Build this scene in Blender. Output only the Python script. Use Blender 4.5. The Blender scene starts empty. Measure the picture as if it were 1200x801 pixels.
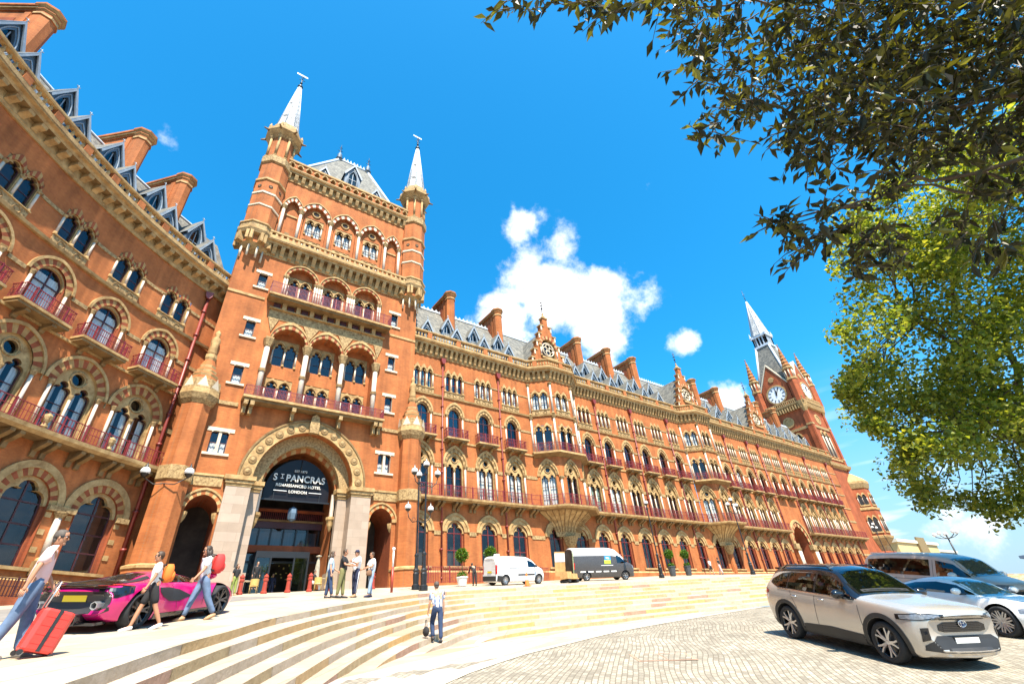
import bpy, bmesh, math, random
from mathutils import Vector, Matrix, Quaternion
from mathutils.geometry import tessellate_polygon
from mathutils.bvhtree import BVHTree
import numpy as np

SC = bpy.context.scene
COL = SC.collection
PI = math.pi
R = math.radians
sin, cos = math.sin, math.cos
RNG = random.Random(11)

# ------------------------------------------------------------------ camera, light, world
def setup():
    cam = bpy.data.cameras.new('camera'); co = bpy.data.objects.new('camera', cam); COL.objects.link(co)
    yaw, pitch, roll = 6.69270263e-01, 5.57109777e-01, -8.50916069e-02
    f = Vector((sin(yaw)*cos(pitch), cos(yaw)*cos(pitch), sin(pitch)))
    r0 = Vector((cos(yaw), -sin(yaw), 0)); u0 = r0.cross(f)
    r = r0*cos(roll)+u0*sin(roll); u = u0*cos(roll)-r0*sin(roll)
    M = Matrix((r, u, -f)).transposed().to_4x4()
    co.matrix_world = M
    cam.sensor_width = 36; cam.lens = 549.17/1200*36
    cam.clip_start = 0.05; cam.clip_end = 5000
    SC.camera = co
    sun_az, sun_el = R(18), R(59)       # azimuth measured from -Y towards -X
    sd = Vector((-sin(sun_az)*cos(sun_el), -cos(sun_az)*cos(sun_el), sin(sun_el)))
    l = bpy.data.lights.new('sun', 'SUN'); l.energy = 5.0; l.angle = R(0.53); l.color = (1.0, 0.90, 0.76)
    lo = bpy.data.objects.new('sun', l); COL.objects.link(lo)
    lo.rotation_euler = sd.to_track_quat('Z', 'Y').to_euler()
    lo.location = (0, 0, 90)
    w = bpy.data.worlds.new('World'); SC.world = w; w.use_nodes = True
    nt = w.node_tree; nt.nodes.clear()
    N, L = nt.nodes.new, nt.links.new
    out = N('ShaderNodeOutputWorld'); bg = N('ShaderNodeBackground'); L(bg.outputs[0], out.inputs[0])
    sky = N('ShaderNodeTexSky'); sky.sky_type = 'NISHITA'; sky.sun_disc = False
    sky.sun_elevation = sun_el; sky.sun_rotation = math.atan2(sd.x, sd.y)
    sky.air_density = 1.0; sky.dust_density = 1.1; sky.ozone_density = 3.0
    hs = N('ShaderNodeHueSaturation'); hs.inputs['Saturation'].default_value = 1.15; hs.inputs['Value'].default_value = 1.16
    hs.inputs['Hue'].default_value = 0.487
    tint = N('ShaderNodeMixRGB'); tint.blend_type = 'MULTIPLY'; tint.inputs[0].default_value = 1; tint.inputs[2].default_value = (0.64, 1.05, 1.33, 1)
    L(sky.outputs[0], tint.inputs[1]); L(tint.outputs[0], hs.inputs['Color'])
    tz = N('ShaderNodeTexCoord'); sz = N('ShaderNodeSeparateXYZ'); L(tz.outputs['Generated'], sz.inputs[0])
    hz = N('ShaderNodeMapRange'); hz.interpolation_type = 'SMOOTHSTEP'; hz.inputs['From Min'].default_value = 0.42; hz.inputs['From Max'].default_value = -0.02; hz.inputs['To Max'].default_value = 0.92
    L(sz.outputs['Z'], hz.inputs['Value'])
    hm = N('ShaderNodeMixRGB'); L(hz.outputs[0], hm.inputs['Fac']); L(hs.outputs[0], hm.inputs['Color1']); hm.inputs['Color2'].default_value = (2.6, 3.5, 4.2, 1)
    # clouds: soft-edged heaps at fixed places of the sky
    tc = N('ShaderNodeTexCoord')
    nz = N('ShaderNodeTexNoise'); nz.inputs['Scale'].default_value = 9.0; nz.inputs['Detail'].default_value = 9.0
    nz.inputs['Roughness'].default_value = 0.62
    L(tc.outputs['Generated'], nz.inputs['Vector'])
    def math_(op, a, b=None, clamp=False):
        n = N('ShaderNodeMath'); n.operation = op; n.use_clamp = clamp
        for i, x in enumerate((a, b)):
            if x is None: continue
            if isinstance(x, (int, float)): n.inputs[i].default_value = x
            else: L(x, n.inputs[i])
        return n.outputs[0]
    acc = None
    def blob(d, rx, gain):
        nonlocal acc
        vm = N('ShaderNodeVectorMath'); vm.operation = 'DISTANCE'
        L(tc.outputs['Generated'], vm.inputs[0]); vm.inputs[1].default_value = Vector(d).normalized()
        m = N('ShaderNodeMapRange'); m.interpolation_type = 'SMOOTHSTEP'
        m.inputs['From Min'].default_value = rx; m.inputs['From Max'].default_value = 0.0
        m.inputs['To Max'].default_value = gain
        L(vm.outputs['Value'], m.inputs['Value'])
        acc = m.outputs[0] if acc is None else math_('MAXIMUM', acc, m.outputs[0])
    for d, rx, g in CLOUDS: blob(d, rx, g)
    dens = math_('ADD', acc, math_('MULTIPLY', math_('SUBTRACT', nz.outputs[0], 0.5), 2.1))
    mask = N('ShaderNodeMapRange'); mask.interpolation_type = 'SMOOTHSTEP'
    mask.inputs['From Min'].default_value = 0.38; mask.inputs['From Max'].default_value = 0.92
    L(dens, mask.inputs['Value'])
    gate = N('ShaderNodeMapRange'); gate.inputs['From Min'].default_value = 0.02; gate.inputs['From Max'].default_value = 0.25
    L(acc, gate.inputs['Value'])
    mk = math_('MULTIPLY', mask.outputs[0], gate.outputs[0], True)
    # pale streaks low over the horizon
    sx = N('ShaderNodeSeparateXYZ'); L(tc.outputs['Generated'], sx.inputs[0])
    mp = N('ShaderNodeMapping'); mp.inputs['Scale'].default_value = (2.2, 2.2, 14)
    L(tc.outputs['Generated'], mp.inputs['Vector'])
    n2 = N('ShaderNodeTexNoise'); n2.inputs['Scale'].default_value = 2.6; n2.inputs['Detail'].default_value = 7
    L(mp.outputs[0], n2.inputs['Vector'])
    st = N('ShaderNodeMapRange'); st.inputs['From Min'].default_value = 0.50; st.inputs['From Max'].default_value = 0.68
    L(n2.outputs[0], st.inputs['Value'])
    lowm = N('ShaderNodeMapRange'); lowm.inputs['From Min'].default_value = 0.36; lowm.inputs['From Max'].default_value = 0.05
    lowm.inputs['To Max'].default_value = 0.75
    L(sx.outputs['Z'], lowm.inputs['Value'])
    mk = math_('MAXIMUM', mk, math_('MULTIPLY', st.outputs[0], lowm.outputs[0]))
    n3 = N('ShaderNodeTexNoise'); n3.inputs['Scale'].default_value = 7; n3.inputs['Detail'].default_value = 5
    L(tc.outputs['Generated'], n3.inputs['Vector'])
    cr = N('ShaderNodeValToRGB'); cr.color_ramp.elements[0].position = 0.3; cr.color_ramp.elements[1].position = 0.62
    cr.color_ramp.elements[0].color = (5.2, 5.6, 6.2, 1); cr.color_ramp.elements[1].color = (8.2, 8.2, 8.2, 1)
    L(n3.outputs[0], cr.inputs[0])
    mx = N('ShaderNodeMixRGB'); L(mk, mx.inputs['Fac']); L(hm.outputs[0], mx.inputs['Color1']); L(cr.outputs[0], mx.inputs['Color2'])
    L(mx.outputs[0], bg.inputs['Color'])
    bg.inputs['Strength'].default_value = 0.09
    vs = SC.view_settings; vs.view_transform = 'Standard'; vs.look = 'None'; vs.exposure = 1.36; vs.gamma = 1.0
    vs.use_curve_mapping = False
    cy = SC.cycles
    cy.max_bounces = 6; cy.diffuse_bounces = 2; cy.glossy_bounces = 3; cy.transmission_bounces = 4; cy.transparent_max_bounces = 10
    cy.use_denoising = True; cy.sample_clamp_indirect = 6; cy.caustics_reflective = False; cy.caustics_refractive = False

# ------------------------------------------------------------------ materials
MATS = {}
def new_mat(name):
    m = bpy.data.materials.new(name); m.use_nodes = True; MATS[name] = m
    return m, m.node_tree, m.node_tree.nodes['Principled BSDF']

def simple(name, col, rough=0.7, metal=0.0, var=0.12, scale=3.0, bump=0.0, bscale=40.0, spec=0.5, coat=0.0, detail=5.0, col2=None, stretch=None):
    """a plain material with a little procedural variation of its own colour"""
    m, nt, b = new_mat(name); N, L = nt.nodes.new, nt.links.new
    b.inputs['Roughness'].default_value = rough; b.inputs['Metallic'].default_value = metal
    b.inputs['Specular IOR Level'].default_value = spec
    if coat: b.inputs['Coat Weight'].default_value = coat; b.inputs['Coat Roughness'].default_value = 0.03
    tc = N('ShaderNodeTexCoord'); src = tc.outputs['Object']
    if stretch:
        mp = N('ShaderNodeMapping'); mp.inputs['Scale'].default_value = stretch; L(src, mp.inputs['Vector']); src = mp.outputs[0]
    n = N('ShaderNodeTexNoise'); n.inputs['Scale'].default_value = scale; n.inputs['Detail'].default_value = detail
    L(src, n.inputs['Vector'])
    r = N('ShaderNodeValToRGB'); r.color_ramp.elements[0].position = 0.3; r.color_ramp.elements[1].position = 0.7
    c2 = col2 or tuple(min(1, x*(1+var)) for x in col)
    c1 = col if col2 else tuple(x*(1-var) for x in col)
    r.color_ramp.elements[0].color = (*c1, 1); r.color_ramp.elements[1].color = (*c2, 1)
    L(n.outputs[0], r.inputs[0]); L(r.outputs[0], b.inputs['Base Color'])
    if bump:
        n2 = N('ShaderNodeTexNoise'); n2.inputs['Scale'].default_value = bscale; n2.inputs['Detail'].default_value = 4
        L(src, n2.inputs['Vector'])
        bp = N('ShaderNodeBump'); bp.inputs['Strength'].default_value = bump; bp.inputs['Distance'].default_value = 0.02
        L(n2.outputs[0], bp.inputs['Height']); L(bp.outputs[0], b.inputs['Normal'])
    return m

def brick(name, c1, c2, mortar, scale=1.0):
    """fine red brickwork in courses (vertical walls of any heading), with large weather patches"""
    m, nt, b = new_mat(name); N, L = nt.nodes.new, nt.links.new
    b.inputs['Roughness'].default_value = 0.85; b.inputs['Specular IOR Level'].default_value = 0.25
    g = N('ShaderNodeNewGeometry'); sp = N('ShaderNodeSeparateXYZ'); L(g.outputs['Position'], sp.inputs[0])
    ad = N('ShaderNodeMath'); ad.operation = 'ADD'
    mu = N('ShaderNodeMath'); mu.operation = 'MULTIPLY'; mu.inputs[1].default_value = 0.83
    L(sp.outputs['Y'], mu.inputs[0]); L(sp.outputs['X'], ad.inputs[0]); L(mu.outputs[0], ad.inputs[1])
    cb = N('ShaderNodeCombineXYZ'); L(ad.outputs[0], cb.inputs['X']); L(sp.outputs['Z'], cb.inputs['Y'])
    bt = N('ShaderNodeTexBrick'); bt.inputs['Scale'].default_value = scale
    bt.inputs['Brick Width'].default_value = 0.24; bt.inputs['Row Height'].default_value = 0.078
    bt.inputs['Mortar Size'].default_value = 0.008; bt.inputs['Mortar Smooth'].default_value = 0.3
    bt.inputs['Color1'].default_value = (*c1, 1); bt.inputs['Color2'].default_value = (*c2, 1); bt.inputs['Mortar'].default_value = (*mortar, 1)
    L(cb.outputs[0], bt.inputs['Vector'])
    n = N('ShaderNodeTexNoise'); n.inputs['Scale'].default_value = 0.55; n.inputs['Detail'].default_value = 8; n.inputs['Roughness'].default_value = 0.65
    L(g.outputs['Position'], n.inputs['Vector'])
    rp = N('ShaderNodeMapRange'); rp.inputs['From Min'].default_value = 0.3; rp.inputs['From Max'].default_value = 0.72
    rp.inputs['To Min'].default_value = 0.66; rp.inputs['To Max'].default_value = 1.18; L(n.outputs[0], rp.inputs['Value'])
    # rain streaks running down
    mp = N('ShaderNodeMapping'); mp.inputs['Scale'].default_value = (2.2, 2.2, 0.12); L(g.outputs['Position'], mp.inputs['Vector'])
    n2 = N('ShaderNodeTexNoise'); n2.inputs['Scale'].default_value = 1.0; n2.inputs['Detail'].default_value = 4; L(mp.outputs[0], n2.inputs['Vector'])
    rq = N('ShaderNodeMapRange'); rq.inputs['From Min'].default_value = 0.35; rq.inputs['From Max'].default_value = 0.7
    rq.inputs['To Min'].default_value = 0.74; rq.inputs['To Max'].default_value = 1.06; L(n2.outputs[0], rq.inputs['Value'])
    mm = N('ShaderNodeMath'); mm.operation = 'MULTIPLY'; L(rp.outputs[0], mm.inputs[0]); L(rq.outputs[0], mm.inputs[1])
    hsv = N('ShaderNodeHueSaturation'); L(bt.outputs['Color'], hsv.inputs['Color']); L(mm.outputs[0], hsv.inputs['Value'])
    L(hsv.outputs[0], b.inputs['Base Color'])
    bp = N('ShaderNodeBump'); bp.inputs['Strength'].default_value = 0.25; bp.inputs['Distance'].default_value = 0.01
    L(bt.outputs['Fac'], bp.inputs['Height']); bp.invert = True; L(bp.outputs[0], b.inputs['Normal'])

def stone(name, c1, c2, rough=0.8, scale=1.3):
    m, nt, b = new_mat(name); N, L = nt.nodes.new, nt.links.new
    b.inputs['Roughness'].default_value = rough; b.inputs['Specular IOR Level'].default_value = 0.3
    g = N('ShaderNodeNewGeometry')
    n = N('ShaderNodeTexNoise'); n.inputs['Scale'].default_value = scale; n.inputs['Detail'].default_value = 9; n.inputs['Roughness'].default_value = 0.7
    L(g.outputs['Position'], n.inputs['Vector'])
    r = N('ShaderNodeValToRGB'); r.color_ramp.elements[0].position = 0.32; r.color_ramp.elements[1].position = 0.66
    r.color_ramp.elements[0].color = (*c1, 1); r.color_ramp.elements[1].color = (*c2, 1)
    L(n.outputs[0], r.inputs[0]); L(r.outputs[0], b.inputs['Base Color'])
    n2 = N('ShaderNodeTexNoise'); n2.inputs['Scale'].default_value = 14; n2.inputs['Detail'].default_value = 5
    L(g.outputs['Position'], n2.inputs['Vector'])
    bp = N('ShaderNodeBump'); bp.inputs['Strength'].default_value = 0.35; bp.inputs['Distance'].default_value = 0.03
    L(n2.outputs[0], bp.inputs['Height']); L(bp.outputs[0], b.inputs['Normal'])

def bricky(name, pattern, mortar, bw, rh, ms, rough=0.75, rot=0.0, noise=0.25, bump=0.3, warp=0.0, offset=0.5, xz=None):
    """flags, setts, slates: a brick pattern with colours drawn from a ramp"""
    m, nt, b = new_mat(name); N, L = nt.nodes.new, nt.links.new
    b.inputs['Roughness'].default_value = rough; b.inputs['Specular IOR Level'].default_value = 0.3
    g = N('ShaderNodeNewGeometry'); src = g.outputs['Position']
    if warp:
        nw = N('ShaderNodeTexNoise'); nw.inputs['Scale'].default_value = 0.25; nw.inputs['Detail'].default_value = 2
        L(src, nw.inputs['Vector'])
        va = N('ShaderNodeVectorMath'); va.operation = 'MULTIPLY_ADD'
        va.inputs[1].default_value = (warp, warp, warp); L(nw.outputs['Color'], va.inputs[0]); L(src, va.inputs[2]); src = va.outputs[0]
    mp = N('ShaderNodeMapping'); mp.inputs['Rotation'].default_value = (0, 0, rot); L(src, mp.inputs['Vector'])
    vec = mp.outputs[0]
    if xz:
        sp = N('ShaderNodeSeparateXYZ'); L(vec, sp.inputs[0]); cb = N('ShaderNodeCombineXYZ')
        ad = N('ShaderNodeMath'); ad.operation = 'ADD'; L(sp.outputs['X'], ad.inputs[0])
        mu = N('ShaderNodeMath'); mu.operation = 'MULTIPLY'; mu.inputs[1].default_value = xz; L(sp.outputs['Y'], mu.inputs[0]); L(mu.outputs[0], ad.inputs[1])
        L(ad.outputs[0], cb.inputs['X']); L(sp.outputs['Z'], cb.inputs['Y']); vec = cb.outputs[0]
    bt = N('ShaderNodeTexBrick'); bt.inputs['Scale'].default_value = 1; bt.inputs['Brick Width'].default_value = bw; bt.inputs['Row Height'].default_value = rh
    bt.inputs['Mortar Size'].default_value = ms; bt.inputs['Mortar Smooth'].default_value = 0.4; bt.offset = offset
    bt.inputs['Color1'].default_value = (0, 0, 0, 1); bt.inputs['Color2'].default_value = (1, 1, 1, 1); bt.inputs['Mortar'].default_value = (0.5, 0.5, 0.5, 1)
    L(vec, bt.inputs['Vector'])
    r = N('ShaderNodeValToRGB')
    while len(r.color_ramp.elements) < len(pattern): r.color_ramp.elements.new(0.5)
    for i, (p, c) in enumerate(pattern): r.color_ramp.elements[i].position = p; r.color_ramp.elements[i].color = (*c, 1)
    L(bt.outputs['Color'], r.inputs[0])
    n = N('ShaderNodeTexNoise'); n.inputs['Scale'].default_value = 0.9; n.inputs['Detail'].default_value = 9; n.inputs['Roughness'].default_value = 0.68
    L(g.outputs['Position'], n.inputs['Vector'])
    rp = N('ShaderNodeMapRange'); rp.inputs['From Min'].default_value = 0.3; rp.inputs['From Max'].default_value = 0.7
    rp.inputs['To Min'].default_value = 1-noise; rp.inputs['To Max'].default_value = 1+noise*0.6; L(n.outputs[0], rp.inputs['Value'])
    hsv = N('ShaderNodeHueSaturation'); L(r.outputs[0], hsv.inputs['Color']); L(rp.outputs[0], hsv.inputs['Value'])
    mx = N('ShaderNodeMixRGB'); L(bt.outputs['Fac'], mx.inputs['Fac']); L(hsv.outputs[0], mx.inputs['Color1']); mx.inputs['Color2'].default_value = (*mortar, 1)
    L(mx.outputs[0], b.inputs['Base Color'])
    if bump:
        n2 = N('ShaderNodeTexNoise'); n2.inputs['Scale'].default_value = 18; n2.inputs['Detail'].default_value = 4
        L(g.outputs['Position'], n2.inputs['Vector'])
        sb = N('ShaderNodeMath'); sb.operation = 'SUBTRACT'; L(n2.outputs[0], sb.inputs[0]); L(bt.outputs['Fac'], sb.inputs[1])
        bp = N('ShaderNodeBump'); bp.inputs['Strength'].default_value = bump; bp.inputs['Distance'].default_value = 0.02
        L(sb.outputs[0], bp.inputs['Height']); L(bp.outputs[0], b.inputs['Normal'])

def glass(name, tint=(0.80, 0.83, 0.84), fac=0.015):
    """a window pane: part mirror, part see-through"""
    m, nt, b = new_mat(name); N, L = nt.nodes.new, nt.links.new
    nt.nodes.remove(b); out = nt.nodes['Material Output']
    tr = N('ShaderNodeBsdfTransparent'); tr.inputs[0].default_value = (*tint, 1)
    gl = N('ShaderNodeBsdfGlossy'); gl.inputs['Roughness'].default_value = 0.02; gl.inputs['Color'].default_value = (0.9, 0.95, 1, 1)
    lw = N('ShaderNodeLayerWeight'); lw.inputs['Blend'].default_value = 0.5
    pw = N('ShaderNodeMath'); pw.operation = 'POWER'; pw.inputs[1].default_value = 4.0; L(lw.outputs['Facing'], pw.inputs[0])
    mr = N('ShaderNodeMapRange'); mr.inputs['To Min'].default_value = 0.04+fac; mr.inputs['To Max'].default_value = 0.9
    L(pw.outputs[0], mr.inputs['Value'])
    g = N('ShaderNodeNewGeometry'); n = N('ShaderNodeTexNoise'); n.inputs['Scale'].default_value = 1.1; L(g.outputs['Position'], n.inputs['Vector'])
    bp = N('ShaderNodeBump'); bp.inputs['Strength'].default_value = 0.06; bp.inputs['Distance'].default_value = 0.1; L(n.outputs[0], bp.inputs['Height'])
    L(bp.outputs[0], gl.inputs['Normal'])
    ms = N('ShaderNodeMixShader'); L(mr.outputs[0], ms.inputs[0]); L(tr.outputs[0], ms.inputs[1]); L(gl.outputs[0], ms.inputs[2])
    L(ms.outputs[0], out.inputs[0])

def leaf_mat(name, cols, trans=0.35):
    m, nt, b = new_mat(name); N, L = nt.nodes.new, nt.links.new
    out = nt.nodes['Material Output']
    g = N('ShaderNodeNewGeometry'); r = N('ShaderNodeValToRGB')
    while len(r.color_ramp.elements) < len(cols): r.color_ramp.elements.new(0.5)
    for i, (p, c) in enumerate(cols): r.color_ramp.elements[i].position = p; r.color_ramp.elements[i].color = (*c, 1)
    L(g.outputs['Random Per Island'], r.inputs[0]); L(r.outputs[0], b.inputs['Base Color'])
    b.inputs['Roughness'].default_value = 0.45; b.inputs['Specular IOR Level'].default_value = 0.35
    t = N('ShaderNodeBsdfTranslucent')
    mixc = N('ShaderNodeMixRGB'); mixc.blend_type = 'MULTIPLY'; mixc.inputs[0].default_value = 1; mixc.inputs[2].default_value = (1.6, 1.5, 0.5, 1)
    L(r.outputs[0], mixc.inputs[1]); L(mixc.outputs[0], t.inputs[0])
    ms = N('ShaderNodeMixShader'); ms.inputs[0].default_value = trans; L(b.outputs[0], ms.inputs[1]); L(t.outputs[0], ms.inputs[2])
    L(ms.outputs[0], out.inputs[0])

def check_cloth(name, c1, c2, c3):
    """a checked shirt"""
    m, nt, b = new_mat(name); N, L = nt.nodes.new, nt.links.new
    tc = N('ShaderNodeTexCoord'); sp = N('ShaderNodeSeparateXYZ'); L(tc.outputs['Object'], sp.inputs[0])
    def stripe(o, k):
        a = N('ShaderNodeMath'); a.operation = 'MULTIPLY'; a.inputs[1].default_value = k; L(o, a.inputs[0])
        f = N('ShaderNodeMath'); f.operation = 'FRACT'; L(a.outputs[0], f.inputs[0])
        g = N('ShaderNodeMath'); g.operation = 'GREATER_THAN'; g.inputs[1].default_value = 0.58; L(f.outputs[0], g.inputs[0]); return g.outputs[0]
    s1, s2 = stripe(sp.outputs['Y'], 7), stripe(sp.outputs['Z'], 7)
    m1 = N('ShaderNodeMixRGB'); L(s1, m1.inputs[0]); m1.inputs[1].default_value = (*c1, 1); m1.inputs[2].default_value = (*c2, 1)
    m2 = N('ShaderNodeMixRGB'); mf = N('ShaderNodeMath'); mf.operation = 'MULTIPLY'; mf.inputs[1].default_value = 0.75; L(s2, mf.inputs[0])
    L(mf.outputs[0], m2.inputs[0]); L(m1.outputs[0], m2.inputs[1]); m2.inputs[2].default_value = (*c3, 1)
    L(m2.outputs[0], b.inputs['Base Color']); b.inputs['Roughness'].default_value = 0.9

def make_materials():
    brick('brick', (0.51, 0.162, 0.045), (0.43, 0.125, 0.036), (0.38, 0.17, 0.075))
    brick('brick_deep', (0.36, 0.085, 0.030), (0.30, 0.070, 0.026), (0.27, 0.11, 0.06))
    brick('brick_red', (0.42, 0.10, 0.035), (0.36, 0.085, 0.03), (0.30, 0.12, 0.06))
    stone('stone', (0.23, 0.13, 0.048), (0.52, 0.35, 0.155), scale=1.8)
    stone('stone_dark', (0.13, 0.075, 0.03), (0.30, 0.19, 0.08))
    stone('stone_tan', (0.24, 0.13, 0.045), (0.46, 0.28, 0.105), scale=1.8)
    simple('dormer_edge', (0.27, 0.32, 0.37), 0.5, var=0.15, scale=2)
    stone('stone_pale', (0.52, 0.43, 0.30), (0.64, 0.55, 0.42))
    stone('carved', (0.11, 0.06, 0.022), (0.50, 0.345, 0.16), scale=6)
    bricky('granite', [(0.0, (0.33, 0.25, 0.185)), (0.5, (0.37, 0.285, 0.215)), (1.0, (0.40, 0.31, 0.24))], (0.24, 0.18, 0.13), 1.25, 0.62, 0.008, rough=0.6, noise=0.14, bump=0.05, xz=0.83)
    stone('shaft', (0.50, 0.40, 0.31), (0.62, 0.52, 0.42), rough=0.45, scale=6)
    bricky('slate', [(0.0, (0.115, 0.115, 0.105)), (0.5, (0.165, 0.16, 0.14)), (1.0, (0.225, 0.215, 0.18))], (0.08, 0.08, 0.075), 0.32, 0.3, 0.014, xz=0.7)
    bricky('spire_slate', [(0.0, (0.44, 0.45, 0.45)), (1.0, (0.62, 0.62, 0.60))], (0.12, 0.12, 0.12), 0.8, 0.42, 0.05, xz=0.8)
    simple('lead_blue', (0.085, 0.135, 0.19), 0.55, var=0.2, scale=2)
    simple('lead_pale', (0.46, 0.52, 0.58), 0.5, var=0.12, scale=2)
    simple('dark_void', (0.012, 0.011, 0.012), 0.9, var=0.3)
    simple('interior', (0.05, 0.038, 0.03), 0.9, var=0.5, scale=1.2)
    simple('frame_red', (0.15, 0.018, 0.016), 0.5, var=0.15)
    simple('frame_dark', (0.055, 0.014, 0.016), 0.5, var=0.2)
    simple('iron_red', (0.20, 0.022, 0.026), 0.5, var=0.2)
    simple('pipe_red', (0.19, 0.028, 0.02), 0.45, var=0.15)
    simple('curtain', (0.72, 0.70, 0.66), 0.9, var=0.16, scale=9, stretch=(1, 1, 0.05))
    simple('black_iron', (0.012, 0.012, 0.013), 0.4, var=0.2)
    simple('lamp_white', (0.75, 0.75, 0.74), 0.25, var=0.04)
    simple('white_paint', (0.78, 0.78, 0.77), 0.4, var=0.04)
    simple('gold', (0.5, 0.36, 0.10), 0.4, metal=0.6)
    glass('pane'); glass('pane_green', (0.50, 0.58, 0.52), 0.06); glass('pane_dark', (0.22, 0.26, 0.30), 0.02); glass('pane_car', (0.42, 0.50, 0.48), 0.05); glass('pane_tint', (0.06, 0.06, 0.07), 0.05)
    glass('pane_screen', (0.42, 0.55, 0.50), 0.04)
    # ground
    bricky('flags', [(0.0, (0.347, 0.279, 0.203)), (0.35, (0.404, 0.337, 0.251)), (0.7, (0.433, 0.366, 0.279)), (1.0, (0.385, 0.299, 0.203))], (0.231, 0.183, 0.125), 1.7, 0.95, 0.014, rot=R(-52), noise=0.2, bump=0.12)
    bricky('flags_low', [(0.0, (0.385, 0.289, 0.212)), (0.35, (0.423, 0.347, 0.294)), (0.7, (0.444, 0.375, 0.329)), (1.0, (0.404, 0.279, 0.176))], (0.260, 0.203, 0.163), 2.1, 1.1, 0.014, rot=R(-30), noise=0.2, bump=0.12)
    bricky('tread', [(0.0, (0.347, 0.265, 0.194)), (0.4, (0.395, 0.314, 0.240)), (0.75, (0.423, 0.347, 0.282)), (1.0, (0.366, 0.260, 0.171))], (0.231, 0.174, 0.117), 1.5, 0.9, 0.012, rot=R(-50), noise=0.22, bump=0.1)
    bricky('setts', [(0.0, (0.225, 0.195, 0.15)), (0.5, (0.30, 0.265, 0.205)), (1.0, (0.365, 0.325, 0.255))], (0.155, 0.13, 0.095), 0.19, 0.105, 0.011, rot=R(-38), noise=0.36, bump=0.5, warp=0.7)
    stone('kerb', (0.444, 0.385, 0.299), (0.520, 0.463, 0.366))
    simple('asphalt', (0.10, 0.09, 0.085), 0.9, var=0.2, scale=4)
    simple('road_grey', (0.20, 0.18, 0.16), 0.85, var=0.2, scale=2.5, bump=0.3)
    for i, (a, c) in enumerate([((0.342, 0.244, 0.128), (0.488, 0.372, 0.209)), ((0.403, 0.268, 0.121), (0.537, 0.366, 0.189)), ((0.305, 0.183, 0.121), (0.427, 0.268, 0.189)),
                                ((0.390, 0.305, 0.203), (0.512, 0.415, 0.311)), ((0.488, 0.281, 0.095), (0.586, 0.378, 0.162))]):
        stone('riser%d' % i, a, c, scale=3)
    # plants
    leaf_mat('leaf_near', [(0.0, (0.014, 0.015, 0.005)), (0.55, (0.034, 0.034, 0.009)), (0.84, (0.09, 0.088, 0.016)), (1.0, (0.22, 0.22, 0.035))], 0.30)
    leaf_mat('leaf_plane', [(0.0, (0.060, 0.095, 0.014)), (0.4, (0.150, 0.200, 0.028)), (0.8, (0.285, 0.315, 0.045)), (1.0, (0.40, 0.39, 0.07))], 0.48)
    leaf_mat('leaf_box', [(0.0, (0.03, 0.09, 0.008)), (0.6, (0.08, 0.17, 0.015)), (1.0, (0.15, 0.25, 0.02))], 0.3)
    simple('bark', (0.085, 0.062, 0.038), 0.9, var=0.35, scale=6, bump=0.5, bscale=30)
    # vehicles and goods
    simple('tyre', (0.018, 0.018, 0.019), 0.8, var=0.15, scale=20)
    simple('alloy', (0.55, 0.55, 0.56), 0.3, metal=0.8, var=0.05)
    simple('alloy_dark', (0.12, 0.11, 0.105), 0.35, metal=0.6, var=0.1)
    simple('plastic_black', (0.02, 0.02, 0.021), 0.55, var=0.15)
    simple('sign_white', (0.62, 0.60, 0.55), 0.5, var=0.04)
    simple('sign_black', (0.010, 0.008, 0.010), 0.35, spec=0.25)
    simple('gloss_black', (0.008, 0.008, 0.010), 0.12, var=0.1, coat=0.5)
    simple('seat_grey', (0.07, 0.065, 0.06), 0.8)
    simple('lamp_glass', (0.22, 0.23, 0.25), 0.10, metal=0.3, var=0.35, scale=25)
    simple('lamp_red', (0.45, 0.02, 0.015), 0.15, coat=0.4)
    simple('plate_white', (0.72, 0.72, 0.68), 0.4, var=0.03)
    simple('plate_yellow', (0.80, 0.62, 0.02), 0.4, var=0.03)
    simple('chrome', (0.75, 0.75, 0.76), 0.15, metal=1.0, var=0.02)
    simple('badge_blue', (0.03, 0.07, 0.22), 0.2)
    simple('paint_beige', (0.52, 0.475, 0.42), 0.26, metal=0.5, var=0.03, coat=0.5)
    simple('paint_silver', (0.80, 0.79, 0.76), 0.30, metal=0.1, var=0.03, coat=0.25)
    simple('paint_champagne', (0.68, 0.55, 0.46), 0.32, metal=0.1, var=0.03, coat=0.2)
    simple('paint_magenta', (0.62, 0.006, 0.17), 0.28, metal=0.35, var=0.06, coat=1.0)
    simple('paint_white', (0.78, 0.78, 0.78), 0.35, var=0.02, coat=0.6)
    simple('paint_graphite', (0.050, 0.046, 0.046), 0.4, var=0.35, scale=14, coat=0.4)
    simple('logo_blue', (0.03, 0.22, 0.50), 0.4); simple('logo_green', (0.40, 0.60, 0.04), 0.4)
    simple('leaf_print', (0.42, 0.46, 0.30), 0.5, col2=(0.10, 0.16, 0.04), scale=9)
    simple('ply', (0.50, 0.29, 0.11), 0.8, var=0.2)
    simple('case_red', (0.72, 0.05, 0.035), 0.35, var=0.06)
    simple('orange_cloth', (0.72, 0.17, 0.02), 0.8); simple('red_cloth', (0.60, 0.035, 0.03), 0.8)
    simple('bollard_red', (0.33, 0.045, 0.025), 0.45)
    simple('cone_orange', (0.75, 0.18, 0.03), 0.6)
    simple('pot_dark', (0.05, 0.055, 0.06), 0.6); simple('pot_white', (0.7, 0.7, 0.69), 0.5)
    simple('wicker', (0.50, 0.33, 0.10), 0.8, var=0.3, scale=40)
    simple('canvas', (0.34, 0.30, 0.22), 0.9, var=0.2, scale=8)
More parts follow.
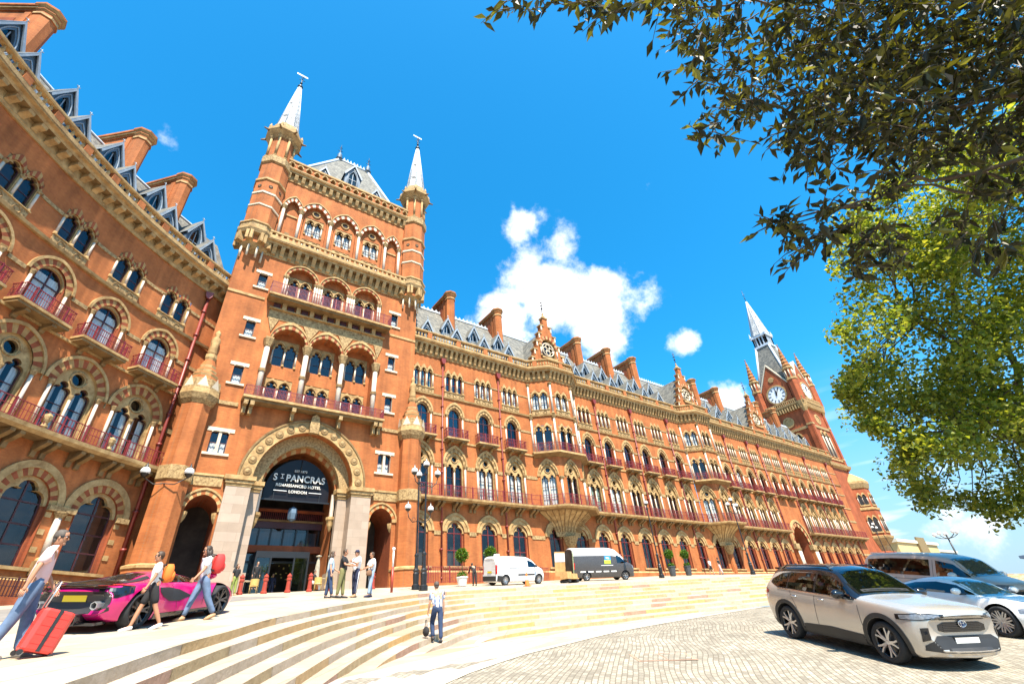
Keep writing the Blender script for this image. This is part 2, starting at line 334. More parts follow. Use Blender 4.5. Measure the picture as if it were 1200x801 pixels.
    # people
    simple('skin', (0.50, 0.27, 0.17), 0.55, var=0.06); simple('skin_tan', (0.42, 0.20, 0.11), 0.55, var=0.06)
    simple('hair_dark', (0.035, 0.022, 0.014), 0.6, var=0.3, scale=30); simple('hair_grey', (0.075, 0.058, 0.045), 0.7, var=0.3, scale=30)
    simple('hair_fair', (0.055, 0.030, 0.015), 0.6, var=0.3, scale=30)
    simple('cloth_pink', (0.70, 0.47, 0.45), 0.9, var=0.06); simple('cloth_white', (0.76, 0.75, 0.74), 0.9, var=0.05)
    simple('denim', (0.11, 0.16, 0.25), 0.9, var=0.25, scale=8); simple('denim_pale', (0.24, 0.31, 0.40), 0.9, var=0.2, scale=8)
    simple('denim_dark', (0.025, 0.045, 0.10), 0.9, var=0.25, scale=8)
    simple('cloth_black', (0.018, 0.017, 0.018), 0.9, var=0.2); simple('cloth_olive', (0.17, 0.16, 0.06), 0.9, var=0.15)
    simple('cloth_green', (0.22, 0.26, 0.06), 0.9, var=0.15); simple('cloth_navy', (0.02, 0.025, 0.06), 0.9); simple('cloth_sky', (0.42, 0.55, 0.70), 0.9)
    simple('cloth_brown', (0.20, 0.10, 0.05), 0.8); simple('shoe_grey', (0.20, 0.19, 0.18), 0.7); simple('shoe_tan', (0.40, 0.24, 0.12), 0.7)
    simple('sand_wall', (0.55, 0.40, 0.18), 0.9, var=0.1); simple('sand_dark', (0.20, 0.14, 0.06), 0.9, var=0.15)
    simple('cream_wall', (0.66, 0.58, 0.44), 0.9, var=0.06); simple('roof_blue', (0.10, 0.14, 0.20), 0.7)
    check_cloth('check', (0.72, 0.74, 0.78), (0.10, 0.14, 0.24), (0.30, 0.36, 0.48))

# ------------------------------------------------------------------ mesh builder
class MB:
    def __init__(s): s.v = []; s.f = []; s.m = []; s.s = []
    def add(s, verts, faces, mat, smooth=False, M=None):
        o = len(s.v)
        if M is not None: verts = [M @ Vector(p) for p in verts]
        s.v.extend([tuple(p) for p in verts])
        for i, f in enumerate(faces):
            s.f.append([o+k for k in f]); s.m.append(mat if isinstance(mat, str) else mat[i]); s.s.append(smooth)
    def merge(s, o, M=None):
        k = len(s.v)
        s.v.extend([tuple(M @ Vector(p)) for p in o.v] if M is not None else o.v)
        s.f.extend([[k+i for i in f] for f in o.f]); s.m.extend(o.m); s.s.extend(o.s)
    def box(s, x0, x1, y0, y1, z0, z1, mat, M=None):
        if x0 > x1: x0, x1 = x1, x0
        if y0 > y1: y0, y1 = y1, y0
        if z0 > z1: z0, z1 = z1, z0
        v = [(x0,y0,z0),(x1,y0,z0),(x1,y1,z0),(x0,y1,z0),(x0,y0,z1),(x1,y0,z1),(x1,y1,z1),(x0,y1,z1)]
        s.add(v, [(0,3,2,1),(4,5,6,7),(0,1,5,4),(1,2,6,5),(2,3,7,6),(3,0,4,7)], mat, False, M)
    def prism(s, poly, y0, y1, mat, M=None, caps=True):
        """polygon in (x,z) extruded along y from y0 (front) to y1"""
        n = len(poly)
        v = [(x, y0, z) for x, z in poly]+[(x, y1, z) for x, z in poly]
        f = [(i, (i+1) % n, n+(i+1) % n, n+i) for i in range(n)]
        if caps:
            t = tessellate_polygon([[Vector((x, z, 0)) for x, z in poly]])
            for a in t: f.append(tuple(a)); f.append(tuple(n+k for k in reversed(a)))
        s.add(v, f, mat, False, M)
    def fill(s, outer, holes, y, mat, M=None):
        rings = [[Vector((x, z, 0)) for x, z in r] for r in [outer]+holes]
        t = tessellate_polygon(rings); flat = [p for r in rings for p in r]
        fs = []
        for a in t:
            p, q, r = (flat[k] for k in a)
            ar = (q-p).cross(r-p).z
            if abs(ar) < 1e-9: continue
            fs.append(tuple(a) if ar > 0 else tuple(reversed(a)))
        s.add([(p.x, y, p.y) for p in flat], fs, mat, False, M)
    def reveal(s, ring, y0, y1, mat, M=None, closed=True):
        n = len(ring); v = [(x, y0, z) for x, z in ring]+[(x, y1, z) for x, z in ring]
        s.add(v, [(i, n+i, n+(i+1) % n, (i+1) % n) for i in range(n if closed else n-1)], mat, False, M)
    def lathe(s, prof, mat, c=(0, 0, 0), n=8, M=None, smooth=False, rot=0.0, sx=1.0, sy=1.0, caps=True):
        v = []; f = []; mm = []
        for r, z in prof:
            for i in range(n):
                a = rot+2*PI*i/n; v.append((c[0]+r*cos(a)*sx, c[1]+r*sin(a)*sy, c[2]+z))
        for k in range(len(prof)-1):
            for i in range(n):
                f.append((k*n+i, k*n+(i+1) % n, (k+1)*n+(i+1) % n, (k+1)*n+i)); mm.append(mat if isinstance(mat, str) else mat[k])
        if caps and prof[0][0] > 1e-6: f.append(tuple(reversed(range(n)))); mm.append(mm[0])
        if caps and prof[-1][0] > 1e-6: f.append(tuple((len(prof)-1)*n+i for i in range(n))); mm.append(mm[-1])
        s.add(v, f, mm, smooth, M)
    def tube(s, path, rad, mat, n=6, M=None, smooth=True, caps=True):
        path = [Vector(p) for p in path]; v = []; f = []
        if not isinstance(rad, (list, tuple)): rad = [rad]*len(path)
        u = None
        for i, p in enumerate(path):
            d = (path[min(i+1, len(path)-1)]-path[max(i-1, 0)])
            d = d.normalized() if d.length > 1e-9 else Vector((0, 0, 1))
            if u is None: u = d.orthogonal().normalized()
            else:
                u = u-d*u.dot(d); u = u.normalized() if u.length > 1e-6 else d.orthogonal().normalized()
            w = d.cross(u)
            for k in range(n):
                a = 2*PI*k/n; v.append(p+(u*cos(a)+w*sin(a))*rad[i])
        for i in range(len(path)-1):
            for k in range(n): f.append((i*n+k, i*n+(k+1) % n, (i+1)*n+(k+1) % n, (i+1)*n+k))
        if caps: f.append(tuple(reversed(range(n)))); f.append(tuple((len(path)-1)*n+k for k in range(n)))
        s.add(v, f, mat, smooth, M)
    def ball(s, c, r, mat, nu=10, nv=7, M=None, sx=1, sy=1, sz=1):
        prof = [(r*sin(PI*k/nv), -r*cos(PI*k/nv)*sz) for k in range(nv+1)]
        prof[0] = (1e-5, prof[0][1]); prof[-1] = (1e-5, prof[-1][1])
        s.lathe(prof, mat, c, nu, M, True, 0, sx, sy)
    def grid(s, rows, mat, smooth=True, M=None):
        m = len(rows[0]); v = [p for r in rows for p in r]
        f = [(j*m+i, j*m+i+1, (j+1)*m+i+1, (j+1)*m+i) for j in range(len(rows)-1) for i in range(m-1)]
        s.add(v, f, mat, smooth, M)
    def sweep(s, path, prof, mat, closed_prof=True, ends=True):
        """profile of (out, z) carried along a plan path [(x,y)]; out is to the right of travel, corners mitred"""
        n = len(path); m = len(prof); v = []; f = []
        for i, p in enumerate(path):
            a = Vector(path[max(i-1, 0)]); b = Vector(path[i]); c = Vector(path[min(i+1, n-1)])
            d0 = (b-a) if i > 0 else (c-b); d1 = (c-b) if i < n-1 else (b-a)
            d0.normalize(); d1.normalize()
            n0 = Vector((d0.y, -d0.x)); n1 = Vector((d1.y, -d1.x)); nn = (n0+n1)
            nn = nn/(nn.length_squared/2) if nn.length > 1e-6 else n0
            for o, z in prof: v.append((b.x+nn.x*o, b.y+nn.y*o, z))
        mm = []
        for i in range(n-1):
            for k in range(m if closed_prof else m-1):
                f.append((i*m+k, (i+1)*m+k, (i+1)*m+(k+1) % m, i*m+(k+1) % m)); mm.append(mat if isinstance(mat, str) else mat[k])
        if ends and closed_prof:
            f.append(tuple(range(m))); mm.append(mm[0]); f.append(tuple((n-1)*m+k for k in reversed(range(m)))); mm.append(mm[0])
        s.add(v, f, mm, False)
    def mesh(s, name):
        me = bpy.data.meshes.new(name); me.from_pydata(s.v, [], s.f)
        keys = list(dict.fromkeys(s.m)); ix = {k: i for i, k in enumerate(keys)}
        for k in keys: me.materials.append(MATS[k])
        me.polygons.foreach_set('material_index', [ix[k] for k in s.m])
        me.polygons.foreach_set('use_smooth', s.s); me.update()
        return me
    def build(s, name, parent=None, loc=(0, 0, 0), rotz=0.0, normals=False):
        me = s.mesh(name)
        if normals:
            bm = bmesh.new(); bm.from_mesh(me); bmesh.ops.remove_doubles(bm, verts=bm.verts, dist=1e-5); bmesh.ops.recalc_face_normals(bm, faces=bm.faces); bm.to_mesh(me); bm.free()
        o = bpy.data.objects.new(name, me); COL.objects.link(o); o.location = loc; o.rotation_euler = (0, 0, rotz)
        if parent: o.parent = parent
        return o

def tag(o, label=None, cat=None, group=None, kind=None):
    if label: o['label'] = label
    if cat: o['category'] = cat
    if group: o['group'] = group
    if kind: o['kind'] = kind
    return o
def empty(name, loc, rotz=0.0, label=None, cat=None, group=None, kind=None):
    o = bpy.data.objects.new(name, None); COL.objects.link(o); o.location = loc; o.rotation_euler = (0, 0, rotz); o.empty_display_size = 0.2
    return tag(o, label, cat, group, kind)
KIDS = {}
def kids(o): return [c for c in bpy.data.objects if c.parent == o]
def copy_tree(o, parent=None, loc=None, rotz=None, known=None):
    """a copy of a thing or part with copies of everything below it"""
    c = o.copy(); COL.objects.link(c)
    if parent is not None: c.parent = parent
    if loc is not None: c.location = loc
    if rotz is not None: c.rotation_euler = (0, 0, rotz)
    ch = KIDS.get(o.name)
    if ch is None: ch = [k for k in o.children]; KIDS[o.name] = ch
    for k in ch: copy_tree(k, c)
    return c

# ------------------------------------------------------------------ terrain
GY = [-400, -60, -3, 0, 2.5, 4.75, 7.2, 10.2, 14.2, 17.8, 26, 400]
GZ = [-4.9, -4.0, -1.9, -1.62, -1.42, -1.11, -.70, -.32, -.17, -.13, -.05, 0]
def zlow(x, y): return .03*(min(max(x, -10), 25)-10)+float(np.interp(y, GY, GZ))
def zpl(x, y): return 2.35+.022*(min(max(x, -25), 55)-13.3)+.114*(min(y, 39.5)-26.3)
def smooth(t): t = max(0, min(1, t)); return t*t*(3-2*t)
NOSE = {
 0: [(-4.6,-2),(-3.4,1.2),(-1.5,5.0),(-.28,7.51),(.9,10.3),(1.87,12.08),(3.04,14.42),(4.1,15.9),(5.83,18.2),(7.7,20.4),(11.6,24),(14.5,25.15),(18,25.4),(30,25.4),(170,25.4)],
 1: [(-3.8,-1.2),(-2.6,2),(-.7,5.9),(.35,8.1),(1.62,10.8),(2.53,12.4),(3.6,14.2),(4.83,15.96),(7.69,19.3),(9.6,20.95),(12.5,23.3),(15,24.25),(18.5,24.46),(30,24.46),(170,24.5)],
 2: [(-3,-.6),(-1.8,2.8),(.1,6.8),(1.02,8.74),(2.61,11.7),(3.3,12.9),(4.93,15.4),(6.05,16.7),(7.53,18.25),(9.31,20.2),(13,22.75),(16,23.45),(19,23.52),(30,23.52),(170,23.6)],
 3: [(-2.2,0),(-1,3.5),(.85,7.6),(1.71,9.2),(2.27,10.26),(3,11.5),(4.21,13.4),(5.4,15.),(6.64,16.57),(8.05,18.06),(9.8,20),(13.4,22),(16.5,22.55),(19.5,22.58),(30,22.58),(170,22.7)],
 4: [(-1.4,.6),(-.2,4.2),(1.6,8.3),(2.44,9.7),(3.79,11.95),(4.6,13.2),(5.7,14.7),(6.9,16.2),(8.3,17.7),(9.2,18.6),(13,21),(16.5,21.6),(20,21.64),(30,21.64),(170,21.8)],
 5: [(-.6,1.2),(.6,5),(2.4,9.0),(3.2,10.2),(4.6,12.4),(5.96,14.2),(7.14,15.6),(8.2,16.7),(12.5,20.05),(16.5,20.66),(20,20.7),(30,20.7),(170,20.9)],
 6: [(.2,1.8),(1.4,5.8),(3.5,10),(4.5,11.4),(5.45,12.8),(6.74,14.4),(7.5,15.2),(11.8,19),(16,19.7),(20,19.76),(30,19.76),(170,20)],
 7: [(1,2.4),(2.2,6.6),(5.2,12),(7.2,14.2),(8.46,15.55),(11.6,18),(16,18.75),(20,18.82),(30,18.82),(170,19.1)],
 8: [(1.8,3),(3,7.4),(6.9,13),(9.2,15.1),(11.4,16.8),(15,17.7),(20,17.9),(30,17.9),(170,18.2)],
}
def resample(pts, n):
    p = [Vector((a[0], a[1], 0)) for a in pts]
    # centripetal-ish Catmull-Rom
    out = []
    for i in range(len(p)-1):
        p0 = p[max(i-1, 0)]; p1 = p[i]; p2 = p[i+1]; p3 = p[min(i+2, len(p)-1)]
        l = (p2-p1).length
        t1 = (p2-p0)/max(1e-6, (p2-p1).length+(p1-p0).length)*l; t2 = (p3-p1)/max(1e-6, (p3-p2).length+(p2-p1).length)*l
        for k in range(12):
            t = k/12; h = t*t*t; q = t*t
            out.append(p1*(2*h-3*q+1)+t1*(h-2*q+t)+p2*(-2*h+3*q)+t2*(h-q))
    out.append(p[-1])
    L = [0]
    for a, b in zip(out[:-1], out[1:]): L.append(L[-1]+(b-a).length)
    res = []
    for k in range(n):
        d = L[-1]*k/(n-1); j = 0
        j = int(np.searchsorted(L, d)); j = max(1, min(j, len(L)-1))
        t = (d-L[j-1])/max(1e-9, L[j]-L[j-1]); q = out[j-1].lerp(out[j], t); res.append((q.x, q.y))
    return res
N0 = np.array(resample(NOSE[0], 260))
def bump(x, y):
    if y > 29 or y < 13: return 0.0
    d = math.sqrt(float(((N0-(x, y))**2).sum(1).min()))
    return .12*smooth(d/1.5)*(1-smooth((y-24)/4))*smooth((y-13)/5)
def zup(x, y): return zpl(x, y)+bump(x, y)
# ------------------------------------------------------------------ building kit
# local frame of every facade piece: x along the wall (to the right), y = 0 the wall face, -y towards the street, z up
def arch(w, zs, rise, x0=0.0, n=8):
    rr = (w*w+rise*rise)/(2*w) if rise > 1.0001*w else None
    L = []
    for i in range(n+1):
        t = i/n
        if rr is None: a = PI-t*PI/2; L.append((w*cos(a), zs+rise*sin(a)))
        else:
            a1 = math.atan2(rise, -(rr-w)); a = PI+(a1-PI)*t; L.append((rr-w+rr*cos(a), zs+rr*sin(a)))
    L[-1] = (0.0, zs+rise)
    return [(x0+x, z) for x, z in L]+[(x0-x, z) for x, z in reversed(L[:-1])]
def outline(w, z0, zs, rise, x0=0.0, n=8): return [(x0-w, z0)]+arch(w, zs, rise, x0, n)+[(x0+w, z0)]
def trefoil(w, zs, rise, x0=0.0):
    r1 = w*0.52; c1 = (-w+r1, zs+r1*0.15); r2 = w*0.50; c2 = (0, zs+rise-r2)
    p = [(-w, zs)]
    for k in range(5): a = R(180-k*28); p.append((c1[0]+r1*cos(a), c1[1]+r1*sin(a)))
    for k in range(5): a = R(178-k*22); p.append((c2[0]+r2*cos(a), c2[1]+r2*sin(a)))
    p = [q for q in p if q[0] < -1e-4]
    return [(x0+x, z) for x, z in p]+[(x0, zs+rise)]+[(x0-x, z) for x, z in reversed(p)]
def circle(x, z, r, n=14): return [(x+r*cos(2*PI*k/n), z+r*sin(2*PI*k/n)) for k in range(n)]
def ring(mb, a, b, y0, y1, mats, soffit=True):
    """voussoirs between inner arch polyline a and outer arch polyline b (same length)"""
    n = len(a)-1
    for i in range(n):
        m = mats[i % len(mats)]
        p, q, r, t = a[i], a[i+1], b[i+1], b[i]
        v = [(p[0], y0, p[1]), (q[0], y0, q[1]), (r[0], y0, r[1]), (t[0], y0, t[1]), (p[0], y1, p[1]), (q[0], y1, q[1]), (r[0], y1, r[1]), (t[0], y1, t[1])]
        f = [(3, 2, 1, 0), (2, 3, 7, 6)]
        if soffit: f.append((0, 1, 5, 4))
        if i == 0: f.append((0, 4, 7, 3))
        if i == n-1: f.append((1, 2, 6, 5))
        mb.add(v, f, m)
def flip_front(mb): pass

class Tpl:
    def __init__(s, name, root, kids): s.name = name; s.me = root.mesh(name); s.k = [(n, m.mesh(n)) for n, m in kids]
    def put(s, parent, loc, rotz=0.0, skip=()):
        o = bpy.data.objects.new(s.name, s.me); COL.objects.link(o)
        if parent: o.parent = parent; loc = Vector(loc)-parent.location
        o.location = loc; o.rotation_euler = (0, 0, rotz)
        for n, me in s.k:
            if n in skip: continue
            c = bpy.data.objects.new(n, me); COL.objects.link(c); c.parent = o
        return o

def interior(mb, out, y0, depth=0.8):
    mb.reveal(out, y0, y0+depth, 'interior'); mb.fill(out, [], y0+depth, 'interior')
def bars(mb, segs, y, t, mat, d=0.05):
    for (x0, z0), (x1, z1) in segs:
        if abs(x0-x1) < 1e-6: mb.box(x0-t/2, x0+t/2, y, y+d, min(z0, z1), max(z0, z1), mat)
        else: mb.box(min(x0, x1), max(x0, x1), y+.002, y+d-.002, z0-t/2, z0+t/2, mat)
def frame_ring(mb, out, t, y, mat, d=0.06):
    """a frame following the outline, t wide inside it"""
    cx = sum(p[0] for p in out)/len(out); z0 = min(p[1] for p in out); z1 = max(p[1] for p in out); w = max(abs(p[0]-cx) for p in out)
    inn = [(cx+(x-cx)*(1-t/w), z0+t+(z-z0)*(1-2*t/(z1-z0))) for x, z in out]
    n = len(out)
    for i in range(n):
        j = (i+1) % n; p, q, r, s_ = out[i], out[j], inn[j], inn[i]
        mb.add([(p[0], y, p[1]), (q[0], y, q[1]), (r[0], y, r[1]), (s_[0], y, s_[1]), (r[0], y+d, r[1]), (s_[0], y+d, s_[1])], [(0, 3, 2, 1), (3, 5, 4, 2)], mat)
def colonnette(mb, x, y, z0, z1, r, mat='shaft', cap=0.32, capmat='carved'):
    mb.lathe([(r*1.7, 0), (r*1.7, .10), (r*1.15, .18)], 'stone', (x, y, z0), 8)
    mb.lathe([(r, .18), (r, z1-z0-cap)], mat, (x, y, z0), 8, smooth=True)
    mb.lathe([(r*1.1, z1-z0-cap), (r*1.25, z1-z0-cap+.06), (r*2.0, z1-z0-.07), (r*2.1, z1-z0)], capmat, (x, y, z0), 8)
def drapes(mb, w, z0, z1, y, frac=0.5, side=0):
    """two gathered curtains leaving the middle open"""
    for sg in (-1, 1):
        if side and sg != side: continue
        n = 16; rows = []
        for z in (z0, z1):
            rows.append([(sg*(w-(w*frac)*k/n), y+.04*sin(k*2.4), z) for k in range(n+1)])
        mb.grid(rows, 'curtain')

def win_single(name, w, z0, zs, rise, w1, r1, w2, r2, vous=('stone', 'brick_deep'), frame='frame_dark', nv=7, shafts=0, shaft_z0=None, curtain=None, transoms=(), sill=True, inner=0.86, jamb='brick_deep', trefoil_head=True):
    rt = MB(); n = nv
    a0 = arch(w, zs, rise, 0, n); a1 = arch(w1, zs, r1, 0, n); a2 = arch(w2, zs, r2, 0, n)
    ring(rt, a0, a1, -.06, .0, vous); ring(rt, a1, a2, -.13, 0, ('stone',))
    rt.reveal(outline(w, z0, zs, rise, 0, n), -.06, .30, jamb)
    wi = w*inner; tr = trefoil(wi, zs-.05, rise*0.88) if trefoil_head else arch(wi, zs-.05, rise*.88, 0, n)
    head = arch(w, zs, rise, 0, n)
    poly = [(-w, zs-.12)]+head+[(w, zs-.12), (wi, zs-.12)]+list(reversed(tr))+[(-wi, zs-.12)]
    rt.prism(poly, .08, .30, 'stone')
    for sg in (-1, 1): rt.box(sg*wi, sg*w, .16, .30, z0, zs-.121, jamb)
    ow = [(-wi, z0)]+[(x, z) for x, z in tr]+[(wi, z0)]
    interior(rt, outline(w, z0, zs, rise, 0, n), .30)
    if sill: rt.box(-w1, w1, -.16, .3, z0-.16, z0, 'stone')
    if shafts:
        for sg in (-1, 1): colonnette(rt, sg*(w+.22), -.07, shaft_z0 if shaft_z0 is not None else z0, zs, .085)
    sa = MB(); frame_ring(sa, outline(wi, z0+.01, zs-.05, rise*.9, 0, n), .07, .25, frame)
    bars(sa, [((0, z0), (0, zs+rise*.8))]+[((-wi, t), (wi, t)) for t in transoms], .25, .075, frame)
    pa = MB(); pa.fill(outline(wi*1.02, z0, zs-.05, rise*.9, 0, n), [], .29, 'pane')
    k = [('sash', sa), ('pane', pa)]
    if curtain:
        cu = MB(); drapes(cu, wi, z0+.05, curtain[0], .345, curtain[1]); k.append(('curtain', cu))
    return Tpl(name, rt, k)

def win_tracery(name, w, z0, zs, rise, w1, r1, w2, r2, vous=('stone', 'stone_dark'), lw=None, lzs=None, lrise=None, orad=0.3, nv=8, shafts=True, curtain=0.55, frame='frame_dark', mats=('stone',), shaft_z0=None):
    """two lancets and an oculus under one arch"""
    rt = MB(); n = nv
    a0 = arch(w, zs, rise, 0, n); a1 = arch(w1, zs, r1, 0, n); a2 = arch(w2, zs, r2, 0, n)
    ring(rt, a0, a1, -.06, 0, vous); ring(rt, a1, a2, -.14, 0, ('stone',))
    out = outline(w, z0, zs, rise, 0, n)
    rt.reveal(out, -.06, .36, 'stone')
    lw = lw or w*.41; lx = w*.49; lzs = lzs or zs-.35; lrise = lrise or lw*1.25
    oz = zs+rise*.48
    hl = [(-lx-lw, z0+.03)]+trefoil(lw, lzs, lrise, -lx)+[(-lx+lw, z0+.03)]
    hr = [(-x, z) for x, z in reversed(hl)]
    oc = circle(0, oz, orad)
    rt.fill(out, [hl, hr, oc], .12, 'stone')
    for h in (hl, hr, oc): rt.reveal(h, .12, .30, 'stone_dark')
    # roll mouldings round the oculus and the mullion shaft
    rr = [(orad*1.32*cos(2*PI*k/14), .10, oz+orad*1.32*sin(2*PI*k/14)) for k in range(15)]
    rt.tube(rr, .05, 'carved', 5)
    colonnette(rt, 0, .10, z0, lzs, .07)
    interior(rt, out, .36)
    if shafts:
        for sg in (-1, 1): colonnette(rt, sg*(w+.2), -.07, shaft_z0 if shaft_z0 is not None else z0, zs, .095)
    sa = MB()
    for sg in (-1, 1):
        frame_ring(sa, [(x if sg < 0 else -x, z) for x, z in (hl if sg < 0 else hl)], .05, .27, frame)
        for t in (z0+(lzs-z0)*.36, z0+(lzs-z0)*.72): bars(sa, [((sg*lx-lw, t), (sg*lx+lw, t))], .27, .05, frame)
    pa = MB(); pa.fill(out, [], .33, 'pane')
    k = [('sash', sa), ('pane', pa)]
    if curtain:
        cu = MB()
        for sg in (-1, 1):
            m = MB(); drapes(m, lw*1.05, z0+.04, lzs+lrise*.4, .46, curtain); cu.merge(m, Matrix.Translation((sg*lx, 0, 0)))
        k.append(('curtain', cu))
    return Tpl(name, rt, k)

def win_lights(name, n, lw, pitch, z0, zs, rise, panel=0.0, frame='frame_red', hood=0.14, top=None, tref=True, shaft=.075, curtain=0.0, backmat='stone', wextra=0.16, hood_mats=('stone',), round_over=None):
    """a row of small arched lights with shafts between, carved panels below"""
    rt = MB(); xs = [(i-(n-1)/2)*pitch for i in range(n)]
    W = xs[-1]+lw+wextra; ztop = top or (zs+rise+.12)
    hs = [[(x-lw, z0+.02)]+(trefoil(lw, zs, rise, x) if tref else arch(lw, zs, rise, x, 5))+[(x+lw, z0+.02)] for x in xs]
    rect = [(-W, z0), (-W, ztop), (W, ztop), (W, z0)]
    rt.fill(rect, hs, .04, backmat)
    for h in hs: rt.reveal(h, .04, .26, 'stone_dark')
    for x in xs:
        ring(rt, arch(lw*1.15, zs, rise*1.12, x, 5), arch(pitch/2+.005, zs, rise+hood, x, 5), -.06, .04, hood_mats, True)
    for i in range(n+1): colonnette(rt, (i-n/2)*pitch, -.0, z0, zs, shaft, 'shaft', .22)
    if panel:
        rt.box(-W-.05, W+.05, -.07, .02, z0-panel, z0-.06, 'carved'); rt.box(-W-.1, W+.1, -.14, .26, z0-.06, z0, 'stone')
        for x in xs: rt.tube([(x+panel*.3*cos(2*PI*k/8), -.085, z0-.06-(panel-.06)/2+panel*.3*sin(2*PI*k/8)) for k in range(9)], .035, 'stone_dark', 4)
    interior(rt, rect, .26, .6)
    sa = MB()
    for h, x in zip(hs, xs):
        frame_ring(sa, h, .05, .2, frame); bars(sa, [((x-lw, (z0+zs)/2+.1), (x+lw, (z0+zs)/2+.1))], .2, .05, frame)
    pa = MB(); pa.fill(rect, [], .235, 'pane')
    k = [('sash', sa), ('pane', pa)]
    if curtain:
        cu = MB()
        for x in xs:
            m = MB(); drapes(m, lw, z0, zs+rise*.4, .36, curtain); cu.merge(m, Matrix.Translation((x, 0, 0)))
        k.append(('curtain', cu))
    t = Tpl(name, rt, k); t.rect = rect
    return t

def win_rect(name, w, z0, z1, twin=False):
    rt = MB(); out = [(-w, z0), (-w, z1), (w, z1), (w, z0)]
    rt.reveal(out, 0, .28, 'stone_pale'); interior(rt, out, .28, .5)
    rt.prism([(-w-.32, z1-.02), (-w-.32, z1+.28), (w+.32, z1+.28), (w+.32, z1-.02), (w, z1-.02), (w, z1-.12), (w*.75, z1), (-w*.75, z1), (-w, z1-.12), (-w, z1-.02)], -.05, .1, 'stone_pale')
    rt.box(-w-.28, w+.28, -.12, .28, z0-.18, z0-.003, 'stone_pale')
    if twin: rt.box(-.1, .1, .02, .28, z0, z1, 'stone_pale')
    sa = MB(); frame_ring(sa, out, .06, .2, 'frame_dark'); bars(sa, [((-w, (z0+z1)/2), (w, (z0+z1)/2))], .2, .06, 'frame_dark')
    pa = MB(); pa.fill(out, [], .24, 'pane')
    cu = MB(); cu.grid([[(-w+.06*k, .4+.03*sin(k*2), z) for k in range(int(w*2/.06))] for z in (z0+(z1-z0)*.05, z1-(z1-z0)*.45)], 'curtain')
    return Tpl(name, rt, [('sash', sa), ('pane', pa), ('curtain', cu)])

def railing(mb, path, z0, h, mat='iron_red', spacing=.15, t=.022, posts=1.2):
    mb.sweep(path, [(-.02, z0+h-.04), (.03, z0+h-.04), (.03, z0+h), (-.02, z0+h)], mat)
    for f in (.06, .55): mb.sweep(path, [(-.01, z0+h*f), (.015, z0+h*f), (.015, z0+h*f+.03), (-.01, z0+h*f+.03)], mat)
    for x, y, a in walk(path, spacing):
        M = Matrix.Translation((x, y, 0)) @ Matrix.Rotation(a, 4, 'Z'); mb.box(-t/2, t/2, -t/2, t/2, z0, z0+h-.04, mat, M)
    for x, y, a in walk(path, posts):
        M = Matrix.Translation((x, y, 0)) @ Matrix.Rotation(a, 4, 'Z'); mb.box(-.035, .035, -.035, .035, z0-.02, z0+h+.07, mat, M)
        # scroll panel beside each post
        mb.tube([(.1+.09*cos(k*.8), 0, z0+h*.3+.13*sin(k*.8)) for k in range(9)], .014, mat, 4, M)
def walk(path, step, start=None):
    """points every step along a plan path: x, y, heading"""
    out = []; p = [Vector((a[0], a[1])) for a in path]
    tot = sum((b-a).length for a, b in zip(p[:-1], p[1:])); n = max(1, round(tot/step)); d0 = tot/n; nxt = d0/2; acc = 0
    for a, b in zip(p[:-1], p[1:]):
        l = (b-a).length
        while nxt <= acc+l+1e-9:
            q = a.lerp(b, (nxt-acc)/l); out.append((q.x, q.y, math.atan2(b.y-a.y, b.x-a.x))); nxt += d0
        acc += l
    return out
def offset_path(path, o):
    n = len(path); res = []
    for i, p in enumerate(path):
        a = Vector(path[max(i-1, 0)]); b = Vector(p); c = Vector(path[min(i+1, n-1)])
        d0 = (b-a) if i > 0 else (c-b); d1 = (c-b) if i < n-1 else (b-a); d0.normalize(); d1.normalize()
        n0 = Vector((d0.y, -d0.x)); n1 = Vector((d1.y, -d1.x)); nn = n0+n1; nn = nn/(nn.length_squared/2)
        res.append((b.x+nn.x*o, b.y+nn.y*o))
    return res
def cornice(mb, path, zc, zt, out=.85, corbel=.46, ch=None):
    """corbel table and crowning slab between zc and zt"""
    mb.sweep(path, [(-.1, zc-.08), (.10, zc-.08), (.10, zc+.05), (.13, zc+.1), (.13, zt-.55), (-.1, zt-.55)], ['stone', 'stone', 'stone', 'stone', 'brick', 'brick'])
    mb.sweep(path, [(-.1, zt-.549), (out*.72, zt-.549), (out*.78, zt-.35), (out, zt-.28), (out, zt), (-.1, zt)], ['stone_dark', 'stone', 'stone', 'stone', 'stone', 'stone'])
    mb.sweep(path, [(out+.002, zt-.2), (out+.03, zt-.2), (out+.03, zt-.14), (out+.002, zt-.14)], 'stone_dark')
    for x, y, a in walk(path, corbel):
        M = Matrix.Translation((x, y, 0)) @ Matrix.Rotation(a, 4, 'Z')
        mb.prism2(zt-.6-ch if ch else zc, zt, out, corbel, M)
def _prism2(mb, zc, zt, out, corbel, M):
    w = min(corbel*.24, .19)
    prof = [(-.15, zc+.05), (-.30, zc+.18), (-.34, zc+(zt-.55-zc)*.36), (-out*.66, zt-.78), (-out*.70, zt-.552), (-.15, zt-.552)]
    v = [(-w, y, z) for y, z in prof]+[(w, y, z) for y, z in prof]; n = len(prof)
    f = [(i, (i+1) % n, n+(i+1) % n, n+i) for i in range(n)]+[tuple(reversed(range(n))), tuple(range(n, 2*n))]
    mb.add(v, f, 'stone', False, M)
MB.prism2 = _prism2
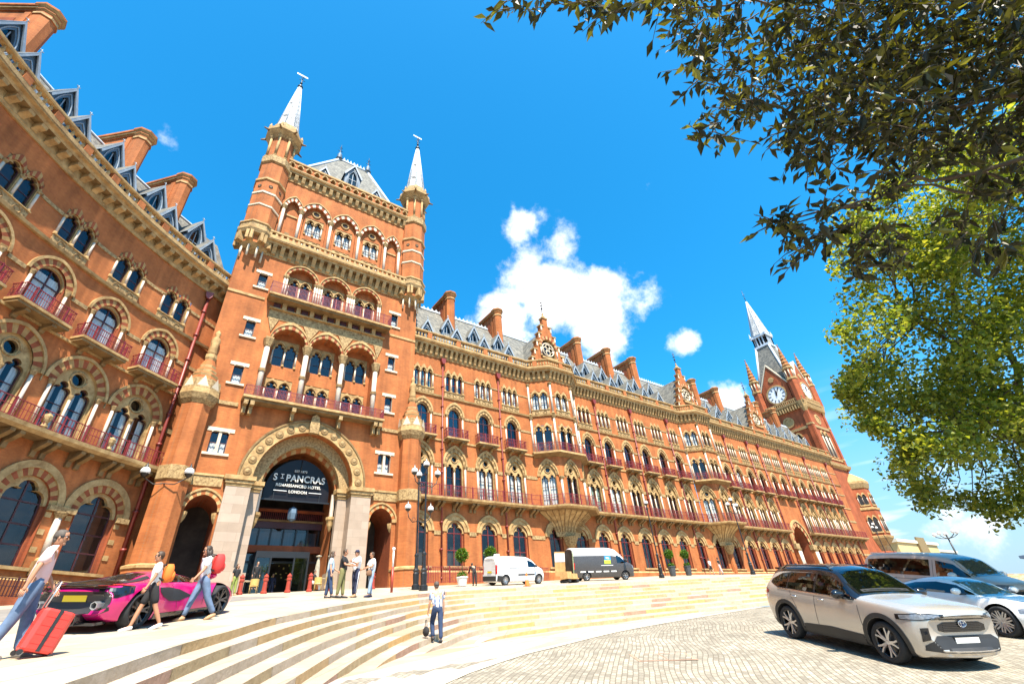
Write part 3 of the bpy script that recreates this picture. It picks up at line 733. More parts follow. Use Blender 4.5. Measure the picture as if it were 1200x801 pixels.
def balustrade(mb, path, z0, z1, out=.55, spacing=.36, ped=3.7):
    p = offset_path(path, out)
    mb.sweep(p, [(-.18, z0), (.18, z0), (.18, z0+.2), (-.18, z0+.2)], 'stone')
    mb.sweep(p, [(-.16, z1-.2), (.17, z1-.2), (.22, z1-.12), (.22, z1), (-.16, z1)], 'stone')
    for x, y, a in walk(p, spacing):
        mb.lathe([(.075, 0), (.06, .1), (.12, .28), (.06, .5), (.08, z1-z0-.4)], 'stone', (x, y, z0+.2), 6)
    for x, y, a in walk(p, ped):
        M = Matrix.Translation((x, y, 0)) @ Matrix.Rotation(a, 4, 'Z'); mb.box(-.26, .26, -.19, .19, z0+.2, z1-.2, 'brick', M); 
def brackets(mb, path, z1, out, spacing, pair=.22, h=.75, w=.13):
    for x, y, a in walk(path, spacing):
        for dx in ((-pair, pair) if pair else (0.0,)):
            M = Matrix.Translation((x, y, 0)) @ Matrix.Rotation(a, 4, 'Z')
            prof = [(0, z1-h), (-.12, z1-h+.05), (-.16, z1-h*.6), (-out*.55, z1-h*.42), (-out*.9, z1-.16), (-out*.9, z1), (0, z1)]
            v = [(dx-w, y_, z) for y_, z in prof]+[(dx+w, y_, z) for y_, z in prof]; n = len(prof)
            mb.add(v, [(i, (i+1) % n, n+(i+1) % n, n+i) for i in range(n)]+[tuple(reversed(range(n))), tuple(range(n, 2*n))], 'stone_dark', False, M)
def balcony_tpl(name, hw, z0, z1, out, h=.95):
    """a small balcony on two brackets with an iron railing as its child"""
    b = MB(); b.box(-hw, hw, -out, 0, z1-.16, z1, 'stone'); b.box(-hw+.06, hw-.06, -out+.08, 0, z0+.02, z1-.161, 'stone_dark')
    brackets(b, [(-hw, 0), (hw, 0)], z0+.02, out*.9, hw, .0, .5, .14)
    r = MB(); railing(r, [(-hw+.06, 0), (-hw+.06, -out+.08), (hw-.06, -out+.08), (hw-.06, 0)], z1, h, spacing=.13, posts=.9)
    return Tpl(name, b, [('railing', r)])

def dormer_tpl(name, w, z0, ze, za, depth, roofz=None):
    """timber gabled dormer with an arched light"""
    b = MB(); h = w/2
    front = [(-h, z0), (-h, ze), (0, za), (h, ze), (h, z0)]
    zs = z0+(ze-z0)*.72; rs = (za-ze)*.62+(ze-zs)
    hole = outline(h*.52, z0+.1, zs, rs*.8, 0, 6)
    b.fill(front, [hole], 0, 'lead_blue'); b.reveal(hole, 0, .25, 'lead_blue')
    inn = outline(h*.66, z0+.06, zs, rs*1.0, 0, 6)
    b.tube([(x, -.03, z) for x, z in inn], .055, 'dormer_edge', 4)
    for sg in (-1, 1):
        b.add([(sg*h, 0, z0), (sg*h, 0, ze), (sg*h, depth, ze), (sg*h, depth, z0)], [(0, 1, 2, 3) if sg < 0 else (3, 2, 1, 0)], 'lead_blue')
        e = h+.16; k = (za-ze)/h
        b.add([(sg*e, -.22, ze-.16*k+.10), (0, -.22, za+.10), (0, depth+1.2, za+.10), (sg*e, depth+.6, ze-.16*k+.10),
               (sg*e, -.22, ze-.16*k), (0, -.22, za), (0, depth+1.2, za), (sg*e, depth+.6, ze-.16*k)], [(0, 1, 2, 3), (7, 6, 5, 4), (0, 4, 5, 1), (0, 3, 7, 4)], ['slate', 'lead_blue', 'dormer_edge', 'dormer_edge'])
    b.tube([(0, -.15, za), (0, -.15, za+.42)], [.05, .02], 'dormer_edge', 5)
    for s2 in (-1, 1): b.tube([(0, -.15, za+.24), (s2*.13, -.15, za+.3)], .03, 'dormer_edge', 4)
    for sg in (-1, 1):
        e = h+.16; k = (za-ze)/h
        b.prism([(sg*e, ze-.16*k-.05), (0, za-.02), (0, za-.26), (sg*(e-.1), ze-.16*k-.22)], -.235, -.12, 'dormer_edge')
    s = MB(); bars(s, [((0, z0+.1), (0, zs+rs*.7)), ((-h*.5, zs), (h*.5, zs))], .16, .07, 'dormer_edge')
    p = MB(); p.fill(hole, [], .2, 'pane_dark'); b.fill(hole, [], .5, 'interior')
    return Tpl(name, b, [('sash', s), ('pane', p)])

def chimney_tpl(name, z0, z1, length=3.6, w=.95):
    """a brick slab stack with an octagonal flue at its street end, origin at the flue"""
    b = MB(); hw = w/2
    b.box(-hw, hw, .35, length, z0, z1-.75, 'brick'); b.box(-hw-.07, hw+.07, .6, 1.0, z0, z1-.9, 'brick'); b.box(-hw-.07, hw+.07, length-.5, length+.06, z0, z1-.9, 'brick')
    for sg in (-1, 1): b.box(sg*(hw+.003), sg*(hw+.03), 1.3, length-.8, z0+1.6, z1-1.6, 'brick_deep')
    b.box(-hw-.16, hw+.16, -.1, length+.16, z0, z0+1.1, 'brick'); b.box(-hw-.2, hw+.2, .62, length+.2, z0+1.1, z0+1.3, 'stone')
    for k, (e, dz) in enumerate([(.1, .18), (.22, .17), (.30, .2)]):
        zz = z1-.75+sum(x for _, x in [(.1, .18), (.22, .17), (.30, .2)][:k]); b.box(-hw-e, hw+e, .3-e*.3, length+e, zz, zz+dz, 'brick' if k != 1 else 'stone')
    b.box(-hw*.6, hw*.6, .6, length-.4, z1-.2, z1, 'brick_deep')
    r = .62
    b.lathe([(r*1.35, 0), (r*1.35, 1.15), (r*1.05, 1.4), (r, 1.5), (r, z1-z0-1.25), (r*1.12, z1-z0-1.2), (r*1.12, z1-z0-1.0), (r, z1-z0-.95), (r, z1-z0-.72), (r*1.18, z1-z0-.62), (r*1.18, z1-z0-.45), (r*1.42, z1-z0-.3), (r*1.42, z1-z0-.12), (r*1.2, z1-z0), (r*.7, z1-z0)],
            ['brick', 'stone', 'brick', 'brick', 'brick', 'stone', 'brick', 'brick', 'stone', 'brick', 'stone', 'brick', 'stone', 'brick'], (0, .1, z0), 8, rot=PI/8)
    return Tpl(name, b, [])
def octo(mb, prof, c, mats, rot=PI/8): mb.lathe(prof, mats, c, 8, None, False, rot)
def finial(mb, c, h, mat='black_iron', vane=True):
    x, y, z = c
    mb.tube([(x, y, z), (x, y, z+h)], [.07, .025], mat, 6); mb.ball((x, y, z+h*.3), .16, mat, 8, 5)
    for k, l in ((.55, .34), (.78, .22)):
        for dx, dy in ((1, 0), (0, 1)): mb.tube([(x-dx*l, y-dy*l, z+h*k), (x+dx*l, y+dy*l, z+h*k)], .035, mat, 4)
    if vane: mb.box(x-.75, x+.55, y-.02, y+.02, z+h*.88, z+h*.97, 'lamp_white')
def stepped_gable(mb, hw, z0, za, y0, y1, hole=None, steps=5):
    pts = [(-hw, z0)]; zz = z0+1.6; pts.append((-hw, zz))
    for i in range(steps):
        x = -hw+(hw-.42)*(i+1)/steps; pts.append((x, zz)); zz = z0+1.6+(za-z0-1.6)*(i+1)/steps; pts.append((x, zz))
    full = pts+[(-x, z) for x, z in reversed(pts)]
    mb.fill(full, [hole] if hole else [], y0, 'brick'); mb.fill(full, [], y1, 'brick'); mb.reveal(list(reversed(full)), y0, y1, 'brick')
    for i in range(1, len(pts)-1, 2):
        (xa, za_), (xb, zb_) = pts[i], pts[i+1]
        for sg in (-1, 1):
            mb.box(sg*(xa-.10), sg*(xb+.02), y0-.12, y1+.1, za_+.002, za_+.16, 'stone')
            mb.box(sg*(xa+.02), sg*(xa+.24), y0-.07, y0-.003, za_-.7, za_-.003, 'stone_pale')
    x0 = pts[-1][0]; mb.box(x0-.08, -x0+.08, y0-.12, y1+.1, za+.002, za+.2, 'stone')
    mb.lathe([(.32, 0), (.36, .15), (.1, .6), (.16, .75), (.02, 1.1)], 'stone', (0, (y0+y1)/2, za+.2), 6)
# ------------------------------------------------------------------ the hotel
YW = 40.0
def cell(mb, M, x0, x1, z0, z1, holes, mat='brick'):
    mb.fill([(x0, z0), (x0, z1), (x1, z1), (x1, z0)], holes, 0, mat, M)
def frame_at(x, y, rz): return Matrix.Translation((x, y, 0)) @ Matrix.Rotation(rz, 4, 'Z')
def band(mb, M, x0, x1, z0, z1, mat='carved', p=.06): mb.box(x0, x1, -p, .0, z0, z1, mat, M)

# the levels of the long wing (heights over the datum)
G = dict(w=.92, z0=5.55, zs=8.45, rise=1.0); P = dict(w=.95, z0=11.32, zs=14.65, rise=1.35); Cc = dict(w=.72, z0=17.3, zs=19.9, rise=.95)
def window_kit():
    K = {}
    K['G'] = win_single('arched_window', G['w'], G['z0'], G['zs'], G['rise'], 1.27, 1.42, 1.48, 1.68, ('stone',), 'frame_red', 7, transoms=(8.35,), inner=.84)
    K['Gc'] = win_single('arched_window', G['w'], G['z0'], G['zs'], G['rise'], 1.27, 1.42, 1.48, 1.68, ('stone',), 'frame_red', 7, transoms=(8.35, 6.9), inner=.84, curtain=(8.3, 0))
    K['P'] = win_tracery('tracery_window', P['w'], P['z0'], P['zs'], P['rise'], 1.22, 1.75, 1.40, 2.05, orad=.27, curtain=.8)
    K['C'] = win_single('balcony_window', Cc['w'], Cc['z0'], Cc['zs'], Cc['rise'], .98, 1.28, 1.16, 1.56, ('stone', 'stone_dark'), 'frame_dark', 7, shafts=1, transoms=(19.75,), inner=.93, sill=False, trefoil_head=False)
    K['Cc'] = win_single('balcony_window', Cc['w'], Cc['z0'], Cc['zs'], Cc['rise'], .98, 1.28, 1.16, 1.56, ('stone', 'stone_dark'), 'frame_dark', 7, shafts=1, transoms=(19.75,), inner=.93, sill=False, trefoil_head=False, curtain=(20.2, 1))
    K['T'] = win_lights('triple_window', 3, .25, .74, 22.55, 24.35, .42, panel=.7, hood=.5, frame='frame_red', curtain=.55)
    K['bal'] = balcony_tpl('balcony', 1.28, 16.95, 17.25, .85)
    # canted bays
    K['Po'] = win_tracery('tracery_window', .86, 11.32, 14.65, 1.35, 1.08, 1.7, 1.2, 1.95, orad=.25, shafts=False, curtain=.9)
    K['Co'] = win_lights('twin_window', 2, .40, 1.02, 17.3, 19.75, .7, hood=.45, frame='frame_dark')
    K['To'] = win_lights('twin_window', 2, .38, 1.0, 22.55, 24.3, .5, panel=.7, hood=.45, frame='frame_dark', curtain=.8)
    K['drain'] = None
    return K

def vary(o, rng):
    """some rooms have darker glass or a blind drawn part of the way"""
    u = rng.random()
    for c in o.children:
        if c.name.startswith('pane') and u < .35:
            c.material_slots[0].link = 'OBJECT'; c.material_slots[0].material = MATS['pane_dark' if u < .2 else 'pane_green']

def drainpipe(mb, x, y, z0, z1, r=.085):
    mb.tube([(x, y-.16, z0), (x, y-.16, z1)], r, 'pipe_red', 8)
    z = z0+.5
    while z < z1-.5: mb.tube([(x, y-.16, z), (x, y-.16, z+.16)], r*1.5, 'pipe_red', 8); mb.box(x-.16, x+.16, y-.08, y, z+.02, z+.14, 'pipe_red'); z += 2.3
    mb.prism([(x-.28, z1+.6), (x+.28, z1+.6), (x+.24, z1+.2), (x+.09, z1-.05), (x-.09, z1-.05), (x-.24, z1+.2)], y-.42, y-.05, 'pipe_red')

def long_wing(K):
    L = Vector((68, YW, 4.0)); neg = -L
    B = empty('long_wing', L, 0, 'long straight red brick hotel wing with rows of arched windows between the two towers', 'hotel wing', 'wings and towers of the brick hotel')
    wall = MB()
    wins = []          # (tpl, x, y, rz)
    def straight(bays, bounds, gate=None):
        for i, x in enumerate(bays):
            a, b = bounds[i]-x, bounds[i+1]-x; M = frame_at(x, YW, 0)
            cell(wall, M, a, b, 2.6, 11.0, [outline(G['w'], G['z0'], G['zs'], G['rise'], 0, 7)])
            cell(wall, M, a, b, 11.0, 17.0, [outline(P['w'], P['z0'], P['zs'], P['rise'], 0, 8)])
            cell(wall, M, a, b, 17.0, 21.75, [outline(Cc['w'], Cc['z0'], Cc['zs'], Cc['rise'], 0, 7)])
            cell(wall, M, a, b, 21.75, 28, [K['T'].rect])
            for e0, e1 in ((a, -1.5), (1.5, b)):
                if e1-e0 > .1: band(wall, M, e0, e1, 8.12, 8.48)
            for e0, e1 in ((a, -1.42), (1.42, b)):
                if e1-e0 > .1: band(wall, M, e0, e1, 14.3, 14.66)
            for e0, e1 in ((a, -1.2), (1.2, b)):
                if e1-e0 > .1: band(wall, M, e0, e1, 19.66, 19.9)
            for e0, e1 in ((a, -1.25), (1.25, b)):
                if e1-e0 > .1: band(wall, M, e0, e1, 24.2, 24.36)
            wins.append((K['Gc' if i % 2 else 'G'], x, YW, 0)); wins.append((K['P'], x, YW, 0))
            wins.append((K['Cc' if i % 3 == 1 else 'C'], x, YW, 0)); wins.append((K['T'], x, YW, 0)); wins.append((K['bal'], x, YW, 0))
    b1 = [19.4, 23.1, 26.85, 30.6]; b2 = [42.6, 46.2, 49.9, 53.6, 57.3, 61.0]; b3 = [73.6, 77.1, 80.7, 84.3]; b4 = [95.8, 99.0, 102.3, 105.3, 108.3, 111.6]
    straight(b1, [17.9, 21.25, 24.97, 28.72, 33.4]); straight(b2, [41.0, 44.4, 48.05, 51.75, 55.45, 59.15, 63.4])
    straight(b3, [71.2, 75.35, 78.9, 82.5, 86.3]); straight(b4, [94.0, 97.4, 100.65, 103.8, 106.8, 109.95, 117.2])
    # gateway bay
    M = frame_at(90.15, YW, 0); gh = outline(2.35, 2.6, 9.4, 2.9, 0, 9)
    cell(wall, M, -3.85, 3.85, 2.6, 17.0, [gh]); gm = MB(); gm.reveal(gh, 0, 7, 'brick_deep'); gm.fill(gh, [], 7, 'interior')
    ring(gm, arch(2.35, 9.4, 2.9, 0, 9), arch(3.0, 9.4, 3.65, 0, 9), -.2, 0, ('stone', 'brick_deep'), False)
    ring(gm, arch(3.0, 9.4, 3.65, 0, 9), arch(3.3, 9.4, 4.0, 0, 9), -.32, 0, ('stone',), False); wall.merge(gm, M)
    for sg in (-1, 1):
        wall.box(sg*2.4, sg*3.4, -.5, -.003, 2.6, 8.6, 'brick', M); wall.box(sg*2.3, sg*3.5, -.6, .0, 8.6, 9.4, 'carved', M)
        for q in (2.6, 3.0, 3.3): colonnette(wall, 90.15+sg*q, YW-.62, 5.0, 8.6, .12)
    def moved(ol, dx): return [(x+dx, z) for x, z in ol]
    cell(wall, M, -3.85, 3.85, 17.0, 21.75, [moved(outline(Cc['w'], Cc['z0'], Cc['zs'], Cc['rise'], 0, 7), d) for d in (-1.6, 1.6)])
    cell(wall, M, -3.85, 3.85, 21.75, 28, [moved(K['T'].rect, d) for d in (-1.6, 1.6)])
    for d in (-1.6, 1.6):
        for k in ('C', 'T', 'bal'): wins.append((K[k], 90.15+d, YW, 0))
    # canted bays
    for cx in (37.2, 67.3):
        e = [(cx-3.8, YW), (cx-1.7, YW-1.75), (cx+1.7, YW-1.75), (cx+3.8, YW)]
        for d in (-1.9, 1.9):
            M = frame_at(cx+d, YW, 0)
            a, b = (-1.9 if d < 0 else -1.9), 1.9
            if cx > 60: a, b = (-2.0, 1.9) if d < 0 else (-1.9, 2.0)
            cell(wall, M, a, b, 2.6, 11.0, [outline(G['w'], G['z0'], G['zs'], G['rise'], 0, 7)]); wins.append((K['G'], cx+d, YW, 0))
            band(wall, M, a, -1.5, 8.12, 8.48); band(wall, M, 1.5, b, 8.12, 8.48)
        for p, q in zip(e[:-1], e[1:]):
            mx, my = (p[0]+q[0])/2, (p[1]+q[1])/2; l = math.hypot(q[0]-p[0], q[1]-p[1]); rz = math.atan2(q[1]-p[1], q[0]-p[0]); M = frame_at(mx, my, rz)
            cell(wall, M, -l/2, l/2, 11.0, 17.0, [outline(.86, 11.32, 14.65, 1.35, 0, 8)])
            cell(wall, M, -l/2, l/2, 17.0, 21.75, [K['Co'].rect]); cell(wall, M, -l/2, l/2, 21.75, 28, [K['To'].rect])
            for k in ('Po', 'Co', 'To'): wins.append((K[k], mx, my, rz))
            for zz in (14.3, 19.66, 24.2):
                for sg in (-1, 1): wall.box(sg*1.2, sg*l/2, -.06, 0, zz, zz+.25, 'carved', M)
        for p in e[1:3]:
            for z0, z1 in ((11.35, 14.4), (17.3, 21.6), (21.95, 26.0)): colonnette(wall, p[0], p[1]-.08, z0, z1, .13)
        for p in (e[0], e[3]):
            for z0, z1 in ((17.3, 21.6), (21.95, 26.0)): colonnette(wall, p[0], p[1]-.1, z0, z1, .12)
        lv = [(8.5, .16), (9.0, .20), (9.5, .30), (10.0, .48), (10.5, .78), (10.8, .98), (10.98, 1.02)]; rows = []
        for z, k in lv: rows.append([(cx+(x-cx)*(.35+.65*k), YW+(y-YW)*k-.02, z) for x, y in e])
        wall.grid(rows[:3], 'carved', False); wall.grid(rows[2:], 'stone', False)
        for q in range(13):
            t = q/12*3; i = min(2, int(t)); fr = t-i; px, py = e[i][0]+(e[i+1][0]-e[i][0])*fr, e[i][1]+(e[i+1][1]-e[i][1])*fr
            wall.tube([(cx+(px-cx)*(.35+.65*k), YW+(py-YW)*k-.03, z) for z, k in lv[1:]], .05, 'stone_dark', 4)
        wall.lathe([(.5, 0), (.5, .3), (.36, .4), (.36, 3.0), (.6, 3.3), (.95, 4.1)], ['stone', 'stone', 'brick', 'carved', 'carved'], (cx, YW-.1, 4.4), 8)
        # blocks that fill the plan of the bay from behind
    wall.build('wall', B, neg)
    path = [(17.9, YW)]+[(33.4, YW), (35.5, 38.25), (38.9, 38.25), (41.0, YW)]+[(63.5, YW), (65.6, 38.25), (69.0, 38.25), (71.1, YW)]+[(117.2, YW)]
    PL = ([(-.05, 2.6), (.22, 2.6), (.22, 5.05), (.1, 5.2), (-.05, 5.2)], ['brick', 'brick', 'stone', 'stone', 'brick'])
    for nm, pp, prof, mt in (('string_course', path, [(-.05, 21.72), (.14, 21.72), (.2, 21.9), (-.05, 21.98)], 'stone'), ('string_course', path, [(-.05, 16.95), (.1, 16.95), (.1, 17.12), (-.05, 17.16)], 'stone'),
                             ('plinth', [(17.9, YW), (86.7, YW)], *PL), ('plinth', [(93.6, YW), (117.2, YW)], *PL)):
        s = MB(); s.sweep(pp, prof, mt); s.build(nm, B, neg)
    c = MB(); cornice(c, path, 26.45, 28.0, .85, .62); c.build('cornice', B, neg)
    c = MB(); balustrade(c, path, 28.0, 29.1, .5); c.build('balustrade', B, neg)
    # the long balcony
    gates = [path[:9]+[(86.4, YW)], [(93.9, YW), (117.2, YW)]]
    for pp in gates:
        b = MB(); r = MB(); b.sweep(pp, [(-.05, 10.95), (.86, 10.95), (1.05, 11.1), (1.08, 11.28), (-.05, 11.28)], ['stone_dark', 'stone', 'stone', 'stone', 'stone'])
        q = offset_path(pp, .95); railing(r, q, 11.28, 1.08, spacing=.17)
        for a, z in (((18.5, 33.3), (41.2, 63.2), (71.4, 86.2)) if pp[0][0] < 50 else ((94.1, 117),)): brackets(b, [(a, YW), (z, YW)], 10.94, .9, 1.86, .24)
        bo = b.build('long_balcony', B, neg); ro = r.build('railing', bo)
    for cx in (37.2, 67.3):
        pp = [(cx-3.8, YW), (cx-1.7, 38.25), (cx+1.7, 38.25), (cx+3.8, YW)]
        b = MB(); b.sweep(pp, [(-.05, 16.7), (.55, 16.95), (.75, 17.02), (.75, 17.24), (-.05, 17.24)], ['stone_dark', 'stone_dark', 'stone', 'stone', 'stone'])
        r = MB(); railing(r, offset_path(pp, .68), 17.24, .95, spacing=.15); bo = b.build('bay_balcony', B, neg); r.build('railing', bo)
    rng = random.Random(8)
    for t, x, y, rz in wins:
        o = t.put(B, (x, y, 0), rz, ('curtain',) if rng.random() < .25 else ())
        vary(o, rng)
    for x in (21.6, 28.9, 44.7, 51.9, 60.1, 75.5, 82.6, 86.4, 94.0, 103.9, 113.6):
        d = MB(); drainpipe(d, x, YW, 4.0, 25.7); d.build('drainpipe', B, neg)
    # roof
    r = MB(); r.add([(17.5, 40.55, 28.3), (117.5, 40.55, 28.3), (117.5, 45.6, 36.9), (17.5, 45.6, 36.9), (17.5, 51, 28.3), (117.5, 51, 28.3)], [(0, 1, 2, 3), (3, 2, 5, 4), (0, 3, 4), (1, 5, 2)], 'slate')
    r.box(17.5, 117.5, 45.45, 45.75, 36.85, 37.1, 'lead_pale')
    x = 18
    while x < 117: r.prism([(x, 37.1), (x+.25, 37.5), (x+.5, 37.1)], 45.56, 45.64, 'lead_pale'); x += .6
    ro = r.build('roof', B, neg)
    for cx in (37.2, 67.3, 90.15):
        g = MB(); y0 = -.65 if cx < 80 else -.15
        hole = outline(1.15, 30.6, 32.2, 1.25, 0, 7)
        stepped_gable(g, 3.1, 28.3, 36.9, y0, y0+.6, hole)
        ring(g, arch(1.15, 32.2, 1.25, 0, 7), arch(1.6, 32.2, 1.75, 0, 7), y0-.12, y0, ('stone', 'brick_deep')); g.reveal(hole, y0, y0+.4, 'stone')
        g.tube([(1.0*cos(2*PI*k/14), y0+.1, 31.9+1.0*sin(2*PI*k/14)) for k in range(15)], .1, 'stone_pale', 5)
        for k in range(4): a = k*PI/2; g.tube([(.5*cos(a)+.34*cos(2*PI*q/8), y0+.1, 31.9+.5*sin(a)+.34*sin(2*PI*q/8)) for q in range(9)], .07, 'stone_pale', 4)
        g.box(-1.3, 1.3, y0-.2, y0+.3, 30.3, 30.6, 'stone')
        for sg in (-1, 1): colonnette(g, sg*1.38, y0-.1, 30.6, 32.2, .09)
        # roof behind the gable
        g.add([(-2.9, y0+.6, 29.3), (2.9, y0+.6, 29.3), (0, y0+.6, 35.3), (-2.9, 5.5, 29.3), (2.9, 5.5, 29.3), (0, 5.5, 35.3)], [(0, 3, 5, 2), (1, 2, 5, 4)], 'slate')
        finial(g, (0, y0+.3, 38.2), 2.2, vane=False)
        go = g.build('gable', B, Vector((cx, YW, 0))-L)
        p = MB(); p.fill(hole, [], y0+.38, 'pane_dark'); p.build('pane', go); 
    K['dl'] = dormer_tpl('dormer', 2.1, 28.4, 29.9, 31.95, 1.2); K['du'] = dormer_tpl('dormer', 1.6, 30.6, 32.5, 34.1, 1.2)
    lows = [20.2, 24.1, 28.0, 31.8]+[x+.9 for x in b2]+[x+.9 for x in b3]+[x+.5 for x in b4]
    for x in lows: K['dl'].put(B, (x, 41.15, 0)); 
    for x in [23.6, 27.4, 31.2]+[x+.75 for x in b2]+[x+.75 for x in b3]+[x+.5 for x in b4[:5]]: K['du'].put(B, (x, 42.45, 0))
    K['ch'] = chimney_tpl('chimney', 31.0, 39.3)
    for x in (24.7, 32.3, 47.6, 54.3, 60.6, 77.8, 85.4, 100.5, 108.0): K['ch'].put(B, (x, 43.6, 0))
    return B

# ------------------------------------------------------------------ curved wing
CC, CR = (27.8, 1.9), 47.75
def cpt(th, r=CR): return (CC[0]+r*cos(R(th)), CC[1]+r*sin(R(th)))
def crot(th): return R(th-90)
def curved_wing(K):
    L = Vector((-5.0, 36.5, 3.3)); neg = -L
    B = empty('curved_wing', L, 0, 'concave red brick hotel wing beside the entrance tower, balconies and striped arches', 'hotel wing', 'wings and towers of the brick hotel')
    wall = MB(); th0, dth, nb = 129.75, 4.85, 6
    hw = CR*math.tan(R(dth/2))
    g = dict(w=1.22, z0=4.85, zs=8.05, rise=1.25); p = dict(w=1.28, z0=11.5, zs=14.55, rise=1.45); c = dict(w=.9, z0=17.5, zs=19.75, rise=1.05)
    W = {}
    W['G'] = win_single('arched_window', g['w'], g['z0'], g['zs'], g['rise'], 1.62, 1.68, 2.0, 2.08, ('brick_deep', 'stone_tan'), 'frame_dark', 9, transoms=(8.0, 6.9, 5.9), inner=.86, curtain=(8.1, 0))
    W['P'] = win_tracery('tracery_window', p['w'], p['z0'], p['zs'], p['rise'], 1.80, 2.0, 1.98, 2.2, ('brick_deep', 'stone_tan'), orad=.38, nv=9, curtain=.7)
    W['C'] = win_single('balcony_window', c['w'], c['z0'], c['zs'], c['rise'], 1.34, 1.5, 1.5, 1.7, ('brick_deep', 'stone_tan'), 'frame_dark', 8, shafts=1, transoms=(19.6,), inner=.95, sill=False, trefoil_head=False, curtain=(20.2, 1))
    W['T'] = win_lights('twin_window', 2, .42, 1.12, 22.6, 24.2, .5, panel=.75, hood=.62, frame='frame_dark', hood_mats=('brick_deep', 'stone_tan'))
    W['bal'] = balcony_tpl('balcony', 1.6, 17.1, 17.45, .95)
    for k in range(nb):
        th = th0+dth*k; x, y = cpt(th); rz = crot(th); M = frame_at(x, y, rz)
        a, b = -hw, (hw if k else hw+3.4)
        cell(wall, M, a, b, 2.4, 11.1, [outline(g['w'], g['z0'], g['zs'], g['rise'], 0, 9)])
        cell(wall, M, a, b, 11.1, 17.1, [outline(p['w'], p['z0'], p['zs'], p['rise'], 0, 9)])
        cell(wall, M, a, b, 17.1, 21.8, [outline(c['w'], c['z0'], c['zs'], c['rise'], 0, 8)])
        cell(wall, M, a, b, 21.8, 28, [W['T'].rect])
        for zz, q, h in ((14.2, 1.99, .36), (19.5, 1.5, .26), (24.0, 1.3, .24)):
            band(wall, M, a, -q, zz, zz+h); band(wall, M, q, b, zz, zz+h)
        for sg in (-1, 1):                       # pier bands and corbel stones of the ground floor
            for zz in (5.6, 6.5, 7.4): wall.box(sg*1.3, sg*1.62, -.05, 0, zz, zz+.28, 'stone', M)
            wall.box(sg*1.26, sg*(hw-.005), -.22, 0, 7.75, 8.05, 'carved', M)
        colonnette(wall, *((M @ Vector((-hw, -.12, 0)))[:2]), 5.2, 7.75, .17)
        wall.box(-hw-.35, -hw+.35, -.3, 0, 4.5, 5.2, 'stone_dark', M)
        for t in ('G', 'P', 'C', 'T', 'bal'): W[t].put(B, (x, y, 0), rz)
    # the drive end of the wing, out of the picture
    x, y = cpt(th0+dth*(nb-.5)); rz = crot(th0+dth*(nb-.5)); cell(wall, frame_at(x, y, rz), -9, 0.02, 2.4, 28, [])
    wall.build('wall', B, neg)
    path = [cpt(158-k*.8) for k in range(43)]       # left to right
    for nm, prof, mt in (('string_course', [(-.05, 21.77), (.16, 21.77), (.22, 21.95), (-.05, 22.02)], 'stone'), ('string_course', [(-.05, 17.0), (.1, 17.0), (.1, 17.15), (-.05, 17.2)], 'stone'),
                         ('plinth', [(-.05, 2.4), (.3, 2.4), (.3, 4.2), (.14, 4.35), (-.05, 4.35)], ['brick', 'brick', 'stone', 'stone', 'brick'])):
        s = MB(); s.sweep(path, prof, mt); s.build(nm, B, neg)
    c2 = MB(); cornice(c2, path, 26.75, 28.0, .95, .9, .5); c2.build('cornice', B, neg)
    c2 = MB(); balustrade(c2, path, 28.0, 29.0, .75, .42, 2.3); c2.build('balustrade', B, neg)
    b = MB(); b.sweep(path, [(-.05, 11.0), (.95, 11.0), (1.15, 11.15), (1.18, 11.36), (-.05, 11.36)], ['stone_dark', 'stone', 'stone', 'stone', 'stone'])
    brackets(b, [cpt(158.2-k*2.425) for k in range(14)], 10.98, 1.0, 2.02, .26, .85)
    for x, y, a in walk(offset_path(path, 1.0), 4.05): b.lathe([(.09, 0), (.2, .12), (.12, .3), (.22, .5), (.24, .72), (.1, .9)], 'carved', (x, y, 11.36), 6)
    r = MB(); railing(r, offset_path(path, 1.08), 11.36, 1.0, spacing=.2, t=.026, posts=1.35)
    bo = b.build('long_balcony', B, neg); r.build('railing', bo)
    d = MB(); x, y = cpt(126.9); drainpipe(d, x, y, 3.4, 26.0, .12); d.build('drainpipe', B, neg)
    # area railings and their plinth along the foot of the wing
    r = MB(); rows = []
    for rr, z in ((48.6, 28.2), (53.4, 37.0), (58, 29)): rows.append([(*cpt(158-k*.8, rr), z) for k in range(44)])
    r.grid(rows, 'slate', False); r.tube([(*cpt(158-k*.8, 53.4), 37.05) for k in range(42)], .14, 'lead_pale', 5)
    r.build('roof', B, neg)
    dl = dormer_tpl('dormer', 2.2, 28.3, 30.2, 32.45, 1.3); du = dormer_tpl('dormer', 1.75, 30.6, 32.9, 34.7, 1.3)
    for k in range(6):
        dl.put(B, (*cpt(127.95+4.87*k, 48.55), 0), crot(127.95+4.87*k)); du.put(B, (*cpt(128.65+4.9*k, 49.8), 0), crot(128.65+4.9*k))
    ch = chimney_tpl('chimney', 30.5, 38.4)
    for th in (131.2, 136.45, 146.9, 152.4): ch.put(B, (*cpt(th, 50.4), 0), crot(th))
    return B

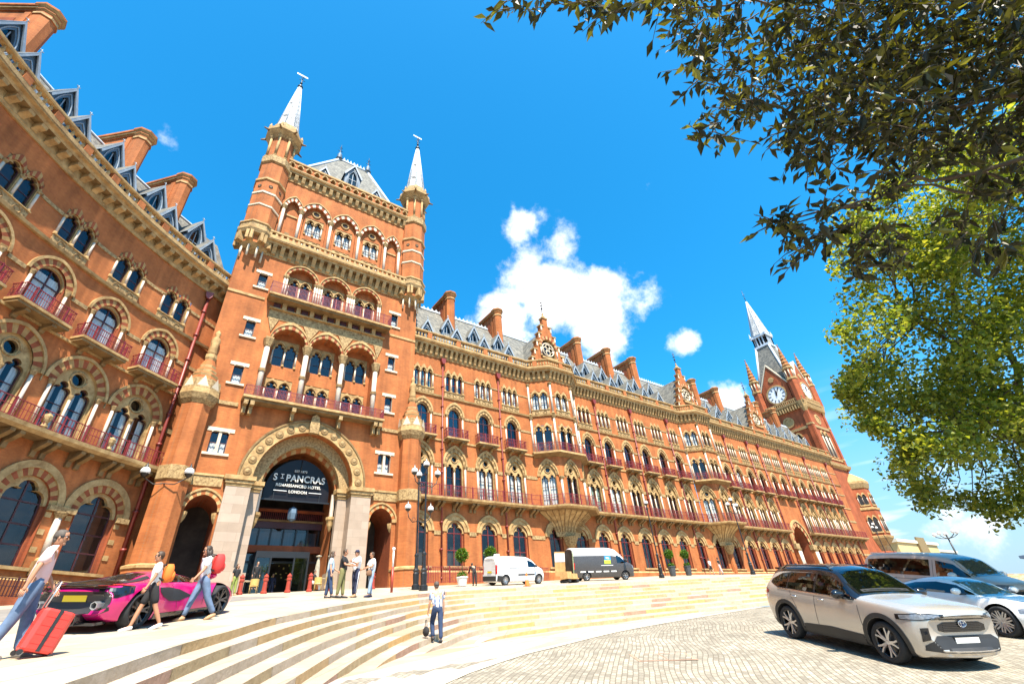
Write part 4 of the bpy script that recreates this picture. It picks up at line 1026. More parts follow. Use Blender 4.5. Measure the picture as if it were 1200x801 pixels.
# ------------------------------------------------------------------ entrance tower
TX, TY = 9.1, 39.3
def entrance_tower(K):
    L = Vector((TX, TY+8, 3.9)); neg = -L
    B = empty('entrance_tower', L, 0, 'tall red brick tower over the arched hotel entrance, two slim conical spires', 'tower', 'wings and towers of the brick hotel')
    w = MB(); M = frame_at(TX, TY, 0)
    ol = lambda x, *a: [(px+x, pz) for px, pz in outline(*a)]
    main = outline(3.75, 2.6, 11.3, 4.15, 0, 12)
    sides = [ol(d, .98, 2.6, 8.75, 1.1, 0, 7) for d in (-6.45, 6.45)]
    rc = lambda x, hw, z0, z1: [(x-hw, z0), (x-hw, z1), (x+hw, z1), (x+hw, z0)]
    cell(w, M, -8.85, 8.85, 2.6, 17.0, [main]+sides+[rc(d, .58, 12.85, 14.5) for d in (-6.5, 6.4)])
    # loggia
    sp = 3.2; cols = [-4.8, -1.6, 1.6, 4.8]
    lg = [(-4.62, 17.4)]+arch(1.42, 23.15, 1.5, -sp, 8)+arch(1.42, 23.15, 1.5, 0, 8)+arch(1.42, 23.15, 1.5, sp, 8)+[(4.62, 17.4)]
    sw = [(-6.45, 19.4), (-6.45, 23.85), (-6.45, 29.1), (6.4, 19.4), (6.4, 23.85), (6.4, 29.1)]
    def rects(z0, z1): return [rc(x, .36, z-.8, z+.8) for x, z in sw if z0 < z < z1]
    cell(w, M, -8.85, 8.85, 17.0, 26.4, [lg]+rects(17, 26.4))
    ups = [ol(d, 1.25, 27.55, 30.35, 1.35, 0, 8) for d in (-sp, 0, sp)]
    cell(w, M, -8.85, 8.85, 26.4, 33.0, ups+rects(26.4, 33))
    tops = [ol(d, hw, 34.5, 39.0, r_, 0, 7) for d, hw, r_ in ((-5.45, .62, 1.2), (-3.1, 1.2, 1.55), (.0, 1.2, 1.55), (3.1, 1.2, 1.55), (5.45, .62, 1.2))]
    cell(w, M, -8.0, 8.0, 33.0, 46.0, tops)
    wq = MB()
    for t, d in zip(tops, (.35, .3, .3, .3, .35)): wq.reveal(t, 0, d, 'brick')
    for t in (tops[0], tops[4]): wq.fill(t, [], .35, 'brick')
    w.merge(wq, M)
    # sides and back of the shaft
    w.box(TX-8.85, TX+8.85, TY+16.5, TY+16.6, 2.6, 46, 'brick')
    for sg in (-1, 1): w.box(TX+sg*8.85, TX+sg*8.75, TY+.02, TY+16.5, 2.6, 46, 'brick')
    # main arch: rosette band, splayed inner order
    mo = arch(3.75, 11.3, 4.15, 0, 12); out = arch(4.68, 11.3, 5.05, 0, 12)
    a3 = arch(2.95, 11.1, 3.45, 0, 12)
    w3 = MB(); ring(w3, mo, out, -.165, 0, ('stone',)); ring(w3, out, arch(4.82, 11.3, 5.2, 0, 12), -.24, 0, ('stone_dark',))
    for i in range(15):
        t = (i+.5)/15*24; k = int(t); f = t-k
        xm = [mo[k][j]*(1-f)+mo[min(k+1, 24)][j]*f for j in (0, 1)]; xo = [out[k][j]*(1-f)+out[min(k+1, 24)][j]*f for j in (0, 1)]
        cx, cz = (xm[0]+xo[0])/2, (xm[1]+xo[1])/2
        w3.lathe([(.30, 0), (.30, .06), (.18, .07), (.1, .12)], ['carved', 'stone_dark', 'carved'], n=10, M=Matrix.Translation((cx, -.165, cz)) @ Matrix.Rotation(PI/2, 4, 'X'))
    w3.prism([(-.34, 15.3), (.34, 15.3), (.38, 16.0), (.3, 16.7), (0, 16.95), (-.3, 16.7), (-.38, 16.0)], -.5, -.1, 'carved')
    w3.reveal(main, 0, .75, 'brick')
    # the carved order behind
    b0 = [(-3.75, 11.1)]+arch(3.75, 11.3, 4.15, 0, 12)+[(3.75, 11.1)]; i0 = [(-2.95, 11.1)]+a3[1:-1]+[(2.95, 11.1)]
    w3.prism(b0+list(reversed(i0)), .70, 1.2, 'carved')
    in_out = [(-2.95, 2.6)]+a3+[(2.95, 2.6)]
    w3.reveal(in_out, 1.2, 4.6, 'brick')
    aa = arch(2.78, 11.0, 3.2, 0, 12); bb = arch(2.98, 11.1, 3.5, 0, 12); ring(w3, aa, bb, 1.25, 1.5, ('brick', 'stone'))
    # granite piers and capitals
    for sg in (-1, 1):
        w3.box(sg*3.72, sg*5.35, -.28, .9, 2.6, 10.55, 'granite'); w3.box(sg*3.6, sg*5.5, -.42, 1.0, 2.6, 5.0, 'granite'); w3.box(sg*3.65, sg*5.45, -.36, 1.0, 5.0, 5.2, 'granite')
        w3.box(sg*2.95, sg*3.71, .72, 1.5, 2.6, 10.5, 'granite'); w3.box(sg*2.75, sg*3.6, .6, 1.6, 2.6, 5.0, 'granite')
        for k, (e, z0, z1) in enumerate(((.03, 10.55, 10.75), (.12, 10.75, 11.0), (.22, 11.0, 11.3))):
            w3.box(sg*(3.72-e), sg*(5.35+e), -.28-e, .66, z0, z1, 'carved' if k == 1 else 'stone'); w3.box(sg*(2.95-e), sg*3.66, .68-e, 1.4, z0-.05, z1-.05, 'carved' if k == 1 else 'stone')
        # pendant capitals of the inner orders
        w3.lathe([(.05, -.9), (.22, -.5), (.3, -.1), (.38, 0), (.38, .2)], 'stone', (sg*2.8, 1.5, 9.0), 8)
        w3.lathe([(.16, 0), (.16, 1.9)], 'shaft', (sg*2.8, 1.5, 9.1), 8)
        # side arches
        x = sg*6.45; ro = [(px+x, pz) for px, pz in arch(.98, 8.75, 1.1, 0, 7)]; rr = [(px+x, pz) for px, pz in arch(1.28, 8.75, 1.42, 0, 7)]; r2 = [(px+x, pz) for px, pz in arch(1.4, 8.75, 1.56, 0, 7)]
        ring(w3, ro, rr, -.1, 0, ('brick', 'stone')); ring(w3, rr, r2, -.18, 0, ('stone',))
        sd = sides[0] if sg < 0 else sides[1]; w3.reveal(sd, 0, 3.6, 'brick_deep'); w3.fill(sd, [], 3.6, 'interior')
        for s2 in (-1, 1): w3.lathe([(.06, -.55), (.2, -.25), (.26, 0), (.26, .16)], 'stone', (x+s2*.98, .25, 8.55), 6)
        # string band, base course
        a, b = 4.85, 7.6
        w3.box(sg*5.6, sg*7.7, -.08, 0, 10.45, 11.15, 'carved'); w3.box(sg*5.58, sg*7.72, -.14, 0, 11.15, 11.3, 'stone')
        w3.box(sg*7.45, sg*8.2, -.2, 0, 2.6, 5.0, 'brick'); w3.box(sg*7.43, sg*8.22, -.26, 0, 5.0, 5.16, 'stone')
        w3.box(sg*5.85, sg*8.0, -.1, 0, 16.65, 16.95, 'carved'); w3.box(sg*5.9, sg*8.85, -.08, 0, 27.05, 27.3, 'stone')
    # loggia depth, columns, spandrel carving and frieze
    w3.reveal(lg, 0, .95, 'brick'); w3.fill([(-4.62, 17.4), (-4.62, 25), (4.62, 25), (4.62, 17.4)], [rc(d, 1.08, z0, z1) for d in (-sp, 0, sp) for z0, z1 in ((17.9, 20.15), (21.4, 24.0))], .95, 'brick')
    for x in cols: colonnette(w3, x, -.12, 17.35, 23.15, .22, 'shaft', .75); w3.lathe([(.29, 0), (.29, .25)], 'stone_dark', (x, -.12, 20.0), 8)
    for x in cols: w3.box(x-.32, x+.32, -.42, .12, 23.15, 23.3, 'stone')
    for d in (-sp, 0, sp):
        ring(w3, arch(1.42, 23.15, 1.5, d, 8), arch(1.6+.0, 23.15, 1.95, d, 8), -.2, 0, ('brick_deep', 'stone'))
        ring(w3, arch(1.6, 23.15, 1.95, d, 8), arch(1.6, 23.3, 2.1, d, 8), -.27, 0, ('stone',))
    w3.box(-5.3, 5.3, -.05, 0.0, 25.42, 26.35, 'carved')
    for x in (-4.85, -1.6, 1.6, 4.85): w3.prism([(x-.7 if abs(x) < 4 else x-.45, 25.42), (x, 24.0), (x+.7 if abs(x) < 4 else x+.45, 25.42)], -.10, -.02, 'carved')
    for k in range(9): x = -4.8+1.2*k; w3.box(x-.28, x+.28, -.12, -.01, 26.5, 27.05, 'frame_dark'); w3.box(x+.42, x+.78, -.32, 0, 26.45, 27.1, 'stone') if k < 8 else None
    w3.box(-5.4, 5.4, -.3, 0, 26.35, 26.46, 'stone')
    for d in (-sp, 0, sp):
        u = ups[(-sp, 0, sp).index(d)]; w3.reveal(u, 0, .5, 'brick'); w3.fill([(d-1.25, 27.5), (d-1.25, 32), (d+1.25, 32), (d+1.25, 27.5)], [rc(d, 1.05, 27.55, 30.9)], .5, 'brick')
        ring(w3, arch(1.25, 30.35, 1.35, d, 8), arch(1.5, 30.35, 1.62, d, 8), -.1, 0, ('stone', 'brick_deep')); ring(w3, arch(1.5, 30.35, 1.62, d, 8), arch(1.6, 30.35, 1.76, d, 8), -.18, 0, ('stone',))
        for s2 in (-1, 1):
            for e in (1.3, 1.52): colonnette(w3, d+s2*e*.98, -.1, 27.6, 30.35, .09)
    # top arcade dressing
    for d, hw, r_ in ((-5.45, .62, 1.2), (-3.1, 1.2, 1.55), (.0, 1.2, 1.55), (3.1, 1.2, 1.55), (5.45, .62, 1.2)):
        ring(w3, arch(hw, 39.0, r_, d, 7), arch(hw+.32, 39.0, r_+.5, d, 7), -.12, 0, ('brick_deep', 'stone_pale')); ring(w3, arch(hw+.32, 39.0, r_+.5, d, 7), arch(hw+.4, 39.0, r_+.66, d, 7), -.2, 0, ('stone',))
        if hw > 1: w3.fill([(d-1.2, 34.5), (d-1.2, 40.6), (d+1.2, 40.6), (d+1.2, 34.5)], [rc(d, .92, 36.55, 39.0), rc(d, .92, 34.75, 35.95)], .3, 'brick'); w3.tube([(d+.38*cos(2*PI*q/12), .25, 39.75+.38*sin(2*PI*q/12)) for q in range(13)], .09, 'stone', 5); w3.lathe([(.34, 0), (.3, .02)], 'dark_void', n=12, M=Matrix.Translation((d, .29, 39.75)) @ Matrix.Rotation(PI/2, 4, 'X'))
        else: w3.box(d-hw, d+hw, .25, .349, 38.2, 38.4, 'stone'); w3.box(d-.22, d+.22, .2, .349, 35.4, 35.9, 'stone_dark')
    for x in (-6.28, -4.62, -1.55, 1.55, 4.62, 6.28): colonnette(w3, x, -.13, 34.45, 39.0, .15, 'shaft', .45)
    w.merge(w3, M)
    w.build('wall', B, neg)
    # stone galleries and the parapet
    pth = [(TX-8.9, TY+10), (TX-8.9, TY), (TX+8.9, TY), (TX+8.9, TY+10)]
    c = MB(); cornice(c, [(TX-7.3, TY), (TX+7.3, TY)], 32.15, 33.75, .95, .74); c.build('gallery_cornice', B, neg); c = MB(); cornice(c, [(TX-7.0, TY), (TX+7.0, TY)], 42.9, 44.3, .7, .74); c.build('cornice', B, neg)
    c = MB(); c.sweep([(TX-7.2, TY-.8), (TX+7.2, TY-.8)], [(-.1, 33.76), (.1, 33.76), (.1, 34.05), (-.1, 34.05)], 'stone'); c.sweep([(TX-7.2, TY-.8), (TX+7.2, TY-.8)], [(-.12, 34.4), (.12, 34.4), (.12, 34.6), (-.12, 34.6)], 'stone')
    for x, y, a in walk([(TX-7.1, TY-.8), (TX+7.1, TY-.8)], .5): c.box(x-.1, x+.1, y-.08, y+.08, 34.05, 34.4, 'stone')
    c.build('gallery_balustrade', B, neg); c = MB()
    hs = [ol(-6.6+.88*k, .24, 44.6, 45.05, .4, 0, 4) for k in range(16)]
    pm = MB(); pm.fill([(-7, 44.3), (-7, 45.6), (7, 45.6), (7, 44.3)], hs, -.3, 'brick'); pm.fill([(-7, 44.3), (-7, 45.6), (7, 45.6), (7, 44.3)], hs, -.02, 'brick')
    for h in hs: pm.reveal(h, -.3, -.02, 'stone'); x = sum(p_[0] for p_ in h)/len(h); ring(pm, arch(.24, 45.05, .4, x, 4), arch(.36, 45.05, .53, x, 4), -.36, -.3, ('stone',))
    pm.box(-7, 7, -.42, .1, 45.6, 45.85, 'stone'); c.merge(pm, M); c.build('parapet', B, neg)
    # turrets
    for sg in (-1, 1):
        cx = TX+.05+sg*8.0; t = MB()
        t.lathe([(.05, 29.6), (.22, 30.0), (.12, 30.4), (.16, 31.6), (.3, 31.7), (.9, 32.1), (1.2, 32.5), (1.2, 33.3), (1.6, 33.4), (1.75, 33.75), (1.75, 34.0), (1.6, 34.0), (1.6, 34.55), (1.7, 34.6), (1.7, 34.75), (1.42, 34.8), (1.42, 37.0), (1.5, 37.05), (1.5, 37.2), (1.42, 37.25), (1.42, 38.7), (1.5, 38.75), (1.5, 38.95), (1.42, 39.0), (1.42, 40.6), (1.55, 40.65), (1.55, 40.9), (1.42, 40.95), (1.42, 43.4), (1.6, 43.5), (1.6, 44.4), (1.35, 44.45), (1.2, 44.6), (1.2, 47.9), (1.5, 48.2), (1.95, 48.7), (1.95, 49.1), (1.6, 49.2), (1.35, 50.3), (1.2, 50.6)],
                ['stone', 'stone', 'stone', 'stone', 'carved', 'stone', 'brick', 'stone', 'carved', 'stone', 'stone', 'carved', 'stone', 'stone', 'stone', 'brick', 'stone_pale', 'stone_pale', 'brick', 'brick', 'stone_pale', 'stone_pale', 'brick', 'brick', 'stone', 'stone', 'brick', 'brick', 'carved', 'carved', 'stone', 'stone', 'brick', 'carved', 'stone', 'stone', 'stone', 'carved', 'carved'], (cx, TY+.25, 0), 8, rot=PI/8)
        for k in range(8):
            a = PI/8+k*PI/4; x, y = cx+1.28*cos(a), TY+.25+1.28*sin(a); colonnette(t, x, y, 44.6, 47.95, .13, 'stone')
            t.tube([(cx+1.7*cos(a), TY+.25+1.7*sin(a), 48.7), (cx+2.35*cos(a), TY+.25+2.35*sin(a), 48.55)], [.16, .07], 'stone_dark', 5)
            t.lathe([(.14, 0), (.2, .25), (.03, .8)], 'stone', (cx+1.75*cos(a), TY+.25+1.75*sin(a), 49.1), 5)
            b_ = k*PI/4
            for q in (-.28, .28): T = Matrix.Translation((cx, TY+.25, 0)) @ Matrix.Rotation(b_+q, 4, 'Z'); t.box(1.05, 1.62, -.13, .13, 32.5, 33.5, 'stone', T)
            t.tube([(cx+.95*cos(a), TY+.25+.95*sin(a), 30.9), (cx+.95*cos(a), TY+.25+.95*sin(a), 32.2)], .1, 'stone_pale', 5)
            for zz in (39.6, 40.2): t.lathe([(.2, 0), (.2, .05), (.1, .06)], ['stone_dark', 'dark_void', 'dark_void'], n=8, M=Matrix.Translation((cx+1.31*cos(b_), TY+.25+1.31*sin(b_), zz-.7 if zz < 40 else zz-2.4+2)) @ Matrix.Rotation(b_, 4, 'Z') @ Matrix.Rotation(PI/2, 4, 'Y'))
        to = t.build('turret', B, neg)
        s = MB(); s.lathe([(1.22, 0), (.22, 8.9)], 'spire_slate', (cx, TY+.25, 50.5), 8, rot=PI/8)
        for k in range(8): a = PI/8+k*PI/4; s.tube([(cx+1.23*cos(a), TY+.25+1.23*sin(a), 50.5), (cx+.2*cos(a), TY+.25+.2*sin(a), 59.4)], .05, 'lead_pale', 4)
        s.ball((cx, TY+.25, 59.7), .33, 'black_iron', 8, 6); finial(s, (cx, TY+.25, 59.8), 2.6); s.build('spire', to)
        # lower buttress shaft with a statue on its cap
        t = MB(); bx = TX+.1+sg*8.62
        t.lathe([(1.3, 2.4), (1.3, 5.0), (1.38, 5.02), (1.38, 5.16), (1.02, 5.3), (1.0, 10.4), (1.12, 10.45), (1.12, 11.35), (1.0, 11.4), (.98, 16.0), (1.2, 16.3), (1.35, 16.7), (1.3, 17.1), (1.25, 17.9), (.95, 17.95), (.85, 18.3), (.9, 18.5), (.7, 18.7), (.72, 18.9), (.55, 19.15), (.57, 19.35), (.35, 19.9), (.42, 20.1), (.42, 20.4)],
                ['brick', 'stone', 'stone', 'stone', 'brick', 'stone', 'carved', 'stone', 'brick', 'carved', 'carved', 'stone', 'carved', 'stone', 'brick', 'stone', 'brick', 'stone', 'brick', 'stone', 'brick', 'stone', 'stone'], (bx, TY-.25, 0), 8, rot=PI/8)
        for k in range(8):
            a = PI/8+k*PI/4
            t.add([(bx+1.28*cos(a), TY-.25+1.28*sin(a), 17.0), (bx+1.28*cos(a+PI/4), TY-.25+1.28*sin(a+PI/4), 17.0), (bx+1.22*cos(a+PI/8), TY-.25+1.22*sin(a+PI/8), 18.1)], [(0, 1, 2)], 'stone_pale')
        bo = t.build('buttress', B, neg)
        st = MB(); st.lathe([(.3, 0), (.34, .2), (.26, .9), (.34, 1.3), (.26, 1.6), (.12, 1.75), (.2, 1.95), (.19, 2.15), (.05, 2.35)], 'stone', (bx, TY-.25, 20.4), 8, smooth=True); st.build('statue', bo)
    # balconies of the front
    for hw, z0, z1, h, o in ((5.75, 17.0, 17.4, .85, 1.05), (5.75, 27.1, 27.5, 1.2, 1.1)):
        b = MB(); b.box(-hw, hw, -o, 0.0, z0+.2, z1, 'stone', M); b.box(-hw+.12, hw-.12, -o+.14, 0, z0, z0+.199, 'stone_dark', M)
        if z0 < 20:
            for x in (-5.45, -5.0, -1.9, 1.9, 5.0, 5.45): b.box(x-.15, x+.15, -.95, 0, z0-.35, z0, 'carved', M); b.box(x-.13, x+.13, -.55, 0, z0-.95, z0-.351, 'carved', M)
        bo = b.build('balcony', B, neg)
        r = MB(); railing(r, [(TX-hw+.08, TY), (TX-hw+.08, TY-o+.08), (TX+hw-.08, TY-o+.08), (TX+hw-.08, TY)], z1, h, spacing=.11, t=.03, posts=1.25); r.build('railing', bo)
    # windows
    k1 = win_lights('twin_window', 2, .40, 1.0, 17.9, 19.3, .55, hood=.3, frame='frame_dark', top=20.15, wextra=.18)
    k2 = win_lights('twin_window', 2, .42, 1.0, 21.4, 23.1, .55, hood=.3, frame='frame_dark', top=24.0, wextra=.16)
    k3 = win_lights('twin_window', 2, .40, 1.0, 27.55, 30.0, .6, hood=.22, frame='frame_dark', top=30.9, wextra=.15)
    k4 = win_lights('twin_window', 2, .33, .8, 36.55, 38.2, .5, hood=.2, frame='frame_dark', top=39.0, wextra=.19, curtain=.9)
    k5 = win_lights('twin_window', 2, .33, .8, 34.75, 35.4, .35, hood=.12, frame='frame_dark', top=35.95, wextra=.19)
    for d in (-sp, 0, sp):
        k1.put(B, (TX+d, TY+.95, 0)); k2.put(B, (TX+d, TY+.95, 0)); k3.put(B, (TX+d, TY+.5, 0))
    for d in (-3.1, 0, 3.1): k4.put(B, (TX+d, TY+.3, 0)); k5.put(B, (TX+d, TY+.3, 0))
    ks = win_rect('narrow_window', .36, -.8, .8)
    for x, z in sw: ks.put(B, (TX+x, TY, z))
    kt = win_rect('twin_window', .58, 12.85, 14.5, True)
    for d in (-6.5, 6.4): kt.put(B, (TX+d, TY, 0))
    # roof
    r = MB(); e = [(1.9, 40.6, 45), (16.4, 40.6, 45), (16.4, 54, 45), (1.9, 54, 45)]; q = [(8.2, 45.2, 57.2), (12.2, 45.2, 57.2), (12.2, 49.5, 57.2), (8.2, 49.5, 57.2)]
    r.add(e+q, [(0, 1, 5, 4), (1, 2, 6, 5), (2, 3, 7, 6), (3, 0, 4, 7), (4, 5, 6, 7)], 'slate')
    for k in range(4): r.tube([e[k], q[k]], .2, 'lead_pale', 5); r.tube([q[k], q[(k+1) % 4]], .2, 'lead_pale', 5)
    for k in range(9): r.prism([(8.2+k*.46, 57.3), (8.4+k*.46, 57.95), (8.6+k*.46, 57.3)], 45.17, 45.23, 'lead_pale')
    for x in (8.2, 12.2): finial(r, (x, 45.2, 57.3), 3.0, vane=False); r.lathe([(.5, 0), (.3, .3), (.34, .8), (.1, 1.4)], 'lead_blue', (x, 45.2, 57.2), 8)
    r.build('roof', B, neg)
    dl = dormer_tpl('dormer', 1.9, 46.5, 48.9, 50.6, 2.0)
    dl.put(B, (TX+.3, 40.9, 1.1)); dl.put(B, (TX-2.9, 41.6, -.6)); dl.put(B, (TX+3.6, 41.6, -.6))
    return B
# ------------------------------------------------------------------ entrance screen, sign
def text_mesh(txt, size, depth=.03, mat='white_paint', bold=0.0):
    cu = bpy.data.curves.new('lettering', 'FONT'); cu.body = txt; cu.size = size; cu.extrude = depth; cu.align_x = 'CENTER'; cu.offset = bold; cu.space_character = 1.06
    o = bpy.data.objects.new('tmp', cu); COL.objects.link(o)
    dg = bpy.context.evaluated_depsgraph_get(); me = bpy.data.meshes.new_from_object(o.evaluated_get(dg)); me.name = 'lettering'
    bpy.data.objects.remove(o); bpy.data.curves.remove(cu)
    me.materials.clear(); me.materials.append(MATS[mat]); me.transform(Matrix.Rotation(PI/2, 4, 'X'))
    return me
def text_part(txt, size, parent, loc, mat='white_paint', bold=0.0, rotz=0.0, sx=1.0):
    o = bpy.data.objects.new('lettering', text_mesh(txt, size, mat=mat, bold=bold)); COL.objects.link(o); o.parent = parent; o.location = loc; o.rotation_euler = (0, 0, rotz); o.scale = (sx, 1, 1)
    return o

def entrance(B):
    L = B.location; off = Vector((TX, TY, 0))-L
    e = MB()          # local frame of the tower front
    y = 4.2
    e.box(-4.2, 4.2, y+4, y+4.1, 2.6, 15, 'interior'); e.box(-4.2, 4.2, y, y+4.1, 14.4, 14.5, 'interior'); e.box(-4.3, 4.3, y-.3, y+4, 2.6, 3.74, 'flags')
    for sg in (-1, 1): e.box(sg*4.1, sg*4.2, y, y+4.1, 2.6, 15, 'interior')
    # terracotta beams, balcony fronts
    e.box(-3.2, 3.2, y-.45, y, 6.85, 7.35, 'brick_deep'); e.box(-3.2, 3.2, y-.1, y+.1, 8.7, 9.2, 'frame_dark'); e.box(-3.2, 3.2, y-.2, y, 9.2, 9.35, 'stone_dark')
    e.box(-3.2, 3.2, y-.25, y-.05, 9.95, 10.15, 'brick_deep'); e.box(-3.2, 3.2, y, y+.1, 10.15, 10.3, 'frame_dark')
    bars(e, [((x, 7.35), (x, 8.7)) for x in (-2.75, -1.85, -.95, 0, .95, 1.85, 2.75)], y-.05, .1, 'black_iron')
    for x in (-2.3, -1.4, -.48, .48, 1.4, 2.3): e.box(x-.36, x+.36, y+.35, y+.37, 7.45, 8.5, 'curtain')
    bars(e, [((x, 9.35), (x, 9.95)) for x in [-3+.15*k for k in range(41)]], y-.12, .03, 'iron_red')
    for x in (-2.95, -1.9, 1.9, 2.95): bars(e, [((x, 3.74), (x, 6.85))], y-.05, .14, 'black_iron')
    bars(e, [((-2.95, 6.2), (2.95, 6.2)), ((-2.95, 3.85), (-1.9, 3.85)), ((1.9, 3.85), (2.95, 3.85))], y-.05, .14, 'black_iron')
    # glass porch box with its lit sign strip
    e.box(-1.95, 1.95, y-1.25, y-1.1, 6.35, 6.8, 'black_iron')
    for x in (-1.9, -.85, .85, 1.9): e.box(x-.06, x+.06, y-1.25, y-1.13, 3.74, 6.35, 'black_iron')
    for sg in (-1, 1): e.box(sg*1.9, sg*1.96, y-1.1, y, 3.74, 6.8, 'black_iron')
    # shop lights and hangings inside
    rr = random.Random(4)
    for k in range(46): x, z = rr.uniform(-2.8, 2.8), rr.uniform(4.9, 6.2); e.box(x-.05, x+.05, y+1.2, y+1.22, z, z+rr.uniform(.05, .16), 'gold')
    for x in (-2.55, -2.2, 2.3): e.box(x-.13, x+.13, y+.6, y+.62, 3.9, 6.1, 'curtain')
    o = e.build('entrance_screen', B, off)
    p = MB(); p.fill([(-2.95, 3.74), (-2.95, 6.85), (2.95, 6.85), (2.95, 3.74)], [[(-.85, 3.8), (-.85, 6.1), (.85, 6.1), (.85, 3.8)]], y, 'pane_screen')
    p.fill([(-1.9, 3.74), (-1.9, 6.35), (-.85, 6.35), (-.85, 3.74)], [], y-1.2, 'pane_screen'); p.fill([(.85, 3.74), (.85, 6.35), (1.9, 6.35), (1.9, 3.74)], [], y-1.2, 'pane_screen')
    p.fill([(-3.2, 7.35), (-3.2, 8.7), (3.2, 8.7), (3.2, 7.35)], [], y+.05, 'pane_dark'); p.build('pane', o)
    # dark glass tympanum that carries the sign
    t = MB(); ys = 1.75; aa = [(-2.62, 9.2)]+arch(2.62, 11.0, 2.9, 0, 12)+[(2.62, 9.2)]
    t.box(-2.62, 2.62, ys, ys+.14, 10.28, 10.4, 'black_iron'); bars(t, [((x, 10.4), (x, 11.6)) for x in (-1.75, 1.75)], ys+.03, .06, 'black_iron')
    tg = [(-2.5, 10.42)]+arch(2.5, 11.0, 2.75, 0, 12)+[(2.5, 10.42)]
    t.fill(tg, [], ys+.12, 'sign_black')
    t.tube([(0, ys+.05, 13.7), (0, ys+.05, 12.75)], .03, 'black_iron', 5)
    so = t.build('entrance_sign', B, off)
    def tx(s, size, z, bold=0.0, x=0.0, sx=1.0): return text_part(s, size, so, (x, ys-.02, z), 'sign_white', bold, 0, sx)
    tx('EST.1873', .25, 12.62); tx('S   PANCRAS', .75, 11.85, .014, 0, .90); tx('T', .39, 12.10, .009, -1.36)
    tx('RENAISSANCE\u00ae HOTEL', .31, 11.40, .006, 0, 1.02); tx('LONDON', .31, 10.93, .006)
    l = MB(); 
    for a, b, z in ((-1.47, -1.25, 12.01), (-1.85, -.85, 11.03), (.85, 1.85, 11.03)): l.box(a, b, ys-.05, ys, z, z+.045, 'lamp_white')
    lo = l.build('sign_rule', so)
    text_part('BOOKING OFFICE', .2, o, (-2.4, y-1.3+.95, 6.42), 'lamp_white') if False else None
    # hanging lantern of the porch
    h = MB(); h.tube([(0, 2.3, 10.3), (0, 2.3, 9.95)], .03, 'black_iron', 5); h.lathe([(.1, 1.0), (.32, .85), (.36, .5), (.3, .05), (.12, -.1)], 'lead_blue', (0, 2.3, 9.0), 6); h.build('hanging_lantern', B, off)
    return B

